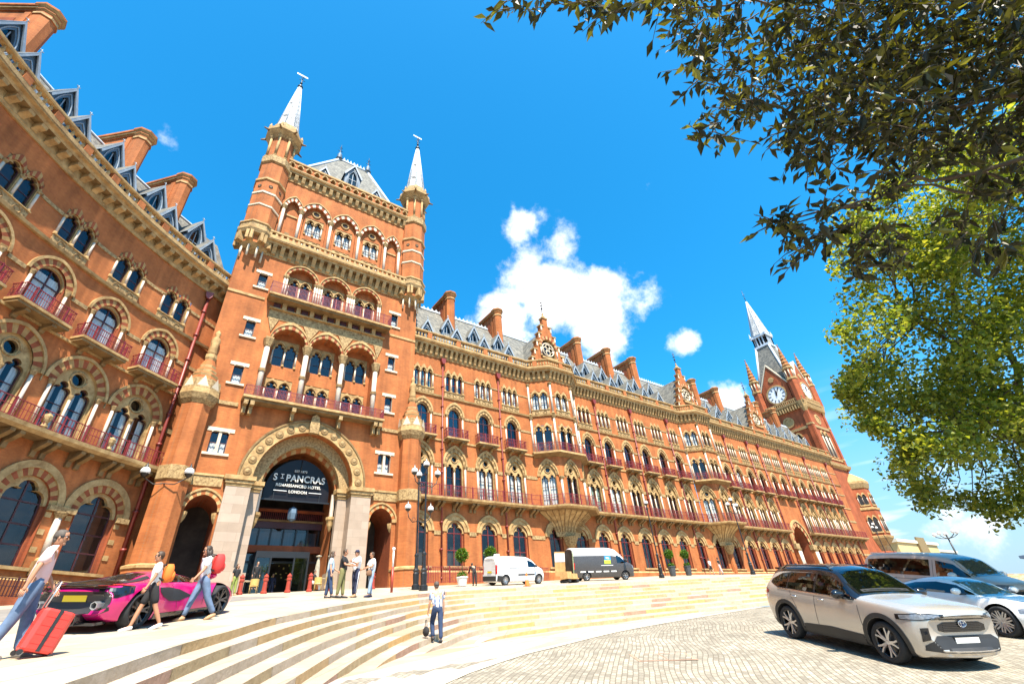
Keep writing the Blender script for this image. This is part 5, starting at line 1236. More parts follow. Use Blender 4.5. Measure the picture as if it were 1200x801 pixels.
# ------------------------------------------------------------------ clock tower
def clock_tower():
    cx, cy, hw = 121.6, 44.8, 4.6
    L = Vector((cx, cy, 5.0)); neg = -L
    B = empty('clock_tower', L, 0, 'distant brick clock tower with white dials, corner pinnacles and slate spire', 'clock tower', 'wings and towers of the brick hotel')
    w = MB()
    w.box(cx-hw, cx+hw, cy-hw, cy+hw, 2, 47.6, 'brick_red')
    faces = [frame_at(cx-hw, cy, R(-90)), frame_at(cx, cy-hw, 0)]
    for M in faces:
        for sg in (-1, 1):
            w.box(sg*(hw-.9), sg*(hw+.12), -.28, .0, 26, 41.2, 'brick_red', M)
            for z in (28.4, 36.0): w.box(sg*(hw-.95), sg*(hw+.16), -.34, .0, z, z+.4, 'stone', M)
        w.box(-hw, hw, -.2, 0, 35.4, 36.0, 'carved', M); w.box(-hw, hw, -.16, 0, 28.0, 28.4, 'stone', M)
        # tall paired lights in a recess
        for x in (-.95, .95):
            for e in (-.75, .75): colonnette(w, *((M @ Vector((x+e, -.1, 0)))[:2]), 28.6, 33.9, .13, 'stone_pale')
            o = [(px+x, pz) for px, pz in outline(.55, 28.8, 33.9, .8, 0, 5)]
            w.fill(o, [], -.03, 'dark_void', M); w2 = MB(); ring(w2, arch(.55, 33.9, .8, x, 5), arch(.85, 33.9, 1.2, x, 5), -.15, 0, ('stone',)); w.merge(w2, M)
        w.lathe([(1.3, 0), (1.3, .1), (.9, .12), (.9, .02)], ['stone', 'stone', 'dark_void'], n=14, M=M @ Matrix.Translation((0, 0, 37.9)) @ Matrix.Rotation(PI/2, 4, 'X'))
    w.build('wall', B, neg)
    g = MB()
    pth = [(cx-hw, cy+hw), (cx-hw, cy-hw), (cx+hw, cy-hw), (cx+hw, cy+hw)]
    pth = pth
    g.sweep(pth, [(-.1, 40.6), (.3, 41.0), (.75, 41.5), (.8, 41.9), (-.1, 41.9)], ['carved', 'stone_dark', 'stone', 'stone', 'stone'])
    for x, y, a in walk(pth[0:3], .62): g.box(-.14, .14, -.7, 0, 40.2, 41.3, 'stone', frame_at(x, y, a))
    q = offset_path(pth, .68); g.sweep(q, [(-.08, 42.6), (.08, 42.6), (.08, 42.8), (-.08, 42.8)], 'stone')
    for x, y, a in walk(q[0:3], .45): g.box(-.1, .1, -.07, .07, 41.9, 42.6, 'stone', frame_at(x, y, a))
    g2 = MB(); g2.sweep(pth, [(-.1, 26.0), (.55, 26.4), (.7, 27.0), (-.1, 27.5)], 'stone'); g2.build('string_course', B, neg)
    g.build('gallery', B, neg)
    # gabled clock stage
    for M in faces:
        gb = MB(); pts = [(-3.1, 42), (-3.1, 47.4), (0, 53.0), (3.1, 47.4), (3.1, 42)]
        gb.prism(pts, -.22, .5, 'brick_red', M)
        for sg in (-1, 1):
            gb.prism([(sg*3.35, 47.1), (0, 53.15), (0, 53.7), (sg*3.55, 47.3)], -.36, .6, 'stone_pale', M)
            gb.prism([(sg*3.1, 47.4), (0, 53.0), (0, 53.1), (sg*3.1, 47.5)], .5, 4.6, 'slate', M)
        gb.lathe([(.75, 0), (.75, .12), (.4, .14)], 'stone', n=6, M=M @ Matrix.Translation((0, -.22, 49.3)) @ Matrix.Rotation(PI/2, 4, 'X'))
        go = gb.build('clock_gable', B, neg)
        d = MB(); F = M @ Matrix.Translation((0, -.25, 45.2)) @ Matrix.Rotation(PI/2, 4, 'X')
        d.lathe([(2.45, -.05), (2.45, .18), (2.12, .2), (2.12, .1), (.01, .1)], ['stone', 'stone', 'stone', 'white_paint'], n=28, M=F)
        for k in range(12):
            T = F @ Matrix.Rotation(k*PI/6, 4, 'Z'); d.box(-.1, .1, 1.35, 1.95, .105, .14, 'black_iron', T)
        for k in range(60): d.box(-.02, .02, 2.0, 2.1, .105, .13, 'black_iron', F @ Matrix.Rotation(k*PI/30, 4, 'Z'))
        do = d.build('clock_face', B, neg)
        for ang, l, wd, nm in ((-3, 1.2, .14, 'hand'), (-28, 1.75, .09, 'hand')):
            h = MB(); h.box(-wd, wd, -.3, l, .16, .19, 'black_iron', F @ Matrix.Rotation(R(ang), 4, 'Z')); ho = h.build(nm, do); 
    # corner turrets with crocketed pinnacles
    for sx in (-1, 1):
        for sy in (-1, 1):
            x, y = cx+sx*(hw-.15), cy+sy*(hw-.15); p = MB()
            p.lathe([(.2, 38.6), (.9, 40.4), (1.15, 41.9), (1.15, 47.3), (1.3, 47.4), (1.3, 47.8), (.95, 47.9), (.95, 50.2), (1.2, 50.4), (1.2, 50.8), (.9, 50.9), (.06, 57.2)],
                    ['stone', 'stone', 'brick_red', 'stone', 'stone', 'stone', 'brick_red', 'stone', 'stone', 'stone', 'brick'], (x, y, 0), 8, rot=PI/8)
            for k in range(6): z = 51.2+k*.95; r_ = .9-.84*(z-50.9)/6.3; p.lathe([(r_*1.04, 0), (r_*1.22, .12), (r_*.98, .3)], 'stone', (x, y, z), 8, rot=PI/8)
            for k in range(8): a = PI/8+k*PI/4; colonnette(p, x+1.0*cos(a), y+1.0*sin(a), 47.9, 50.2, .12, 'stone_pale')
            p.ball((x, y, 57.3), .18, 'stone', 6, 4); p.build('pinnacle', B, neg)
    # spire
    s = MB()
    def sq(r, z): return [(cx-r, cy-r, z), (cx+r, cy-r, z), (cx+r, cy+r, z), (cx-r, cy+r, z)]
    a, b = sq(3.9, 47.6), sq(1.75, 60.0); s.add(a+b, [(0, 1, 5, 4), (1, 2, 6, 5), (2, 3, 7, 6), (3, 0, 4, 7)], 'slate')
    for k in range(4): s.tube([a[k], b[k]], .28, 'lead_pale', 5)
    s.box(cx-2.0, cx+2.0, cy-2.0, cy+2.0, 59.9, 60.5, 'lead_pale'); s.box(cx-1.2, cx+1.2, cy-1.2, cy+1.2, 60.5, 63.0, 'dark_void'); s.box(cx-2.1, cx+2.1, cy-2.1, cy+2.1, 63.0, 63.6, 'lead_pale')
    for i in range(5):
        for sx, sy in ((1, 0), (0, 1)):
            for sg in (-1, 1):
                t = -1.7+.85*i; x, y = (cx+t, cy+sg*1.7) if sx else (cx+sg*1.7, cy+t); s.box(x-.12, x+.12, y-.12, y+.12, 60.5, 63.0, 'lead_pale')
    for sg in (-1, 1):
        for t in (-1, 1): s.lathe([(.3, 0), (.02, 1.5)], 'lead_pale', (cx+sg*1.95, cy+t*1.95, 63.5), 5)
    s.lathe([(2.35, 63.6), (.14, 75.6)], 'spire_slate', (cx, cy, 0), 8, rot=PI/8)
    for k in range(8): a_ = PI/8+k*PI/4; s.tube([(cx+2.3*cos(a_), cy+2.3*sin(a_), 63.6), (cx+.15*cos(a_), cy+.15*sin(a_), 75.6)], .09, 'lead_pale', 4)
    finial(s, (cx, cy, 75.5), 4.4, vane=False); s.build('spire', B, neg)
    # octagonal corner pavilion at the foot
    p = MB(); px, py = 126.5, 41.6
    p.lathe([(3.2, 2), (3.2, 9.0), (2.4, 9.2), (2.6, 10.2), (3.9, 11.6), (4.0, 12.0), (3.6, 12.1), (3.6, 17.2), (3.8, 17.3), (3.8, 17.7), (3.5, 17.8), (3.4, 21.8), (3.6, 21.9), (3.9, 22.9), (3.9, 23.3), (3.2, 24.2), (1.6, 25.5), (.3, 26.0)],
            ['brick_red', 'brick_red', 'stone', 'carved', 'stone', 'stone', 'brick_red', 'stone', 'stone', 'stone', 'brick_red', 'stone', 'carved', 'stone', 'stone', 'stone', 'stone_dark'], (px, py, 0), 8, rot=PI/8)
    p.build('corner_bay', B, neg)
    for k in range(8):
        a = k*PI/4; nx, ny = cos(a), sin(a)
        if ny > .3: continue
        rz = math.atan2(nx, -ny); ap = 3.6*cos(PI/8)
        for z0, zs, ri, w_, pch in ((12.8, 15.2, .6, .42, 1.05), (18.3, 20.0, .5, .38, .95)):
            e = ap-(.12 if z0 > 15 else 0); wm = MB(); F = frame_at(px+nx*e, py+ny*e, rz); pn = MB()
            for sx in (-.5, .5):
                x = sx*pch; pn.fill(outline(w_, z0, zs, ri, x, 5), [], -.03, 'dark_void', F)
                r_ = MB(); ring(r_, arch(w_, zs, ri, x, 5), arch(pch*.5, zs, ri+.4, x, 5), -.16, .02, ('stone',)); colonnette(r_, x-pch/2, -.06, z0, zs, .08, 'shaft', .22); colonnette(r_, x+pch/2, -.06, z0, zs, .08, 'shaft', .22); wm.merge(r_, F)
            wm.box(-pch*1.1, pch*1.1, -.18, .05, z0-.25, z0, 'stone', F); wo = wm.build('twin_window', B, neg); pn.build('pane', wo)
    p = MB(); p.box(125.9, 130.4, 42.5, 52, 2, 21.5, 'brick_red'); p.box(125.9, 130.7, 42.2, 52.2, 21.5, 22.1, 'stone'); p.build('side_block', B, neg)
    return B

# ------------------------------------------------------------------ ground
def strip(mb, a, b, fa, fb, mat, rows=1, eps=0.0):
    """a ruled sheet between plan polylines a and b; heights from fa along a to fb along b"""
    rr = []
    for j in range(rows+1):
        t = j/rows; rr.append([(p[0]+(q[0]-p[0])*t, p[1]+(q[1]-p[1])*t, ((fa(*p)*(1-t)+fb(*q)*t) if rows == 1 else fa(p[0]+(q[0]-p[0])*t, p[1]+(q[1]-p[1])*t))+eps) for p, q in zip(a, b)])
    mb.grid(rr, mat, rows > 1)

def grounds():
    # base sheet out to the horizon
    xs = [-1500, -600, -200, -80, -40, -20, -10, -5, 0, 5, 10, 15, 20, 25, 40, 70, 120, 250, 700, 2500]
    ys = [-1500, -500, -150, -60, -30, -15, -8, -3, 0, 3.6, 5.9, 8, 10.2, 12, 14.2, 17.8, 22, 26, 40, 90, 300, 900, 2500]
    g = MB(); g.grid([[(x, y, zlow(x, y)-.03) for x in xs] for y in ys], 'road_grey'); tag(g.build('ground'), kind='structure')
    y = MB(); gx = [-12+1.5*k for k in range(70)]; gy = [-9+.8*k for k in range(33)]
    y.grid([[(x, q, zlow(x, q)) for x in gx] for q in gy], 'setts'); tag(y.build('cobbled_road'), kind='structure')
    kerb = resample([(-4, 2), (-1, 5), (2.2, 7.6), (4.67, 9.12), (5.9, 9.8), (9.13, 11.05), (13.26, 12.6), (18.5, 13.5), (26, 14.2), (60, 14.6), (170, 14.6)], 160)
    n8 = resample(NOSE[8], 160); n4 = resample(NOSE[5], 160)
    p = MB(); strip(p, kerb, n4, zlow, zlow, 'flags_low', 8, .006); tag(p.build('lower_pavement'), kind='structure')
    k = MB(); k2 = offset_path(kerb, .32); strip(k, k2, kerb, zlow, zlow, 'kerb', 1, .012); tag(k.build('kerb_strip'), kind='structure')
    # a row of grey setts along the kerb
    # upper terrace
    n0 = resample(NOSE[0], 260); far = resample([(-40, -12), (-34, 8), (-24, 24), (-13, 35), (-3, 43), (4, 46), (14, 47.5), (40, 47.5), (170, 47.5)], 260)
    # denser rows near the edge where the sheet is cambered
    ts = [0, .012, .025, .04, .06, .085, .12, .16, .22, .3, .4, .5, .6, .7, .8, .9, 1.0]
    t = MB(); t.grid([[(a[0]+(b[0]-a[0])*u, a[1]+(b[1]-a[1])*u, zup(a[0]+(b[0]-a[0])*u, a[1]+(b[1]-a[1])*u)) for a, b in zip(n0, far)] for u in ts], 'flags')
    tag(t.build('terrace_pavement'), kind='structure')
    # carriageway along the curved wing
    r = MB(); a = resample([(-14, 4), (-7.2, 12), (-3.2, 17), (.8, 20.5), (4.5, 24.5), (7, 29.5)], 60); b = resample([(-22, 12), (-12, 22), (-8, 26), (-4, 30), (0, 33), (3.5, 36)], 60)
    strip(r, a, b, zup, zup, 'road_grey', 14, .006); tag(r.build('drive_road'), kind='structure')
    # the steps
    S = empty('stone_steps', (12, 20, zlow(12, 20)), 0, 'wide curving flight of pale sandstone steps up to the hotel terrace', 'steps', kind='structure')
    h = .155; rng = random.Random(5); curves = [resample(NOSE[i], 420) for i in range(9)]
    for i in range(9):
        m = MB(); c = curves[i]; n = len(c)
        acc = 0; lim = rng.uniform(.6, 1.9); mat = 'riser%d' % rng.randrange(5); cols = []
        for j in range(n-1):
            acc += math.dist(c[j], c[j+1]); cols.append(mat)
            if acc > lim: acc = 0; lim = rng.uniform(1.0, 2.3); mat = 'riser%d' % rng.choice([0, 0, 1, 1, 2, 3, 3, 3, 4])
        top = [(x, y_, zpl(x, y_)-i*h+.002) for x, y_ in c]; bot = [(x, y_, zpl(x, y_)-(i+1)*h) for x, y_ in c]
        for j in range(n-1):
            m.add([bot[j], bot[j+1], top[j+1], top[j]], [(0, 1, 2, 3)], cols[j])
            if j and cols[j] != cols[j-1]:
                d = Vector((c[j][1]-c[j-1][1], -(c[j][0]-c[j-1][0]))).normalized()*.006
                e = Vector((c[j][0]-c[j-1][0], c[j][1]-c[j-1][1])).normalized()*.012
                m.add([(c[j][0]+d.x, c[j][1]+d.y, bot[j][2]), (c[j][0]+d.x+e.x, c[j][1]+d.y+e.y, bot[j][2]), (c[j][0]+d.x+e.x, c[j][1]+d.y+e.y, top[j][2]-.004), (c[j][0]+d.x, c[j][1]+d.y, top[j][2]-.004)], [(0, 1, 2, 3)], 'sand_dark')
        if i < 8:
            q = curves[i+1]
            m.grid([[(x, y_, zpl(x, y_)-(i+1)*h) for x, y_ in c], [(x, y_, zpl(x, y_)-(i+1)*h+.002) for x, y_ in q]], 'tread', False)
        o = m.build('step', S, -Vector(S.location))
        # a narrow paler arris along each nosing
    return S

def distant():
    # sandstone block beyond the clock tower
    def block(name, label, x0, x1, y0, y1, z0, z1, mat, cat='building'):
        m = MB(); L = Vector(((x0+x1)/2, (y0+y1)/2, z0)); B = empty(name, L, 0, label, cat)
        m.box(x0, x1, y0, y1, z0, z1, mat); m.box(x0-.4, x1+.4, y0-.4, y1+.4, z1, z1+.7, 'cream_wall'); m.build('wall', B, -L); return B, L
    B, L = block('stone_building', 'low yellow stone building beyond the clock tower', 150, 180, 44.5, 70, 0, 12.6, 'sand_wall')
    m = MB(); m.box(164, 170, 44.0, 44.4, 2, 14.2, 'sand_dark'); m.build('stair_panel', B, -L)
    for x in (154, 159, 175): m = MB(); m.box(x-1, x+1, 44.35, 44.45, 3, 8, 'pane_dark'); m.build('window', B, -L)
    m = MB(); m.box(180.5, 206, 47, 72, 0, 11.6, 'sand_wall'); m.box(180.4, 206.3, 46.7, 72, 11.6, 12.2, 'cream_wall'); m.build('annex', B, -L)
    B, L = block('shed_building', 'long low cream shed with dark blue roof, far right', 205, 300, 5, 31, 0, 7.2, 'cream_wall')
    m = MB(); m.box(202, 303, 2, 33, 7.95, 8.7, 'roof_blue'); m.build('roof', B, -L)
# ------------------------------------------------------------------ vehicles (x forward, y left, z up)
def pchip(xs, ys, q):
    xs = np.array(xs, float); ys = np.array(ys, float); h = np.diff(xs); d = np.diff(ys)/h; m = np.zeros(len(xs))
    for i in range(1, len(xs)-1):
        if d[i-1]*d[i] > 0:
            w1, w2 = 2*h[i]+h[i-1], h[i]+2*h[i-1]; m[i] = (w1+w2)/(w1/d[i-1]+w2/d[i])
    m[0], m[-1] = d[0], d[-1]
    i = np.clip(np.searchsorted(xs, q)-1, 0, len(h)-1); t = (q-xs[i])/h[i]
    return (2*t**3-3*t**2+1)*ys[i]+(t**3-2*t**2+t)*h[i]*m[i]+(-2*t**3+3*t**2)*ys[i+1]+(t**3-t**2)*h[i]*m[i+1]
def catmull(P, k):
    out = []
    for i in range(len(P)-1):
        p0, p1, p2, p3 = P[max(i-1, 0)], P[i], P[i+1], P[min(i+2, len(P)-1)]
        for j in range(k):
            t = j/k; out.append(tuple(.5*((2*p1[a])+(-p0[a]+p2[a])*t+(2*p0[a]-5*p1[a]+4*p2[a]-p3[a])*t*t+(-p0[a]+3*p1[a]-3*p2[a]+p3[a])*t**3) for a in (0, 1)))
    out.append(P[-1]); return out

class Car:
    def __init__(s, name, label, rows, mat, axles, track, wr, pos, heading, zf, front_round=.28, rear_round=.2, matfun=None, n=72, wide=.22, roofcurve=1.0, dim=None):
        rows = sorted(rows); xs = [r[0] for r in rows]; s.x0, s.x1 = xs[0], xs[-1]
        q = np.concatenate([np.linspace(xs[0], xs[0]+.25, 7)[:-1], np.linspace(xs[0]+.25, xs[-1]-.3, n-14), np.linspace(xs[-1]-.3, xs[-1], 9)[1:]])
        cols = [pchip(xs, [r[k] for r in rows], q) for k in range(1, 11)]
        secs = []; W = max(r[5] for r in rows)
        for i, x in enumerate(q):
            zb, zs, hws, zm, hwm, zt, hwt, zr, hwr, ztop = [c[i] for c in cols]
            half = [(0, zb), (hws*.55, zb)]+catmull([(hws-.06, zb+.01), (hws, zs), (hwm, zm), (hwt, zt), (hwr, zr)], 6)
            for k in range(1, 7):
                a = k/6*PI/2; half.append((hwr*cos(a)**roofcurve if k < 6 else 0, zr+(ztop-zr)*sin(a)))
            full = half+[(-y, z) for y, z in reversed(half[1:-1])]
            pts = []
            for y, z in full:
                f = min(1, abs(y)/W); xx = x
                fd = max(0, 1-(xs[-1]-x)/.9); rd = max(0, 1-(x-xs[0])/.7)
                xx -= front_round*f**2.4*fd; xx += rear_round*f**2.6*rd
                pts.append((xx, y, z))
            secs.append(pts)
        mb = MB(); m = len(secs[0]); v = [p for sct in secs for p in sct]; f = []; fm = []
        half_n = m//2
        for i in range(len(secs)-1):
            for k in range(m):
                k2 = (k+1) % m; f.append((i*m+k, i*m+k2, (i+1)*m+k2, (i+1)*m+k))
                kk = k if k <= half_n else m-1-k; fm.append(matfun(q[i], kk) if matfun else mat)
        for e, base in ((0, 0), (1, (len(secs)-1)*m)):
            for k in range(half_n):
                a, b, c, d = base+k, base+k+1, base+(m-k-1) % m, base+(m-k) % m
                ff = [a, b, c] if c == d or d == a else [a, b, c, d]
                ff = list(dict.fromkeys(ff))
                if len(ff) >= 3: f.append(tuple(ff if e else reversed(ff))); fm.append(mat)
        mb.add(v, f, fm, True)
        me = mb.mesh('body'); bm = bmesh.new(); bm.from_mesh(me); bmesh.ops.remove_doubles(bm, verts=bm.verts, dist=1e-4); bmesh.ops.recalc_face_normals(bm, faces=bm.faces)
        bm.to_mesh(me); s.bvh = BVHTree.FromBMesh(bm); bm.free()
        # orientation on the ground
        c, sn = cos(heading), sin(heading); s.L = s.x1-s.x0
        def gz(x, y): return zf(pos[0]+x*c-y*sn, pos[1]+x*sn+y*c)
        ax, bx = axles; zl = (gz(ax, track)+gz(bx, track))/2; zr_ = (gz(ax, -track)+gz(bx, -track))/2; zF = (gz(ax, track)+gz(ax, -track))/2; zR = (gz(bx, track)+gz(bx, -track))/2
        fx = Vector((c*(ax-bx), sn*(ax-bx), zF-zR)).normalized(); ly = Vector((-sn*2*track, c*2*track, zl-zr_)).normalized(); up = fx.cross(ly).normalized(); ly = up.cross(fx)
        Rm = Matrix((fx, ly, up)).transposed(); zc = zF-(zF-zR)*(ax/(ax-bx))
        s.root = empty(name, (pos[0], pos[1], zc), 0, label, 'car'); s.root.rotation_euler = Rm.to_euler()
        # wheel wells
        o = bpy.data.objects.new('body', me); COL.objects.link(o)
        cut = MB()
        for x in axles:
            for sg in (-1, 1):
                y0, y1 = sg*(track-wide-.03), sg*(track+.6)
                cut.lathe([(wr+.065, min(y0, y1)), (wr+.065, max(y0, y1))], 'plastic_black', n=28, M=Matrix.Translation((x, 0, wr)) @ Matrix.Rotation(-PI/2, 4, 'X'))
        cme = cut.mesh('cut'); b2 = bmesh.new(); b2.from_mesh(cme); bmesh.ops.recalc_face_normals(b2, faces=b2.faces); b2.to_mesh(cme); b2.free()
        co = bpy.data.objects.new('cut', cme); COL.objects.link(co)
        md = o.modifiers.new('well', 'BOOLEAN'); md.object = co; md.operation = 'DIFFERENCE'; md.solver = 'EXACT'; md.material_mode = 'TRANSFER'
        dg = bpy.context.evaluated_depsgraph_get(); nm = bpy.data.meshes.new_from_object(o.evaluated_get(dg)); o.modifiers.clear(); o.data = nm; nm.name = 'body'
        bpy.data.objects.remove(co); 
        try: nm.set_sharp_from_angle(angle=R(38))
        except Exception: pass
        o.parent = s.root; s.body = o; s.W = W; s.axles = axles; s.track = track; s.wr = wr
    def hit(s, org, d, eps):
        r = s.bvh.ray_cast(Vector(org), Vector(d).normalized())
        if r[0] is None: return None
        n = r[1]
        if n.dot(Vector(d)) > 0: n = -n
        return r[0]+n*eps
    def part(s, name, mb, parent=None):
        return mb.build(name, parent or s.root)
    def patch(s, name, rows, d, mat, eps=.006, parent=None, mb=None, sub=4):
        """rows of 3-D start points cast on to the body along d; finer rows are put between"""
        fine = []
        for a, b in zip(rows[:-1], rows[1:]):
            for j in range(sub): fine.append([Vector(p).lerp(Vector(q), j/sub) for p, q in zip(a, b)])
        fine.append([Vector(p) for p in rows[-1]])
        own = mb is None; mb = mb or MB(); g = []
        for r in fine: g.append([s.hit(p, d, eps) for p in r])
        m = len(g[0])
        for j in range(len(g)-1):
            for i in range(m-1):
                qd = [g[j][i], g[j][i+1], g[j+1][i+1], g[j+1][i]]
                if all(p is not None for p in qd): mb.add(qd, [(0, 1, 2, 3)], mat, True)
        return s.part(name, mb, parent) if own else mb
    def side(s, name, pts, mat, sg, eps=.006, nx=10, mb=None, parent=None):
        """pts: list of (x, zlow, zhigh) from front to back"""
        xs = [p[0] for p in pts]; N = []
        for i in range(len(pts)-1):
            for k in range(nx):
                t = k/nx; N.append([pts[i][a]+(pts[i+1][a]-pts[i][a])*t for a in (0, 1, 2)])
        N.append(list(pts[-1]))
        return s.patch(name, [[(x, sg*4, a) for x, a, b in N], [(x, sg*4, b) for x, a, b in N]], (0, -sg, 0), mat, eps, parent, mb, 5)
    def front(s, name, pts, mat, sg=1, eps=.006, ny=8, mb=None, parent=None, d=None):
        """pts: list of (y, zlow, zhigh); sg=+1 the nose, -1 the tail"""
        N = []
        for i in range(len(pts)-1):
            for k in range(ny): t = k/ny; N.append([pts[i][a]+(pts[i+1][a]-pts[i][a])*t for a in (0, 1, 2)])
        N.append(list(pts[-1]))
        return s.patch(name, [[(sg*5, y, a) for y, a, b in N], [(sg*5, y, b) for y, a, b in N]], d or (-sg, 0, 0), mat, eps, parent, mb, 4)
    def corner(s, name, pts, mat, sx, sy, ang, eps=.007, parent=None, mb=None, n=8):
        """like front, but looked at from ang degrees round the corner; pts (t, zlow, zhigh), t along the corner"""
        a = R(ang); d = Vector((-sx*cos(a), -sy*sin(a), 0)); p = Vector((-sx*sin(a), sy*cos(a), 0)); N = []
        for i in range(len(pts)-1):
            for k in range(n): t = k/n; N.append([pts[i][q]+(pts[i+1][q]-pts[i][q])*t for q in (0, 1, 2)])
        N.append(list(pts[-1])); o = Vector(((s.x1-.16) if sx > 0 else (s.x0+.12), sy*s.W*.80, 0)); o = o-d*3
        return s.patch(name, [[o+p*t+Vector((0, 0, l)) for t, l, h in N], [o+p*t+Vector((0, 0, h)) for t, l, h in N]], d, mat, eps, parent, mb, 4)
    def top(s, name, rows, mat, eps=.006, mb=None, parent=None, ny=8, sub=6):
        """rows: list of (x, halfwidth) cast straight down"""
        g = [[(x, -w+2*w*k/ny, 5) for k in range(ny+1)] for x, w in rows]
        return s.patch(name, g, (0, 0, -1), mat, eps, parent, mb, sub)
    def wheels(s, rim='alloy_dark', spokes=10, face=None, tyre=.3, width=.22, twin=True):
        for x in s.axles:
            for sg in (-1, 1):
                r = s.wr; t = MB(); T = Matrix.Translation((x, sg*s.track, r)) @ Matrix.Rotation(-sg*PI/2, 4, 'X')
                hw = width/2; ri = r*(1-tyre)
                t.lathe([(ri, -hw*.9), (ri+.03, -hw), (r*.93, -hw), (r, -hw*.7), (r, hw*.7), (r*.93, hw), (ri+.03, hw), (ri, hw*.9)], 'tyre', n=32, M=T, smooth=True, caps=False)
                m = MB(); m.lathe([(ri, hw*.85), (ri*.97, hw*.9), (ri*.92, hw*.6), (ri*.86, -hw*.2)], rim, n=32, M=T, smooth=True, caps=False); m.lathe([(ri*.9, -hw*.3), (.02, -hw*.25)], 'plastic_black', n=24, M=T, caps=False)
                m.lathe([(ri*.62, -hw*.1), (ri*.62, 0), (.03, 0)], 'alloy_dark', n=20, M=T, caps=False)
                for k in range(spokes):
                    for dk in ((-.15, .15) if twin else (0,)):
                        a = 2*PI*k/spokes+dk; b = 2*PI*k/spokes+dk*1.6
                        p = [(ri*.16*cos(a), ri*.16*sin(a), hw*.55), (ri*.6*cos(a), ri*.6*sin(a), hw*.72), (ri*.95*cos(b), ri*.95*sin(b), hw*.8)]
                        m.tube(p, [.028, .024, .022], face or rim, 4, T, False)
                m.lathe([(ri*.2, hw*.4), (ri*.2, hw*.68), (ri*.1, hw*.74), (.002, hw*.74)], face or rim, n=12, M=T)
                w = empty('wheel', (0, 0, 0)); w.parent = s.root; to = t.build('tyre', w); ro = m.build('rim', w)
    def arches(s, mat='plastic_black', w=.075, eps=.014):
        for x in s.axles:
            for sg in (-1, 1):
                m = MB(); n = 26; rows = [[], []]
                for k in range(n+1):
                    a = R(-8+196*k/n)
                    for j, rr in enumerate((s.wr+.066, s.wr+.066+w)): rows[j].append((x+rr*cos(a), sg*4, s.wr+rr*sin(a)))
                s.patch('wheel_arch', rows, (0, -sg, 0), mat, eps, None, m, 3); s.part('wheel_arch', m)
    def mirrors(s, x, y, z, mat, glass_mat='chrome', size=1.0):
        for sg in (-1, 1):
            m = MB(); m.ball((x-.04, sg*(y+.16*size), z+.03), .12*size, mat, 10, 7, sx=.75, sy=1.25, sz=.72); m.box(x-.03, x+.03, sg*(y-.08), sg*(y+.1), z-.06, z-.02, 'plastic_black'); s.part('mirror', m)
    def handles(s, xs, z, sg, mat='chrome'):
        for x in xs:
            p = s.hit((x, sg*4, z), (0, -sg, 0), .02)
            if p is None: continue
            m = MB(); m.tube([(x+.10, p.y-sg*.02, z), (x+.08, p.y+sg*.012, z), (x-.08, p.y+sg*.012, z), (x-.10, p.y-sg*.02, z)], .016, mat, 6); s.part('door_handle', m)
    def seams(s, segs, sg, mat='plastic_black', w=.006):
        for (xa, za), (xb, zb) in segs:
            m = MB(); n = 10; prev = None
            for k in range(n+1):
                t = k/n; p = s.hit((xa+(xb-xa)*t, sg*4, za+(zb-za)*t), (0, -sg, 0), .003)
                if p is not None and prev is not None:
                    e = Vector((0, 0, w)) if abs(xb-xa) > abs(zb-za) else Vector((w, 0, 0)); m.add([prev-e, p-e, p+e, prev+e], [(0, 1, 2, 3)], mat)
                prev = p
            if m.f: s.part('door_seam', m)
    def plate(s, x, z, mat, sg, w=.26, h=.055):
        m = MB(); p = s.hit((sg*5, 0, z), (-sg, 0, 0), .012); X = p.x if p is not None else x
        m.box(X, X+sg*.012, -w, w, z-h, z+h, mat); m.box(X-sg*.06, X-sg*.0005, -w-.015, w+.015, z-h-.015, z+h+.015, 'plastic_black'); s.part('number_plate', m)

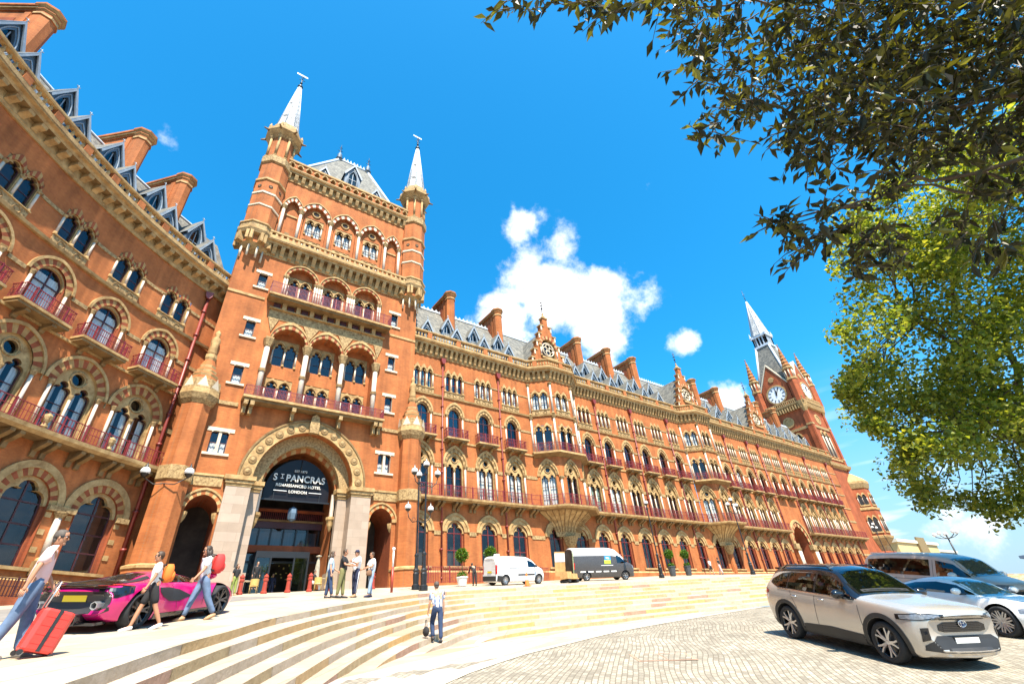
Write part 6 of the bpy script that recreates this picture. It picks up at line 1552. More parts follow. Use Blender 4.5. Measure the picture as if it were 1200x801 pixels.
def suv():
    rows = [( 2.30,.34,.42,.62,.60,.72,.80,.68,.86,.58,.92),( 2.24,.25,.36,.76,.62,.84,.90,.78,.95,.68,1.00),( 2.05,.2,.31,.83,.62,.895,.94,.85,1.0,.74,1.05),( 1.4,.2,.3,.85,.66,.925,.99,.88,1.045,.78,1.10),
            ( 1.0,.2,.3,.86,.66,.925,1.02,.89,1.075,.80,1.13),( .82,.2,.3,.86,.66,.925,1.03,.89,1.11,.80,1.17),( .15,.2,.3,.87,.66,.92,1.05,.885,1.50,.63,1.60),( -.45,.2,.3,.87,.66,.92,1.06,.885,1.55,.63,1.675),
            (-1.4,.2,.3,.87,.70,.92,1.10,.885,1.53,.62,1.65),(-1.95,.24,.34,.84,.74,.915,1.13,.87,1.44,.58,1.58),(-2.12,.3,.4,.80,.76,.90,1.12,.84,1.25,.66,1.34),(-2.24,.36,.46,.74,.76,.86,1.05,.80,1.10,.66,1.13),(-2.30,.42,.5,.68,.74,.80,.98,.74,1.0,.6,1.02)]
    mf = lambda x, k: 'gloss_black' if (-2.15 < x < .84 and k >= (25 if x < .18 else 21)) else ('plastic_black' if (k <= 8 and -2.3 < x < 2.1) else 'paint_beige')
    up = lambda z: z if z < .62 else .62+(z-.62)*1.045
    rows = [(r[0]*1.05, r[1], r[2], r[3]*1.06, up(r[4]), r[5]*1.06, up(r[6]), r[7]*1.06, up(r[8]), r[9]*1.06, up(r[10])) for r in rows]
    hd = R(-117.5); f = Vector((cos(hd), sin(hd))); l = Vector((-f.y, f.x)); ctr = Vector((12.75, 4.70))-f*1.43+l*.85      # the near side is the car's right side
    c = Car('parked_suv', 'beige metallic off-road car with black roof, parked nearest on the cobbles', rows, 'paint_beige', (1.43, -1.40), .85, .365, ctr, hd, zlow, .34, .22, mf)
    c.wheels('gloss_black', 5, 'alloy', .26); c.arches(w=.085)
    dl = [(.80, 1.09, 1.10), (.50, 1.10, 1.30), (.16, 1.11, 1.47), (-.30, 1.12, 1.505)]; dr = [(-.37, 1.12, 1.51), (-.9, 1.135, 1.505), (-1.25, 1.145, 1.49)]; dq = [(-1.31, 1.15, 1.485), (-1.62, 1.17, 1.44), (-1.86, 1.26, 1.33)]
    for sg in (-1, 1):
        c.side('window_trim', [(.86, 1.06, 1.11), (.50, 1.07, 1.335), (.16, 1.08, 1.505), (-.3, 1.09, 1.535), (-1.25, 1.115, 1.52), (-1.6, 1.13, 1.48), (-1.95, 1.25, 1.33)], 'gloss_black', sg, .004)
        for nm, w in (('window', dl), ('window', dr), ('window', dq)): c.side(nm, w, 'pane_tint', sg, .009)
        c.side('window_trim', [(.84, 1.05, 1.075), (-.3, 1.075, 1.10), (-1.62, 1.12, 1.14)], 'chrome', sg, .012)
        c.handles((-.12, -1.02), .985, sg); c.seams([((.92, .98), (.98, .42)), ((-.33, 1.05), (-.36, .40)), ((-1.18, 1.1), (-.98, .72))], sg)
        c.side('sill_trim', [(.9, .24, .42), (0, .24, .46), (-.85, .24, .42)], 'plastic_black', sg, .016)
        c.corner('headlight', [(-.26, .895, .925), (.05, .845, .94), (.33, .83, .895)], 'lamp_glass', 1, sg, 32, .012)
        c.corner('headlight_surround', [(-.34, .885, .938), (.05, .83, .955), (.38, .815, .905)], 'gloss_black', 1, sg, 32, .007)
        c.corner('tail_light', [(-.2, .98, 1.12), (.12, .96, 1.10), (.34, 1.0, 1.06)], 'lamp_red', -1, sg, 50, .010)
        c.front('fog_lamp', [(sg*.74, .52, .72), (sg*.84, .48, .70)], 'gloss_black', 1, .012)
        m = MB(); zz = [1.60, 1.665, 1.655, 1.60]; m.tube([(.05, sg*.60, 1.60), (-.1, sg*.61, 1.69), (-1.5, sg*.60, 1.675), (-1.75, sg*.59, 1.60)], .022, 'gloss_black', 6); c.part('roof_rail', m)
    # windscreen sheet between the pillars
    c.top('windscreen', [(.84, .70), (.5, .67), (.2, .58)], 'pane_car', .008); c.top('windscreen_surround', [(.93, .78), (.5, .74), (.12, .64)], 'gloss_black', .004)
    c.top('dashboard', [(.80, .60), (.72, .6)], 'plastic_black', .009)
    c.front('rear_window', [(-.55, 1.18, 1.42), (.55, 1.18, 1.42)], 'pane_tint', -1, .008)
    g = MB(); c.front('', [(-.52, .66, .755), (-.40, .635, .80), (.40, .635, .80), (.52, .66, .755)], 'gloss_black', 1, .010, mb=g)
    for k in range(5): z = .655+.03*k; g = c.front('', [(-.42, z, z+.010), (.42, z, z+.010)], 'alloy_dark', 1, .018, mb=g)
    c.part('grille', g)
    c.front('bonnet_slot', [(-.50, .845, .858), (.50, .845, .858)], 'plastic_black', 1, .008)
    c.front('lower_grille', [(-.82, .34, .42), (-.60, .32, .58), (.60, .32, .58), (.82, .34, .42)], 'plastic_black', 1, .010)
    m = MB(); m.tube([(2.02, -.80, .34), (2.27, -.5, .285), (2.33, 0, .27), (2.27, .5, .285), (2.02, .80, .34)], .045, 'alloy', 8); c.part('bumper_guard', m)
    c.plate(2.3, .49, 'plate_white', 1, .26, .055)
    e = MB(); p = c.hit((5, 0, .775), (-1, 0, 0), .025)
    def ell(cy, cz, ry, rz): return [(p.x+.008, cy+ry*cos(2*PI*k/16), cz+rz*sin(2*PI*k/16)) for k in range(17)]
    e.tube(ell(0, .775, .085, .058), .008, 'chrome', 5); e.tube(ell(0, .775, .035, .055), .006, 'chrome', 5); e.tube(ell(0, .80, .06, .02), .006, 'chrome', 5)
    e.lathe([(.08, 0), (.08, .004)], 'badge_blue', n=16, M=Matrix.Translation((p.x-.004, 0, .775)) @ Matrix.Rotation(PI/2, 4, 'Y')); c.part('emblem', e)
    c.mirrors(.62, .90, 1.12, 'gloss_black', size=1.1)
    m = MB(); m.tube([(-1.85, 0, 1.6), (-1.95, 0, 1.68)], .03, 'gloss_black', 5); c.part('antenna', m)
    w = MB(); w.box(-2.1, -1.9, -.55, .55, 1.555, 1.60, 'gloss_black'); c.part('spoiler', w)
    return c

def coupe():
    rows = [(2.34,.18,.24,.55,.42,.66,.56,.62,.60,.5,.62),(2.2,.14,.2,.78,.45,.85,.62,.78,.66,.62,.69),(1.9,.14,.2,.85,.48,.94,.72,.84,.77,.66,.78),(1.4,.14,.2,.88,.5,.96,.80,.85,.85,.64,.83),(.95,.14,.2,.9,.5,.95,.82,.84,.88,.62,.89),(.3,.14,.2,.9,.5,.94,.84,.83,1.14,.56,1.2),(-.25,.14,.2,.9,.5,.94,.86,.83,1.2,.54,1.295),
            (-.9,.14,.2,.9,.5,.95,.90,.85,1.14,.52,1.24),(-1.6,.16,.22,.9,.55,.97,.90,.88,1.0,.55,1.04),(-2.1,.22,.3,.84,.58,.94,.88,.84,.92,.62,.93),(-2.3,.3,.36,.76,.58,.86,.82,.78,.85,.6,.86),(-2.35,.34,.4,.7,.58,.8,.76,.72,.78,.55,.8)]
    hd = R(-114); f = Vector((cos(hd), sin(hd))); l = Vector((-f.y, f.x))
    fr = Vector((18.4, 4.0)); ctr = fr-f*1.38+l*.82
    c = Car('parked_sports_coupe', 'low silver sports coupe parked behind the beige off-road car', rows, 'paint_silver', (1.38, -1.42), .82, .345, ctr, hd, zlow, .42, .25)
    c.wheels('alloy_dark', 9, 'alloy', .24)
    for sg in (-1, 1):
        c.side('window', [(.78, .90, .91), (.3, .90, 1.11), (-.25, .91, 1.17), (-.9, .93, 1.12), (-1.25, .98, 1.03)], 'pane_tint', sg, .008)
        c.corner('headlight', [(-.28, .62, .68), (.1, .58, .70), (.3, .58, .66)], 'lamp_glass', 1, sg, 38, .01)
        c.side('door_inlay', [(.5, .35, .45), (-.3, .4, .6), (-1.0, .5, .8)], 'gloss_black', sg, .006)
    c.top('windscreen', [(1.0, .64), (.6, .6), (.16, .52)], 'pane_car', .007); c.top('bonnet_panel', [(2.0, .42), (1.6, .5), (1.08, .48)], 'gloss_black', .005); c.top('rear_window', [(-.95, .44), (-1.5, .46)], 'pane_tint', .007)
    c.front('grille', [(-.35, .44, .56), (.35, .44, .56)], 'gloss_black', 1, .01); c.mirrors(.62, .88, .95, 'paint_silver')
    return c

def minivan():
    rows = [(2.55,.28,.36,.62,.55,.74,.78,.7,.84,.58,.88),(2.45,.22,.3,.8,.6,.88,.9,.8,.96,.66,1.0),(2.0,.2,.28,.86,.62,.94,1.02,.88,1.1,.72,1.14),(1.62,.2,.28,.88,.64,.955,1.08,.9,1.18,.74,1.24),(1.0,.2,.28,.89,.66,.96,1.12,.9,1.66,.68,1.76),(.4,.2,.28,.9,.66,.96,1.12,.9,1.78,.7,1.88),(-1.0,.2,.28,.9,.68,.96,1.14,.9,1.82,.7,1.93),(-2.1,.22,.3,.89,.7,.955,1.16,.9,1.78,.68,1.9),(-2.42,.28,.36,.86,.72,.93,1.16,.87,1.6,.66,1.72),(-2.52,.36,.44,.8,.72,.88,1.12,.82,1.3,.66,1.36),(-2.56,.42,.5,.75,.72,.84,1.06,.78,1.14,.62,1.16)]
    hd = R(-113); f = Vector((cos(hd), sin(hd))); ctr = Vector((24.0, 6.4))
    c = Car('parked_minivan', 'tall champagne coloured people carrier with tinted side glass, parked at the right edge', rows, 'paint_champagne', (1.62, -1.58), .82, .34, ctr, hd, zlow, .4, .15)
    c.wheels('alloy', 5, 'alloy', .3)
    for sg in (-1, 1):
        c.side('window', [(1.55, 1.18, 1.19), (1.05, 1.17, 1.56), (.5, 1.17, 1.68)], 'pane_tint', sg, .008)
        c.side('window', [(.28, 1.18, 1.70), (-.2, 1.18, 1.72), (-1.2, 1.2, 1.73), (-2.15, 1.24, 1.68)], 'pane_tint', sg, .008)
        c.corner('headlight', [(-.3, .84, .98), (.1, .8, 1.0), (.3, .8, .94)], 'lamp_glass', 1, sg, 38, .01); c.corner('tail_light', [(-.1, 1.0, 1.5), (.18, 1.0, 1.5)], 'lamp_red', -1, sg, 45, .01)
        c.handles((.42, -.1), 1.05, sg); c.seams([((.40, 1.8), (.36, .35)), ((-1.0, 1.1), (-1.1, .4)), ((.2, 1.05), (-2.0, 1.07))], sg)
        m = MB(); m.tube([(.3, sg*.66, 1.88), (-2.0, sg*.66, 1.9)], .025, 'paint_silver', 6); c.part('roof_rail', m)
    c.top('windscreen', [(1.66, .74), (1.3, .72), (.95, .64)], 'pane_car', .008); c.mirrors(1.25, .95, 1.2, 'paint_silver', size=1.15)
    m = MB()
    m.tube([(-1.7, .2, 1.9), (-1.95, .2, 2.6)], .01, 'black_iron', 4); c.part('antenna', m)
    c.front('grille', [(-.45, .7, .82), (.45, .7, .82)], 'gloss_black', 1, .01)
    return c

def supercar():
    rows = [(2.27,.14,.2,.5,.32,.62,.42,.58,.46,.45,.48),(2.15,.12,.18,.72,.36,.84,.5,.76,.54,.58,.56),(1.8,.12,.18,.84,.42,.94,.64,.84,.70,.64,.66),(1.25,.12,.18,.87,.46,.965,.76,.86,.83,.64,.76),(.85,.12,.18,.89,.46,.94,.76,.84,.84,.6,.84),(.3,.12,.18,.9,.46,.9,.77,.80,1.0,.54,1.06),(-.1,.12,.18,.9,.46,.89,.78,.80,1.09,.52,1.17),(-.4,.12,.18,.9,.46,.9,.79,.81,1.12,.5,1.2),
            (-.85,.12,.18,.92,.5,.96,.86,.88,1.06,.5,1.14),(-1.35,.12,.18,.93,.54,1.0,.92,.92,.99,.62,1.0),(-1.8,.16,.22,.9,.56,.99,.91,.9,.96,.66,.94),(-2.1,.22,.3,.84,.58,.95,.87,.86,.9,.66,.9),(-2.22,.3,.38,.78,.58,.88,.82,.8,.85,.62,.86),(-2.26,.34,.4,.72,.58,.84,.78,.76,.8,.58,.82)]
    rows = [(r[0], *[z if i in (2, 4, 6, 8) else (z if z < .45 else .45+(z-.45)*.84) for i, z in enumerate(r[1:])]) for r in rows]
    a = Vector((.23, 14.1)); b = Vector((1.98, 16.1)); hd = math.atan2(b.y-a.y, b.x-a.x); f = Vector((cos(hd), sin(hd))); l = Vector((-f.y, f.x)); ctr = (a+b)/2+l*.84+f*.12
    c = Car('parked_supercar', 'bright magenta low supercar parked in front of the curved wing', rows, 'paint_magenta', (1.22, -1.45), .84, .345, ctr, hd, zup, .5, .3)
    c.wheels('gloss_black', 5, 'alloy_dark', .22, .28)
    for sg in (-1, 1):
        c.side('window', [(.62, .80, .82), (.25, .81, .92), (-.15, .83, 1.00), (-.5, .84, 1.01), (-.85, .88, .94)], 'pane_tint', sg, .008)
        c.side('side_intake', [(.12, .52, .54), (-.25, .44, .68), (-.6, .46, .74), (-.85, .56, .75), (-1.0, .68, .76)], 'plastic_black', sg, .008)
        c.side('sill_trim', [(.85, .14, .22), (-1.0, .14, .24)], 'gloss_black', sg, .012)
        c.seams([((.62, .82), (.55, .3)), ((-.45, .80), (-.3, .3))], sg)
        c.corner('headlight', [(-.2, .56, .62), (.1, .50, .66), (.3, .5, .62)], 'lamp_glass', 1, sg, 40, .01)
        m = MB(); c.corner('', [(-.30, .66, .84), (.12, .62, .86), (.38, .70, .82)], 'gloss_black', -1, sg, 40, .008, mb=m); c.corner('', [(-.26, .83, .845), (.12, .845, .862), (.36, .815, .83)], 'lamp_red', -1, sg, 40, .014, mb=m); c.part('tail_light', m)
        e = MB(); X = -2.26; e.lathe([(.07, -.25), (.08, 0), (.065, 0), (.05, -.2)], 'alloy', n=6, M=Matrix.Translation((X, sg*.62, .50)) @ Matrix.Rotation(-PI/2, 4, 'Y')); c.part('exhaust', e)
        for k in (.18, .40): d = MB(); d.box(-2.36, -1.95, sg*k-.012, sg*k+.012, .17, .36, 'gloss_black'); c.part('diffuser_fin', d)
    c.front('rear_panel', [(-.80, .40, .62), (-.6, .30, .80), (.6, .30, .80), (.80, .40, .62)], 'plastic_black', -1, .008)
    c.plate(-2.25, .62, 'plate_yellow', -1, .26, .06)
    c.top('engine_cover', [(-.75, .30), (-1.1, .34), (-1.6, .5), (-2.08, .6)], 'gloss_black', .008); c.top('windscreen', [(.86, .62), (.4, .58), (-.05, .5)], 'pane_tint', .008)
    for sg in (-1, 1):
        m = MB(); g = [[(x, sg*(w0+(w1-w0)*k/4), 5) for k in range(5)] for x, w0, w1 in ((-.9, .44, .54), (-1.3, .46, .66), (-1.75, .55, .74))]; c.patch('', g, (0, 0, -1), 'plastic_black', .008, None, m, 5); c.part('side_vent', m)
    w = MB(); w.box(-2.26, -2.06, -.72, .72, .865, .885, 'gloss_black'); c.part('spoiler', w)
    d = MB(); d.box(-2.24, -1.95, -.7, .7, .15, .2, 'gloss_black'); c.part('diffuser', d)
    c.mirrors(.55, .92, .92, 'paint_magenta', size=.85)
    return c

def white_van():
    rows = [(2.40,.26,.34,.6,.5,.72,.7,.68,.8,.55,.84),(2.3,.2,.3,.78,.56,.86,.86,.78,.95,.62,1.0),(1.9,.2,.28,.86,.6,.93,1.0,.86,1.1,.72,1.16),(1.6,.2,.28,.88,.62,.95,1.06,.88,1.2,.74,1.28),(1.0,.2,.28,.89,.66,.95,1.12,.89,1.62,.70,1.74),(.5,.2,.28,.89,.66,.95,1.12,.9,1.78,.74,1.9),(-1.0,.2,.28,.89,.68,.95,1.14,.9,1.83,.76,1.94),(-2.25,.2,.28,.89,.7,.95,1.16,.9,1.82,.76,1.93),(-2.36,.24,.32,.88,.7,.94,1.16,.89,1.76,.75,1.88),(-2.40,.3,.38,.86,.7,.92,1.14,.87,1.7,.72,1.8)]
    a = Vector((21.96, 31.0)); b = Vector((25.05, 31.0)); hd = math.atan2(b.y-a.y, b.x-a.x); f = Vector((cos(hd), sin(hd))); l = Vector((-f.y, f.x)); ctr = (a+b)/2+l*.8+f*.02
    c = Car('delivery_van', 'small white panel van parked on the terrace before the arched windows', rows, 'paint_white', (1.55, -1.55), .80, .33, ctr, hd, zup, .4, .06)
    c.root['category'] = 'van'; c.wheels('alloy', 12, 'alloy', .34, twin=False)
    for sg in (-1, 1):
        c.side('window', [(1.5, 1.16, 1.17), (1.05, 1.15, 1.52), (.55, 1.15, 1.66)], 'pane_tint', sg, .008)
        c.side('rubbing_strip', [(1.1, .62, .72), (.35, .62, .72)], 'plastic_black', sg, .014); c.side('rubbing_strip', [(.25, .62, .72), (-.45, .62, .72)], 'plastic_black', sg, .014)
        c.side('door_rail', [(.2, 1.10, 1.14), (-1.2, 1.10, 1.14)], 'plastic_black', sg, .01); c.seams([((.42, 1.75), (.4, .35)), ((-.6, 1.8), (-.6, .35)), ((1.2, .95), (1.15, .4))], sg)
        c.side('bumper_trim', [(-1.85, .24, .62), (-2.3, .28, .66)], 'plastic_black', sg, .014)
        c.corner('tail_light', [(-.04, .75, 1.35), (.12, .75, 1.35)], 'lamp_red', -1, sg, 45, .012); c.corner('headlight', [(-.25, .82, .98), (.2, .76, .98)], 'lamp_glass', 1, sg, 38, .01)
        c.side('lettering', [(-1.0, 1.52, 1.55), (-1.9, 1.52, 1.55)], 'paint_silver', sg, .005)
    c.front('rear_bumper', [(-.86, .3, .62), (.86, .3, .62)], 'plastic_black', -1, .03); c.front('bumper_trim', [(-.7, .3, .52), (.7, .3, .52)], 'plastic_black', 1, .012)
    m = MB()
    for k in range(5): z = 1.66-.2*k; c.front('', [(-.78, z, z+.05), (-.25, z, z+.05)], 'paint_silver', -1, .006, mb=m)
    c.part('rear_lettering', m)
    c.plate(-2.4, .88, 'plate_yellow', -1); c.top('windscreen', [(1.62, .76), (1.3, .74), (.98, .66)], 'pane_car', .008); c.mirrors(1.15, .98, 1.2, 'plastic_black')
    m = MB(); m.box(-1.9, -1.6, -.2, .1, 1.93, 2.1, 'lamp_white'); c.part('roof_vent', m)
    return c

def dark_van():
    rows = [(3.0,.3,.4,.7,.6,.8,.86,.76,.96,.62,1.0),(2.9,.24,.34,.86,.66,.92,1.02,.86,1.12,.7,1.18),(2.5,.22,.32,.92,.68,.99,1.18,.92,1.3,.76,1.38),(2.15,.22,.32,.94,.7,1.0,1.26,.94,1.46,.78,1.56),(1.55,.22,.32,.95,.72,1.01,1.34,.95,2.0,.76,2.14),(1.05,.22,.32,.95,.74,1.01,1.36,.96,2.36,.74,2.52),(.3,.22,.32,.95,.74,1.01,1.38,.97,2.46,.76,2.62),(-2.8,.24,.34,.95,.74,1.01,1.4,.97,2.46,.76,2.62),(-2.94,.3,.4,.94,.74,1.0,1.4,.96,2.42,.75,2.58),(-2.98,.36,.46,.92,.74,.98,1.38,.94,2.38,.74,2.54)]
    mf = lambda x, k: 'paint_white' if (k >= 23 and x < 1.75) else 'paint_graphite'
    a = Vector((31.6, 32.4)); b = Vector((34.95, 31.1)); hd = math.atan2(b.y-a.y, b.x-a.x); f = Vector((cos(hd), sin(hd))); l = Vector((-f.y, f.x)); ctr = (a+b)/2+l*.84-f*.05
    c = Car('cargo_van', 'high roofed grey and white cargo van with its rear doors open', rows, 'paint_graphite', (1.85, -1.79), .84, .35, ctr, hd, zup, .42, .05, mf)
    c.root['category'] = 'van'; c.wheels('alloy', 6, 'alloy', .36, twin=False)
    for sg in (-1, 1):
        c.side('window', [(2.05, 1.36, 1.38), (1.6, 1.34, 1.82), (1.15, 1.34, 2.02)], 'pane_tint', sg, .008)
        c.seams([((1.05, 2.1), (1.02, .4)), ((-.3, 2.3), (-.3, .4))], sg); c.side('logo_panel', [(.55, 1.30, 1.60), (-.05, 1.30, 1.60)], 'logo_green', sg, .008); c.side('logo_panel', [(.6, 1.60, 1.92), (-.0, 1.60, 1.92)], 'logo_blue', sg, .008); c.side('logo_panel', [(.45, 1.68, 1.78), (.15, 1.72, 1.84)], 'lamp_white', sg, .011)
        m = MB()
        for k in range(5): x = 1.0-.72*k; c.side('', [(x, .66, .76), (x-.5, .66, .76)], 'lamp_white', sg, .008, mb=m)
        c.part('lettering', m); c.side('lettering', [(.75, 1.16, 1.20), (-.4, 1.16, 1.20)], 'lamp_white', sg, .008)
        c.corner('tail_light', [(-.04, .9, 1.4), (.14, .9, 1.4)], 'lamp_red', -1, sg, 45, .012); c.corner('headlight', [(-.25, .96, 1.1), (.2, .9, 1.14)], 'lamp_glass', 1, sg, 38, .01)
        # an open rear door swung out
        d = MB(); d.box(0, 1.0 if sg < 0 else .95, -.03, .03, .42, 2.38, 'ply' if sg > 0 else 'leaf_print'); d.box(.02, .93, -.045, .045, 1.55, 2.25, 'paint_white') if sg > 0 else None
        o = d.build('rear_door', c.root, (-2.98, sg*.94, 0)); o.rotation_euler = (0, 0, R(180+sg*-8) if sg > 0 else R(180+70))
    i = MB(); i.box(-3.0, -2.985, -.84, .84, .5, 2.4, 'interior'); c.part('load_bay', i)
    c.top('windscreen', [(2.2, .8), (1.8, .78), (1.48, .7)], 'pane_car', .008); c.mirrors(1.9, 1.05, 1.5, 'plastic_black', size=1.5)
    return c
# ------------------------------------------------------------------ people
def skin_mesh(verts, radii, edges, root, sub=1):
    me = bpy.data.meshes.new('sk'); me.from_pydata([tuple(v) for v in verts], edges, [])
    o = bpy.data.objects.new('sk', me); COL.objects.link(o)
    o.modifiers.new('s', 'SKIN').use_smooth_shade = True
    m2 = o.modifiers.new('u', 'SUBSURF'); m2.levels = sub; m2.render_levels = sub
    for i, d in enumerate(me.skin_vertices[0].data):
        r = radii[i]; d.radius = r if isinstance(r, tuple) else (r, r); d.use_root = (i == root)
    dg = bpy.context.evaluated_depsgraph_get(); nm = bpy.data.meshes.new_from_object(o.evaluated_get(dg))
    bpy.data.objects.remove(o); bpy.data.meshes.remove(me)
    return nm
def mb_from(me, mat, mb=None):
    mb = mb or MB(); mb.add([v.co.copy() for v in me.vertices], [tuple(p.vertices) for p in me.polygons], mat, True); bpy.data.meshes.remove(me); return mb

def person(label, loc, heading, h=1.75, skin='skin', hair='hair_dark', shirt='cloth_white', legs='denim', shoes='shoe_grey', legL=0, legR=0, kneeL=0, kneeR=0, armL=0, armR=0, elL=12, elR=12, abL=10, abR=10,
           lean=0, shorts=False, sleeves=True, long_hair=False, cap=None, girth=1.0, seat=None, head_turn=0, glasses=False, skirt=False, stripe=None, group=None):
    s = h/1.75
    T = Matrix.Translation((0, 0, .95)) @ Matrix.Rotation(R(lean), 4, 'Y') @ Matrix.Translation((0, 0, -.95))
    up = lambda p: T @ Vector(p)
    pel, wai, che, nec = Vector((0, 0, .95)), up((0, 0, 1.10)), up((.0, 0, 1.32)), up((.0, 0, 1.47))
    hb, hc = up((.015, 0, 1.53)), up((.035, 0, 1.635))
    legsP = {}
    for sg, a, k in ((1, legL, kneeL), (-1, legR, kneeR)):
        hp = Vector((0, sg*.095, .92)); kn = hp+Vector((sin(R(a)), 0, -cos(R(a))))*.43; b = a-k; an = kn+Vector((sin(R(b)), 0, -cos(R(b))))*.43
        fd = Vector((cos(R(b*.5)), 0, -.10 if b >= -5 else .0-.55*min(1, -b/50))).normalized(); legsP[sg] = (hp, kn, an, an+Vector((-.05, 0, -.035)), an+fd*.17+Vector((0, sg*.015, -.045)))
    dz = .075-min(legsP[1][2].z, legsP[-1][2].z) if seat is None else seat-.86
    arms = {}
    for sg, a, e, ab in ((1, armL, elL, abL), (-1, armR, elR, abR)):
        sh = up((0, sg*.185, 1.425)); d = Vector((sin(R(a)), sg*sin(R(ab))*cos(R(a)), -cos(R(a))*cos(R(ab)))); el = sh+d*.29
        b = a+e; d2 = Vector((sin(R(b)), sg*sin(R(ab*.3))*abs(cos(R(b))), -cos(R(b)))).normalized(); wr = el+d2*.25; arms[sg] = (sh, el, wr, wr+d2*.09, d2)
    g = girth
    V = [pel, wai, che, nec, hb]; Rr = [(.14*g, .11*g), (.135*g, .105*g), (.155*g, .11*g), .055, .055]; E = [(0, 1), (1, 2), (2, 3), (3, 4)]
    for sg in (1, -1):
        hp, kn, an, hl, toe = legsP[sg]; i = len(V); V += [hp, hp.lerp(kn, .5), kn, kn.lerp(an, .35), an, toe]; Rr += [.088, .076, .056, .058, .038, (.036, .028)]; E += [(0, i), (i, i+1), (i+1, i+2), (i+2, i+3), (i+3, i+4), (i+4, i+5)]
        sh, el, wr, ha, d2 = arms[sg]; i = len(V); V += [sh, sh.lerp(el, .5), el, el.lerp(wr, .4), wr, wr+d2*.07]; Rr += [.058, .048, .040, .038, .026, (.034, .018)]; E += [(2, i), (i, i+1), (i+1, i+2), (i+2, i+3), (i+3, i+4), (i+4, i+5)]
    off = Vector((0, 0, dz)); sc = lambda P: [(p+off)*s for p in P]
    rs = lambda X: [tuple(q*s for q in r) if isinstance(r, tuple) else r*s for r in X]
    body = mb_from(skin_mesh(sc(V), rs(Rr), E, 0), skin)
    # hands
    for sg in (1, -1):
        sh, el, wr, ha, d2 = arms[sg]; side = Vector((0, sg, 0)); fw = d2.cross(side).normalized()
        if fw.x < 0: fw = -fw
        base = wr+d2*.085
        for k, (o_, l) in enumerate(((-.028, .062), (-.009, .076), (.010, .072), (.027, .056))):
            p0 = base+fw*(-o_)*1.0; p1 = p0+d2*l*.55-side*.006; p2 = p1+d2*l*.4-side*.018
            body.tube([(q+off)*s for q in (p0-d2*.03, p1, p2)], [.0105*s, .0095*s, .007*s], skin, 5)
        t0 = wr+d2*.03+fw*.022; body.tube([(q+off)*s for q in (t0, t0+d2*.03+fw*.026, t0+d2*.06+fw*.028-side*.01)], [.012*s, .011*s, .008*s], skin, 5)
    # head with a face
    HM = Matrix.Translation((hc+off)*s) @ Matrix.Rotation(R(lean*.5), 4, 'Y') @ Matrix.Rotation(R(head_turn), 4, 'Z') @ Matrix.Scale(s, 4)
    body.lathe([(.001, -.118), (.035, -.112), (.056, -.085), (.070, -.03), (.077, .03), (.072, .08), (.045, .112), (.001, .122)], skin, (0, 0, 0), 14, HM, True, 0, 1.18, .98)
    body.tube([(.078, 0, .02), (.100, 0, -.022), (.084, 0, -.03)], [.010, .014, .008], skin, 6, HM); body.ball((.066, 0, -.085), .03, skin, 8, 5, HM, .8, .9, .7)
    for sg in (-1, 1):
        body.ball((.079, sg*.030, .012), .0115, 'lamp_white', 6, 4, HM); body.ball((.088, sg*.030, .012), .006, 'hair_dark', 5, 4, HM); body.ball((0.0, sg*.078, -.005), .022, skin, 6, 4, HM, .7, .35, 1.2)
        body.box(.078, .088, sg*.016, sg*.046, .030, .036, hair, HM)
    body.box(.074, .084, -.022, .022, -.062, -.055, 'cloth_brown', HM)
    if glasses:
        for sg in (-1, 1): body.box(.086, .094, sg*.008, sg*.052, -.004, .026, 'gloss_black', HM); body.box(.0, .09, sg*.078, sg*.081, .012, .02, 'gloss_black', HM)
    x, y, z = loc
    o = body.build('person', None, loc, heading); tag(o, label, 'person', group)
    hm = MB()
    prof = [(.083, -.005), (.086, .03), (.081, .085), (.052, .124), (.001, .136)]
    hm.lathe(prof, hair, (-.014, 0, 0), 14, HM, True, 0, 1.14, 1.0); hm.ball((-.045, 0, -.02), .07, hair, 10, 6, HM, .8, 1.0, .95)
    if long_hair: hm.tube([(-.045, 0, .02), (-.07, 0, -.10), (-.075, 0, -.20), (-.065, 0, -.27)], [.085, .082, .066, .02], hair, 9, HM); hm.tube([(.02, .075, .02), (.0, .082, -.1), (-.03, .07, -.2)], [.03, .03, .015], hair, 6, HM); hm.tube([(.02, -.075, .02), (.0, -.082, -.1), (-.03, -.07, -.2)], [.03, .03, .015], hair, 6, HM)
    hm.build('hair', o)
    if cap:
        c = MB(); c.lathe([(.088, .035), (.087, .08), (.058, .132), (.001, .143)], cap, (-.008, 0, 0), 12, HM, True, 0, 1.14, 1.02); c.grid([[(.07, -.06, .045), (.07, 0, .05), (.07, .06, .045)], [(.165, -.04, .035), (.175, 0, .038), (.165, .04, .035)]], cap, True, HM); c.build('cap', o)
    # clothes
    def grow(r, d): return tuple(q+d for q in r) if isinstance(r, tuple) else r+d
    Vs = [up((0, 0, .885)), wai, che, up((0, 0, 1.435))]; Rs = [(.172*g, .142*g), (.165*g, .135*g), (.176*g, .132*g), (.088, .078)]; Es = [(0, 1), (1, 2), (2, 3)]
    for sg in (1, -1):
        sh, el, wr, ha, d2 = arms[sg]; i = len(Vs); e = el.lerp(wr, .92) if sleeves == 'long' else sh.lerp(el, .82)
        if sleeves: Vs += [sh, sh.lerp(el, .45), e]; Rs += [.082, .076, .070 if sleeves != 'long' else .045]; Es += [(2, i), (i, i+1), (i+1, i+2)]
        if sleeves == 'long': Vs[i+1] = el; Rs[i+1] = .056
    mb_from(skin_mesh(sc(Vs), rs(Rs), Es, 0), shirt).build('shirt', o)
    Vt = [up((0, 0, 1.09)), pel]; Rt = [(.148*g, .118*g), (.152*g, .125*g)]; Et = [(0, 1)]
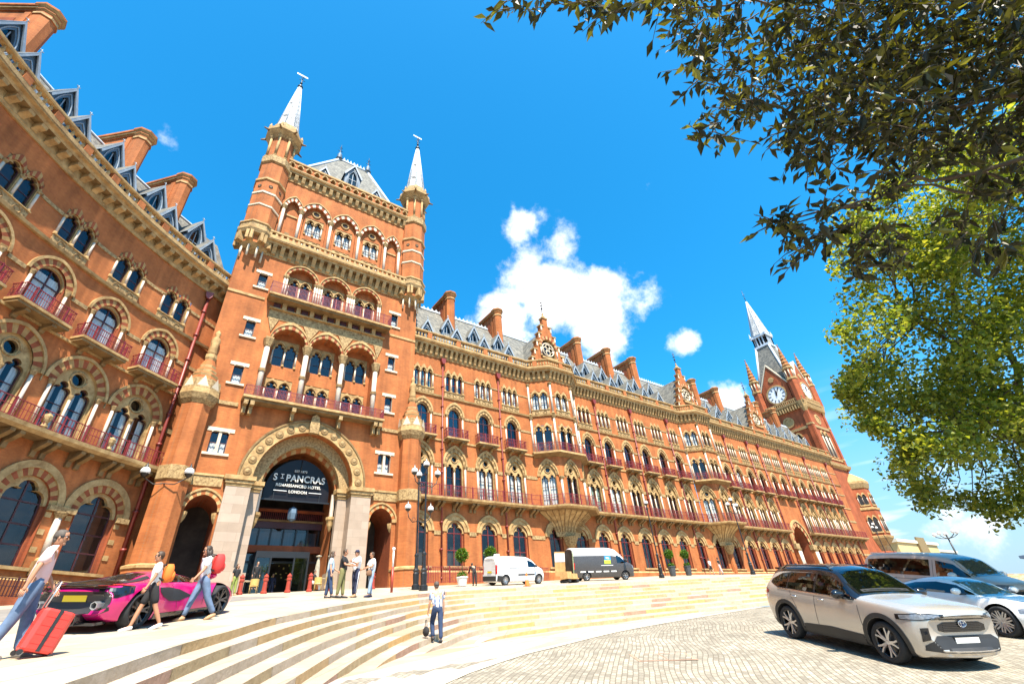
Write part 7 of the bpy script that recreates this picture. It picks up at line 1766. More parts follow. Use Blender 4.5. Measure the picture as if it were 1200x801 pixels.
    for sg in (1, -1):
        hp, kn, an, hl, toe = legsP[sg]; i = len(Vt)
        if shorts: Vt += [hp, hp.lerp(kn, .5), hp.lerp(kn, .95)]; Rt += [.105, .10, .095]; Et += [(1, i), (i, i+1), (i+1, i+2)]
        else: Vt += [hp, hp.lerp(kn, .5), kn, kn.lerp(an, .5), an+Vector((0, 0, .02))]; Rt += [.108, .100, .084, .076, .070]; Et += [(1, i), (i, i+1), (i+1, i+2), (i+2, i+3), (i+3, i+4)]
    tr = mb_from(skin_mesh(sc(Vt), rs(Rt), Et, 1), legs).build('shorts' if shorts else 'trousers', o)
    if stripe:
        for sg in (1, -1):
            hp, kn, an, hl, toe = legsP[sg]; m = MB(); m.tube([(q+off+Vector((0, sg*w_, 0)))*s for q, w_ in ((hp, .10), (kn, .073), (an, .06))], .012*s, stripe, 5); m.build('stripe', tr)
    for sg in (1, -1):
        hp, kn, an, hl, toe = legsP[sg]; m = MB(); d = (toe-an); d = d.normalized()
        m.tube([(q+off)*s for q in (an+Vector((-.055, 0, -.02)), an+Vector((.0, 0, -.025)), an.lerp(toe, .6)+Vector((0, 0, -.012)), toe+d*.035)], [.038*s, .05*s, .045*s, .028*s], shoes, 8); 
        m.build('shoe', o)
    return o, arms, off*s, s

def backpack(loc, heading, mat, label, w=.30, h=.44, d=.2):
    b = empty('backpack', loc, heading, label, 'backpack')
    m = MB(); rows = []
    for k in range(9):
        z = -h/2+h*k/8; f = 1-.35*abs(2*k/8-1)**3; rows.append([(d*.5*sgx*f if True else 0, w/2*f*sy, z) for sgx, sy in ((1, -.8), (1, .8), (.4, 1), (-.6, 1), (-1, .7), (-1, -.7), (-.6, -1), (.4, -1), (1, -.8))])
    m.grid(rows, mat); m.add([p for p in rows[-1][:-1]], [tuple(range(8))], mat); m.add([p for p in rows[0][:-1]], [tuple(reversed(range(8)))], mat); m.build('bag', b)
    p = MB(); p.ball((-d*.5, 0, -h*.16), .11, mat, 10, 6, None, .55, 1.05, 1.0); p.build('pocket', b)
    for sg in (-1, 1): t = MB(); t.tube([(d*.45, sg*.09, h*.42), (d*.95, sg*.10, h*.45), (d*1.35, sg*.11, h*.1), (d*1.0, sg*.12, -h*.3), (d*.45, sg*.1, -h*.42)], .018, 'plastic_black', 5); t.build('strap', b)
    return b

def local(loc, heading, p):
    c, s_ = cos(heading), sin(heading); return (loc[0]+p[0]*c-p[1]*s_, loc[1]+p[0]*s_+p[1]*c, loc[2]+p[2])

def people():
    def at(x, y, F=zup): return (x, y, F(x, y))
    # traveller with a red suitcase, left edge
    L = at(-1.13, 10.45); H = R(5)
    o, arms, off, s = person('man in pale pink shirt and jeans pulling a red suitcase', L, H, 1.68, 'skin_tan', 'hair_grey', 'cloth_pink', 'denim', 'shoe_grey', legL=9, legR=-12, kneeR=8, kneeL=3, armR=-16, elR=6, abR=16, armL=10, elL=25, lean=4, head_turn=-18, glasses=True, girth=1.05)
    c0 = at(-.86, 10.35); c = empty('suitcase', c0, R(20), 'bright red hard suitcase on wheels tilted behind the man in pink', 'suitcase')
    m = MB(); w, d, hh = .20, .13, .58
    prof = [(-w, -d+.05), (-w+.05, -d), (w-.05, -d), (w, -d+.05), (w, d-.05), (w-.05, d), (-w+.05, d), (-w, d-.05)]
    T = Matrix.Rotation(R(13), 4, 'Y')
    m.add([T @ Vector((x*k, y*k, z)) for z, k in ((.06, .93), (.09, 1), (hh-.03, 1), (hh, .93)) for x, y in prof], [(j*8+i, j*8+(i+1) % 8, (j+1)*8+(i+1) % 8, (j+1)*8+i) for j in range(3) for i in range(8)]+[tuple(reversed(range(8))), tuple(range(24, 32))], 'case_red')
    for k in range(4):
        z = .15+.11*k
        for y_ in (-d-.004, d-.004): m.box(-w+.06, w-.06, y_, y_+.008, z, z+.05, 'case_red', T)
        for x_ in (-w-.004, w-.004): m.box(x_, x_+.008, -d+.06, d-.06, z, z+.05, 'case_red', T)
    m.build('shell', c); z_ = MB(); z_.box(-.022, .022, -d-.011, d+.011, .07, hh+.006, 'plastic_black', T); z_.build('zip', c)
    hd = MB(); hd.tube([T @ Vector(p) for p in ((-.2, -.07, hh), (-.2, -.07, hh+.34), (-.2, .07, hh+.34), (-.2, .07, hh))], .011, 'alloy', 6); hd.build('handle', c)
    for sx in (-1, 1):
        for sy in (-1, 1): wl = MB(); wl.lathe([(.035, -.015), (.035, .015)], 'plastic_black', n=10, M=T @ Matrix.Translation((sx*.18, sy*.11, .035)) @ Matrix.Rotation(PI/2, 4, 'X')); wl.build('wheel', c)
    # boy with an orange rucksack
    L = at(.45, 13.8); H = R(188)
    person('boy in white polo shirt and black shorts walking past the magenta car', L, H, 1.52, 'skin_tan', 'hair_fair', 'cloth_white', 'cloth_black', 'cloth_white', legL=-17, kneeL=10, legR=18, kneeR=4, armL=12, armR=-20, elR=22, shorts=True, lean=3, glasses=True)
    p = local(L, H, (-.19, 0, 1.07)); backpack(p, H, 'orange_cloth', 'orange rucksack on the back of the boy in shorts', .26, .36, .17)
    # woman with a red rucksack
    L = at(1.5, 15.1); H = R(192)
    person('woman in white top and blue jeans striding beside the magenta car', L, H, 1.68, 'skin_tan', 'hair_dark', 'cloth_white', 'denim', 'shoe_tan', legL=-19, kneeL=12, legR=20, kneeR=4, armL=20, elL=18, armR=-16, elR=20, long_hair=True, lean=5, sleeves=True, girth=.93, glasses=True)
    p = local(L, H, (-.23, 0, 1.25)); backpack(p, H, 'red_cloth', 'red rucksack on the back of the dark haired woman', .32, .44, .22)
    # knot of people at the head of the steps
    person('man in black shirt and olive trousers at the top of the steps', at(7.05, 21.5), R(-30), 1.80, 'skin_tan', 'hair_fair', 'cloth_black', 'cloth_olive', 'plastic_black', legL=4, legR=-8, armL=30, elL=55, armR=20, elR=60, girth=1.08)
    person('person in white shirt and dark jeans behind the man in black', at(6.6, 21.7), R(-20), 1.72, 'skin', 'hair_fair', 'cloth_sky', 'denim_dark', 'plastic_black', legL=-6, legR=10, armL=15, elL=40, long_hair=True)
    person('man in navy cap and dark striped tracksuit trousers', at(7.75, 21.9), R(200), 1.80, 'skin_tan', 'hair_dark', 'cloth_white', 'cloth_navy', 'shoe_tan', legL=3, legR=-3, armL=35, elL=70, armR=30, elR=65, cap='cloth_navy', stripe='cloth_white')
    L = at(8.55, 22.2); person('woman in white shirt and pale jeans holding a brown bag', L, R(185), 1.78, 'skin_tan', 'hair_fair', 'cloth_white', 'denim_pale', 'cloth_navy', legL=8, legR=-6, armL=20, elL=55, armR=22, elR=50, girth=1.12)
    b = empty('shoulder_bag', local(L, R(185), (.2, .18, .93)), R(185), 'brown shoulder bag held by the woman in pale jeans', 'bag'); m = MB(); m.lathe([(.10, -.11), (.13, -.06), (.12, .06), (.07, .11)], 'cloth_brown', n=10, sx=1.1, sy=.5, smooth=True); m.build('bag', b); m = MB(); m.tube([(-.08, 0, .1), (-.05, -.02, .3), (.05, -.02, .3), (.08, 0, .1)], .012, 'cloth_brown', 5); m.build('strap', b)
    # man going up the steps, seen from behind
    X, Y = 8.42, 15.78; L = (X, Y, zpl(X, Y)-7*.155); H = R(82)
    person('man in blue checked shirt climbing the stone steps', L, H, 1.76, 'skin', 'hair_grey', 'check', 'denim_dark', 'plastic_black', legL=34, kneeL=48, legR=-4, kneeR=2, armL=5, elL=15, armR=-4, elR=12, lean=8, sleeves=True, girth=1.08)
    b = empty('holdall', local(L, H, (.06, .36, .36)), H, 'black holdall carried by the man on the steps', 'bag'); m = MB(); m.ball((0, 0, -.02), .17, 'cloth_black', 10, 6, None, 1.2, .55, .85); m.build('bag', b); m = MB(); m.tube([(-.1, 0, .1), (-.05, 0, .3), (.05, 0, .3), (.1, 0, .1)], .012, 'cloth_black', 5); m.build('strap', b)
    # entrance
    person('woman in black top and green trousers by the left granite pier', at(5.15, 35.6), R(-60), 1.70, 'skin', 'hair_fair', 'cloth_black', 'cloth_green', 'shoe_tan', legL=4, legR=-4, long_hair=True)
    person('man in dark suit standing inside the glass entrance doors', (TX+.0, 44.6, 3.74), R(-95), 1.78, 'skin', 'hair_dark', 'cloth_navy', 'cloth_navy', 'plastic_black', legL=3, legR=-3, sleeves='long')
    person('dark clad waiter standing behind the left cafe table', (6.95, 39.6, 3.9), R(-80), 1.75, 'skin', 'hair_dark', 'cloth_black', 'cloth_black', 'plastic_black', sleeves='long')
    person('seated guest in dark jacket at the right cafe table', (10.35, 37.6, zup(10.35, 37.6)), R(-30), 1.72, 'skin', 'hair_grey', 'cloth_black', 'cloth_white', 'shoe_grey', legL=82, kneeL=80, legR=78, kneeR=70, armL=30, elL=50, armR=30, elR=50, seat=.46, sleeves='long')
    # terrace
    person('man in black bending over by the white planter', at(20.6, 32.9), R(80), 1.74, 'skin', 'hair_dark', 'cloth_black', 'cloth_black', 'plastic_black', lean=38, armL=25, armR=30, elL=20, elR=15, legL=3, legR=-5, sleeves='long')
    g = 'distant walkers on the terrace'
    person('distant walker in white shirt and shorts by the terrace planters', at(52.0, 33.6), R(100), 1.68, 'skin', 'hair_fair', 'cloth_white', 'cloth_black', 'shoe_grey', shorts=True, legL=15, legR=-15, group=g)
    person('distant walker in dark shirt with pale trousers by the far lamp post', at(53.8, 33.6), R(100), 1.78, 'skin', 'hair_dark', 'cloth_black', 'cloth_pink', 'shoe_grey', legL=-15, legR=15, group=g)
    person('man in white shirt seen over the roof of the beige off-road car', (27.6, 12.4, zlow(27.6, 12.4)), R(60), 1.80, 'skin', 'hair_dark', 'cloth_white', 'cloth_navy', 'shoe_grey', legL=15, legR=-15, group=None)
    person('man in grey shirt walking beside the man in white', (29.6, 12.0, zlow(29.6, 12.0)), R(70), 1.80, 'skin', 'hair_grey', 'cloth_sky', 'denim_dark', 'shoe_grey', legL=-12, legR=12)

# ------------------------------------------------------------------ street furniture
def lantern(mb, x, y, z, k=1.0):
    mb.lathe([(.05*k, -.10*k), (.17*k, .0), (.24*k, .12*k)], 'black_iron', (x, y, z), 10); mb.lathe([(.24*k, .12*k), (.27*k, .26*k), (.20*k, .43*k), (.10*k, .5*k)], 'lamp_white', (x, y, z), 12, smooth=True)
    mb.lathe([(.12*k, .5*k), (.09*k, .57*k), (.03*k, .72*k), (.01*k, .82*k)], 'black_iron', (x, y, z), 8)
def lamp_post(x, y, label, h=6.9, arms=((0, 0, 0), (-.85, 0, -.55), (.85, 0, -.55)), rot=0.0, zf=None, group='black lamp posts along the terrace edge'):
    z = (zf or zup)(x, y); o = empty('street_lamp', (x, y, z), rot, label, 'street lamp', group)
    m = MB(); m.lathe([(.26, 0), (.26, .25), (.18, .32), (.20, .9), (.16, 1.0), (.21, 1.1), (.12, 1.22), (.105, 1.9), (.14, 1.95), (.14, 2.05), (.065, 2.15), (.05, h-.4), (.12, h-.35), (.12, h-.25), (.06, h-.2), (.05, h)], 'black_iron', n=10); m.build('post', o)
    for ax, ay, az in arms:
        a = MB(); lantern(a, ax, ay, h+az+.1, .82)
        if ax or ay: a.tube([(0, 0, h+az-.55), (ax*.5, ay*.5, h+az-.65), (ax*.9, ay*.9, h+az-.35), (ax, ay, h+az)], .03, 'black_iron', 5); a.tube([(ax*.4+.12*cos(k*.7), 0, h+az-.45+.12*sin(k*.7)) for k in range(10)], .015, 'black_iron', 4)
        a.build('lantern', o)
    return o
def furniture():
    lamp_post(14.2, 28.4, 'black lamp post with three white lanterns at the head of the steps', 7.3)
    lamp_post(14.75, 30.6, 'black lamp post with two low lanterns, behind the three-lantern post', 7.0, ((0, 0, 0), (-.75, 0, -2.3), (.95, 0, -2.3)))
    lamp_post(40.6, 31.6, 'black lamp post right of the dark cargo van', 6.6, ((0, 0, 0),))
    lamp_post(52.5, 29.2, 'black lamp post with three lanterns towards the far end of the terrace', 7.3)
    lamp_post(99, 31.5, 'farthest black lamp post near the clock tower', 7.3)
    o = empty('street_lamp', (62, 14.2, zlow(62, 14.2)), 0, 'tall bare lamp column with a cluster of small lamps, right skyline', 'street lamp'); m = MB(); m.tube([(0, 0, 0), (0, 0, 4.9)], [.10, .06], 'black_iron', 7); m.build('post', o)
    for k in range(5):
        a = 2*PI*k/5+.3; q = MB(); q.tube([(0, 0, 4.5), (.5*cos(a), .5*sin(a), 4.6), (.9*cos(a), .9*sin(a), 4.8)], .035, 'black_iron', 5); q.ball((.9*cos(a), .9*sin(a), 5.0), .18, 'lamp_white', 8, 6); q.build('lantern', o)
    # wall bracket lamp between curved wing and tower
    x, y, z = .12, 38.05, 10.2; o = empty('wall_lamp', (x, y, z), R(-18), 'pair of white lanterns on an iron bracket between curved wing and tower', 'lamp'); m = MB(); m.tube([(0, .9, -.5), (0, .2, -.25), (0, 0, -.15)], .04, 'black_iron', 5); m.tube([(-1.25, 0, .25), (-.6, 0, -.2), (0, 0, -.15), (.6, 0, -.2), (1.25, 0, .25)], .035, 'black_iron', 5); m.build('bracket', o)
    for sx in (-1.25, 1.25): a = MB(); lantern(a, sx, 0, .35, 1.1); a.build('lantern', o)
    # bollards
    pr = MB(); pr.lathe([(.19, 0), (.19, .12), (.14, .16), (.12, .7), (.16, .74), (.16, .84), (.11, .88), (.15, .95), (.14, 1.02), (.05, 1.1), (.05, 1.14)], 'bollard_red', n=10); me = pr.mesh('bollard')
    bl = ['red bollard beside the woman in green trousers', 'red bollard before the left of the glass entrance', 'red bollard before the middle of the glass entrance', 'red bollard before the left cream parasol', 'red bollard behind the man in black', 'red bollard behind the woman in pale jeans']
    for X, lb in zip((5.62, 7.0, 8.4, 9.75, 11.05, 14.1), bl):
        o = bpy.data.objects.new('bollard', me); COL.objects.link(o); o.location = (X, 36.2, zup(X, 36.2)); tag(o, lb, 'bollard', 'red bollards before the entrance')
    X, Y = 9.6, 7.9; o = empty('manhole_cover', (X, Y, zlow(X, Y)), 0, 'rusty brown twin manhole cover set in the cobbles', 'manhole cover')
    def pad(nm, x0, x1, y0, y1, mat, e):
        m = MB(); g = [[(x0+(x1-x0)*i/6, y0+(y1-y0)*j/6) for i in range(7)] for j in range(7)]; M2 = Matrix.Rotation(R(-35), 2); g = [[M2 @ Vector(p) for p in r] for r in g]
        m.grid([[(p.x, p.y, zlow(X+p.x, Y+p.y)-zlow(X, Y)+e) for p in r] for r in g], mat); m.build(nm, o)
    pad('frame', -.62, .62, -.42, .42, 'riser2', .006); pad('lid', -.56, -.02, -.36, .36, 'setts', .010); pad('lid', .02, .56, -.36, .36, 'setts', .010)
    # thin sign post
    X, Y = 11.6, 27.0; o = empty('sign_post', (X, Y, zup(X, Y)), 0, 'thin red and white marker post left of the lamp posts', 'post'); m = MB(); m.tube([(0, 0, 0), (0, 0, 1.25)], .075, 'bollard_red', 8); m.build('post', o); m = MB(); m.tube([(0, 0, 1.25), (0, 0, 2.15)], .05, 'lamp_white', 8); m.ball((0, 0, 2.2), .1, 'lamp_white', 8, 5); m.build('marker', o)
    # clipped box trees in tubs
    def topiary(x, y, pot, label, h=1.9, tall=.55, group=None):
        z = zup(x, y); o = empty('potted_tree', (x, y, z), 0, label, 'potted tree', group); m = MB()
        m.lathe([(.26, 0), (.30, .05), (.40, tall), (.44, tall), (.44, tall+.08), (.36, tall+.08), (.34, tall)], pot, n=12); m.build('tub', o)
        m = MB(); m.tube([(0, 0, tall), (0.02, .01, h-.4)], .03, 'bark', 5); m.build('trunk', o); m = MB(); rng = random.Random(int(x*10))
        for cc, rr, n in (((0, 0, h), .42, 1100), ((0, 0, tall+.1), .32, 420)):
            for k in range(n):
                d = Vector((rng.gauss(0, 1), rng.gauss(0, 1), rng.gauss(0, 1))).normalized(); p = Vector(cc)+d*rr*rng.choice([rng.uniform(.7, 1.05), rng.uniform(.8, 1.25)])*(1 if d.z > -.3 or cc[2] > 1 else .4)
                leaf(m, p, rng, .15, 'leaf_box', None, .6)
        m.build('crown', o); return o
    topiary(19.6, 33.0, 'pot_white', 'clipped round box tree in a white tub before the red railings', 2.1)
    topiary(23.0, 34.2, 'pot_white', 'clipped round box tree half hidden behind the white van', 2.3)
    g = 'box trees in dark tubs'
    topiary(47.2, 35.2, 'pot_dark', 'left one of two box trees in dark tubs along the facade', 2.2, .9, g); topiary(50.6, 35.6, 'pot_dark', 'right one of two box trees in dark tubs along the facade', 2.2, .9, g)
    # traffic cone
    X, Y = 20.6, 26.6; o = empty('traffic_cone', (X, Y, zup(X, Y)), 0, 'orange traffic cone beside the white van', 'traffic cone'); m = MB(); m.box(-.2, .2, -.2, .2, 0, .05, 'cone_orange'); m.lathe([(.15, .05), (.11, .3), (.035, .8)], ['cone_orange', 'cone_orange'], n=12); m.build('cone', o); m = MB(); m.lathe([(.103, .42), (.075, .62)], 'lamp_white', (0, 0, -.06), 12); m.build('band', o)
    X, Y = 27.2, 29.8; o = empty('hand_trolley', (X, Y, zup(X, Y)), R(10), 'wooden crates on a low trolley behind the cargo van', 'trolley'); m = MB(); m.box(-.7, .7, -.4, .4, .25, .32, 'ply'); m.box(-.65, -.1, -.35, .35, .33, .75, 'ply'); m.box(-.05, .6, -.35, .35, .33, .62, 'ply'); m.build('crates', o)
    for sx in (-.5, .5): w = MB(); w.lathe([(.12, -.45), (.12, .45)], 'tyre', n=10, M=Matrix.Translation((sx, 0, .12)) @ Matrix.Rotation(PI/2, 4, 'X')); w.build('wheel', o)
    # cafe in the porch
    def chair(x, y, rz, label):
        o = empty('cafe_chair', (x, y, zup(x, y)), rz, label, 'chair', 'wicker cafe chairs by the entrance'); m = MB(); m.box(-.24, .24, -.24, .24, .42, .46, 'wicker'); m.build('seat', o)
        m = MB(); m.grid([[(.26*sin(R(a)), -.26*cos(R(a))*-1 if False else .26*cos(R(a)), z) for a in range(-110, 111, 22)] for z in (.47, .65, .84)], 'wicker'); m.build('backrest', o)
        for sx in (-.2, .2):
            for sy in (-.2, .2): l = MB(); l.tube([(sx, sy, 0), (sx, sy, .42)], .018, 'wicker', 5); l.build('leg', o)
    chair(6.55, 37.2, R(160), 'yellow wicker chair beside the woman in green trousers'); chair(10.55, 37.2, R(170), 'yellow wicker chair before the left cream parasol'); chair(11.35, 37.3, R(200), 'yellow wicker chair before the right cream parasol')
    for x, y, lb in ((6.15, 38.1, 'small round cafe table at the left of the porch'), (10.95, 37.9, 'small round cafe table at the right of the porch')):
        o = empty('cafe_table', (x, y, zup(x, y)), 0, lb, 'table', 'cafe tables by the entrance'); m = MB(); m.lathe([(.38, .71), (.38, .74)], 'stone_pale', n=16); m.build('table_top', o); m = MB(); m.lathe([(.24, 0), (.24, .03), (.03, .06), (.03, .71)], 'black_iron', n=10); m.build('pedestal', o)
    for x, lb in ((10.75, 'folded cream parasol, the left of two by the right pier'), (11.6, 'folded cream parasol, the right of two by the right pier')):
        o = empty('parasol', (x, 38.5, zup(x, 38.5)), 0, lb, 'parasol', 'folded parasols by the entrance'); m = MB(); m.lathe([(.25, 0), (.25, .06), (.03, .08), (.03, 2.3)], 'black_iron', n=10); m.build('pole', o); m = MB(); m.lathe([(.12, .55), (.19, .8), (.15, 1.6), (.06, 2.2), (.2, 2.21), (.2, 2.26), (.02, 2.32)], 'canvas', n=8); m.build('canopy', o)
    # railings
    p = [(18.9, 39.0), (33.0, 39.0)]; o = empty('area_railing', (26, 39.0, zup(26, 39)), 0, 'dark red iron railing along the foot of the long wing', 'railing'); m = MB(); railing(m, p, zup(26, 39)+.05, 1.25, 'iron_red', .16, .035, 2.0); m.build('bars', o, -Vector(o.location)); m = MB(); m.box(18.8, 33.2, 38.85, 39.15, 3.2, zup(26, 39)+.05, 'brick'); m.build('plinth', o, -Vector(o.location))
    pth = [cpt(150-k*.8, 46.7) for k in range(29)]; o = empty('area_railing', (*cpt(138, 46.7), 3.0), 0, 'dark iron railing along the foot of the curved wing', 'railing'); m = MB(); railing(m, pth, 3.35, .85, 'frame_dark', .16, .04, 2.0); m.build('bars', o, -Vector(o.location)); m = MB(); m.sweep(pth, [(-.2, 1.5), (.2, 1.5), (.2, 3.35), (-.2, 3.35)], 'brick_deep'); m.build('plinth', o, -Vector(o.location))

# ------------------------------------------------------------------ trees
def leaf(mb, p, rng, size, mat, d=None, wid=.42, droop=.5):
    if d is None: d = Vector((rng.gauss(0, 1), rng.gauss(0, 1), rng.gauss(0, .6)-.2))
    d = Vector(d).normalized(); n = Vector((rng.gauss(0, .5), rng.gauss(0, .5), 1)).normalized(); s_ = d.cross(n)
    if s_.length < 1e-3: s_ = d.orthogonal()
    s_.normalize(); n = s_.cross(d); l = size*rng.uniform(.7, 1.25); w = l*wid*.5
    a = p; t = p+d*l-n*l*.12*droop; ml = p+d*l*.45-s_*w+n*w*.25; mr = p+d*l*.45+s_*w+n*w*.25
    mb.add([a, ml, t, mr], [(0, 1, 2), (0, 2, 3)], mat)
def plane_leaf(mb, p, rng, size, mat):
    d = Vector((rng.gauss(0, 1), rng.gauss(0, 1), rng.gauss(0, .7)-.3)).normalized(); n = Vector((rng.gauss(0, .6), rng.gauss(0, .6), 1)); s_ = d.cross(n)
    if s_.length < 1e-3: return
    s_.normalize(); n = s_.cross(d); l = size*rng.uniform(.65, 1.25)
    P = lambda u, v, w=0: p+d*(u*l)+s_*(v*l)+n*(w*l)
    mb.add([P(0, 0), P(.15, -.5, .1), P(.5, -.38, .08), P(1, 0, -.1), P(.5, .38, .08), P(.15, .5, .1), P(.45, 0, -.02)], [(0, 1, 2, 6), (6, 2, 3), (6, 3, 4), (0, 6, 4, 5)], mat)
CAMB = None
def pix(x, y, depth):
    """a point of the crown, from the photograph's outline at its own depth"""
    yaw, pitch, roll = 6.69270263e-01, 5.57109777e-01, -8.50916069e-02
    f = Vector((sin(yaw)*cos(pitch), cos(yaw)*cos(pitch), sin(pitch))); r0 = Vector((cos(yaw), -sin(yaw), 0)); u0 = r0.cross(f)
    r = r0*cos(roll)+u0*sin(roll); u = u0*cos(roll)-r0*sin(roll)
    return (r*((x-600)/549.17)-u*((y-400.5)/549.17)+f)*depth
def inside(poly, x, y):
    c = False; n = len(poly)
    for i in range(n):
        (x1, y1), (x2, y2) = poly[i], poly[(i+1) % n]
        if (y1 > y) != (y2 > y) and x < (x2-x1)*(y-y1)/(y2-y1)+x1: c = not c
    return c
def limb(mb, p, q, r0, r1, rng, n=7, wob=.08, mat='bark'):
    l = (q-p).length; pts = [p.lerp(q, k/n)+Vector((rng.gauss(0, 1), rng.gauss(0, 1), rng.gauss(0, 1)))*wob*l*(0 if k in (0, n) else .5)+Vector((0, 0, -.06*l*sin(PI*k/n)*-1)) for k in range(n+1)]
    mb.tube(pts, [r0+(r1-r0)*k/n for k in range(n+1)], mat, 6); return pts
def trees():
    rng = random.Random(21)
    # the big plane tree
    poly = [(982, 330), (1000, 270), (1050, 215), (1090, 170), (1150, 130), (1250, 90), (1420, 90), (1420, 640), (1260, 640), (1196, 612), (1150, 592), (1095, 588), (1062, 552), (1070, 520), (1020, 500), (996, 462), (1012, 420), (990, 380)]
    cl = []; tries = 0
    while len(cl) < 240 and tries < 9000:
        tries += 1
        x, y = rng.uniform(970, 1420), rng.uniform(90, 640)
        if inside(poly, x, y): cl.append(pix(x, y, rng.uniform(13.5, 20)))
    for e in range(46):                          # smaller sprays round the outline
        i = rng.choice([0, 1, 2, 9, 10, 11, 12, 13, 14, 15, 16, 17, 11, 12, 13, 14, 15, 16]); a, b = poly[i], poly[(i+1) % len(poly)]; t = rng.random(); cl.append(pix(a[0]+(b[0]-a[0])*t+rng.uniform(-10, 8), a[1]+(b[1]-a[1])*t+rng.uniform(-8, 8), rng.uniform(14, 17)))
    base = pix(1345, 700, 17); base = Vector((base.x, base.y, zlow(base.x, base.y)))
    T = empty('plane_tree', base, 0, 'big bushy plane tree in yellow green leaf, right side of the view', 'tree')
    w = MB(); fork = Vector((base.x-.3, base.y+.2, 4.6)); limb(w, base, fork, .42, .34, rng, 6, .02)
    hubs = []
    for k in range(9):
        q = pix(rng.uniform(1060, 1350), rng.uniform(200, 560), rng.uniform(15, 19)); hubs.append(q); limb(w, fork, q, .16, .05, rng, 8, .07)
    for c in cl:
        h_ = min(hubs, key=lambda q: (q-c).length); 
        if rng.random() < .75: limb(w, h_, c, .035, .008, rng, 5, .08)
    w.build('trunk', T, -base)
    m = MB()
    for i, c in enumerate(cl):
        big = i < 240; r_ = rng.uniform(.75, 1.25) if big else rng.uniform(.3, .55); n = int((360 if big else 120)*rng.uniform(.7, 1.2))
        for k in range(n):
            d = Vector((rng.gauss(0, 1), rng.gauss(0, 1), rng.gauss(0, .75))); d = d.normalized()*r_*(rng.random()**.45); plane_leaf(m, c+d, rng, .135, 'leaf_plane')
    m.build('crown', T, -base)
    # the near tree whose boughs hang in from the right
    base = Vector((8.4, -3.2, zlow(8.4, -3.2))); T = empty('overhanging_tree', base, 0, 'dark leaved tree whose boughs hang across the top right corner', 'tree')
    w = MB(); fork = Vector((8.0, -2.4, 3.6)); limb(w, base, fork, .3, .24, rng, 6, .02)
    m = MB()
    polyb = [(758, -60), (772, 18), (800, 34), (812, 88), (848, 112), (828, 150), (838, 168), (884, 148), (905, 128), (926, 160), (950, 186), (1004, 186), (1012, 214), (962, 236), (1010, 250), (1000, 300), (1045, 300), (1060, 248), (1120, 236), (1160, 262), (1215, 250), (1420, 300), (1420, -60)]
    strokes = []      # explicit boughs: pixel ends, depth, thickness
    main = [((1300, 60), (1000, 60), 4.6), ((1300, -10), (800, 10), 4.4), ((1320, 130), (905, 120), 4.0), ((1320, 190), (930, 262), 3.9), ((1330, 240), (1000, 225), 4.3), ((1300, -40), (650, -12), 4.6), ((1250, 90), (850, 60), 5.0), ((1300, 220), (1060, 215), 5.0)]
    ends = []
    for a, b, d in main:
        p, q = pix(*a, d*.95), pix(*b, d); s1 = limb(w, fork, p, .06, .026, rng, 6, .03); s2 = limb(w, p, q, .026, .005, rng, 10, .04); ends.append(s2)
    def twig(p, d, l, n, size):
        d = Vector(d).normalized(); q = p+d*l; pts = [p, p.lerp(q, .5)+Vector((0, 0, .04*l)), q-Vector((0, 0, .06*l))]; w.tube(pts, [.006, .004, .002], 'bark', 4)
        for k in range(n):
            t = (k+.6)/n; c = p.lerp(q, t)-Vector((0, 0, .05*l*t)); sd = Vector((rng.gauss(0, 1), rng.gauss(0, 1), rng.gauss(0, .6)-.45)).normalized(); leaf(m, c, rng, size, 'leaf_near', d*.55+sd*.9, .40, .9)
    k = 0
    while k < 1600:
        x, y = rng.uniform(750, 1420), rng.uniform(-60, 300)
        if not inside(polyb, x, y): continue
        if x < 920 and rng.random() < .5: continue
        if y > 185 and rng.random() < .72: continue
        k += 1; p = pix(x, y, rng.uniform(3.5, 6.0)); twig(p, (rng.gauss(-.5, .6), rng.gauss(.2, .6), rng.gauss(-.25, .4)), rng.uniform(.22, .5), rng.randint(6, 11), .12)
    for (x0, y0, x1, y1, n, dd) in ((590, 2, 765, 8, 26, 4.4), (618, -6, 760, 14, 16, 4.2), (905, 262, 1010, 240, 16, 3.8), (925, 300, 1000, 262, 14, 3.9), (912, 272, 960, 262, 8, 3.7), (980, 320, 1060, 300, 12, 4.0), (1000, 300, 1060, 270, 10, 4.0), (820, 165, 850, 150, 6, 4.0), (890, 150, 960, 186, 10, 4.1), (1100, 250, 1200, 300, 16, 4.0)):
        for j in range(n):
            t = rng.random(); p = pix(x0+(x1-x0)*t+rng.uniform(-8, 8), y0+(y1-y0)*t+rng.uniform(-8, 8), dd*rng.uniform(.92, 1.08)); twig(p, (rng.gauss(-.7, .4), rng.gauss(.3, .4), rng.gauss(-.3, .3)), rng.uniform(.14, .3), rng.randint(4, 7), .125)
    for a, b, d in (((1010, 240), (908, 262), 3.8), ((1000, 262), (924, 300), 3.9)):
        w.tube([pix(*a, d), pix((a[0]+b[0])/2, (a[1]+b[1])/2-3, d), pix(*b, d)], [.014, .009, .004], 'bark', 5)
    w.build('trunk', T, -base); m.build('crown', T, -base)
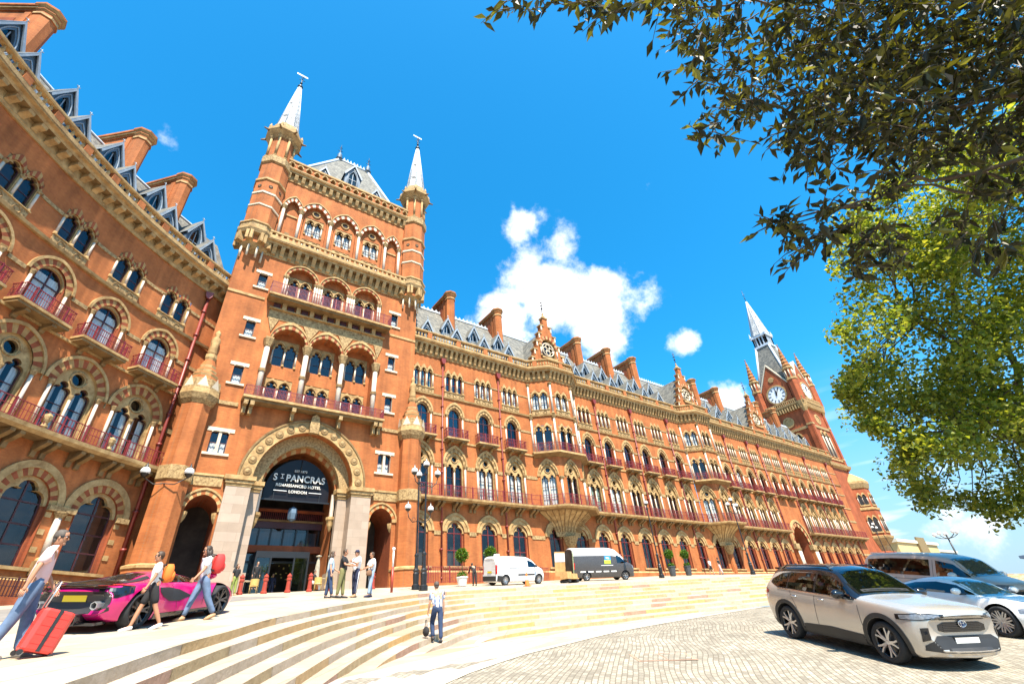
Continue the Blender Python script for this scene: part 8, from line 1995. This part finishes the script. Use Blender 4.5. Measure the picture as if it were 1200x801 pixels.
# ------------------------------------------------------------------ build
def dirof(x, y): return tuple(pix(x, y, 1.0))
CLOUDS = [(dirof(640, 350), .20, 1.0), (dirof(600, 380), .17, .95), (dirof(690, 360), .17, .92), (dirof(740, 350), .10, .66), (dirof(612, 270), .09, .74), (dirof(625, 300), .09, .8), (dirof(652, 300), .11, .78), (dirof(664, 282), .05, .6), (dirof(700, 400), .13, .75), (dirof(802, 403), .06, .72), (dirof(850, 470), .08, .75), (dirof(765, 217), .05, .46), (dirof(195, 163), .04, .40), (dirof(555, 395), .10, .66), (dirof(1120, 600), .12, .5), (dirof(1050, 560), .06, .5)]
def main():
    make_materials(); setup()
    people()
    for f in (suv, coupe, minivan, supercar, white_van, dark_van): f()
    K = window_kit()
    long_wing(K); curved_wing(K); B = entrance_tower(K); entrance(B); clock_tower()
    grounds(); distant(); furniture(); trees()
main()
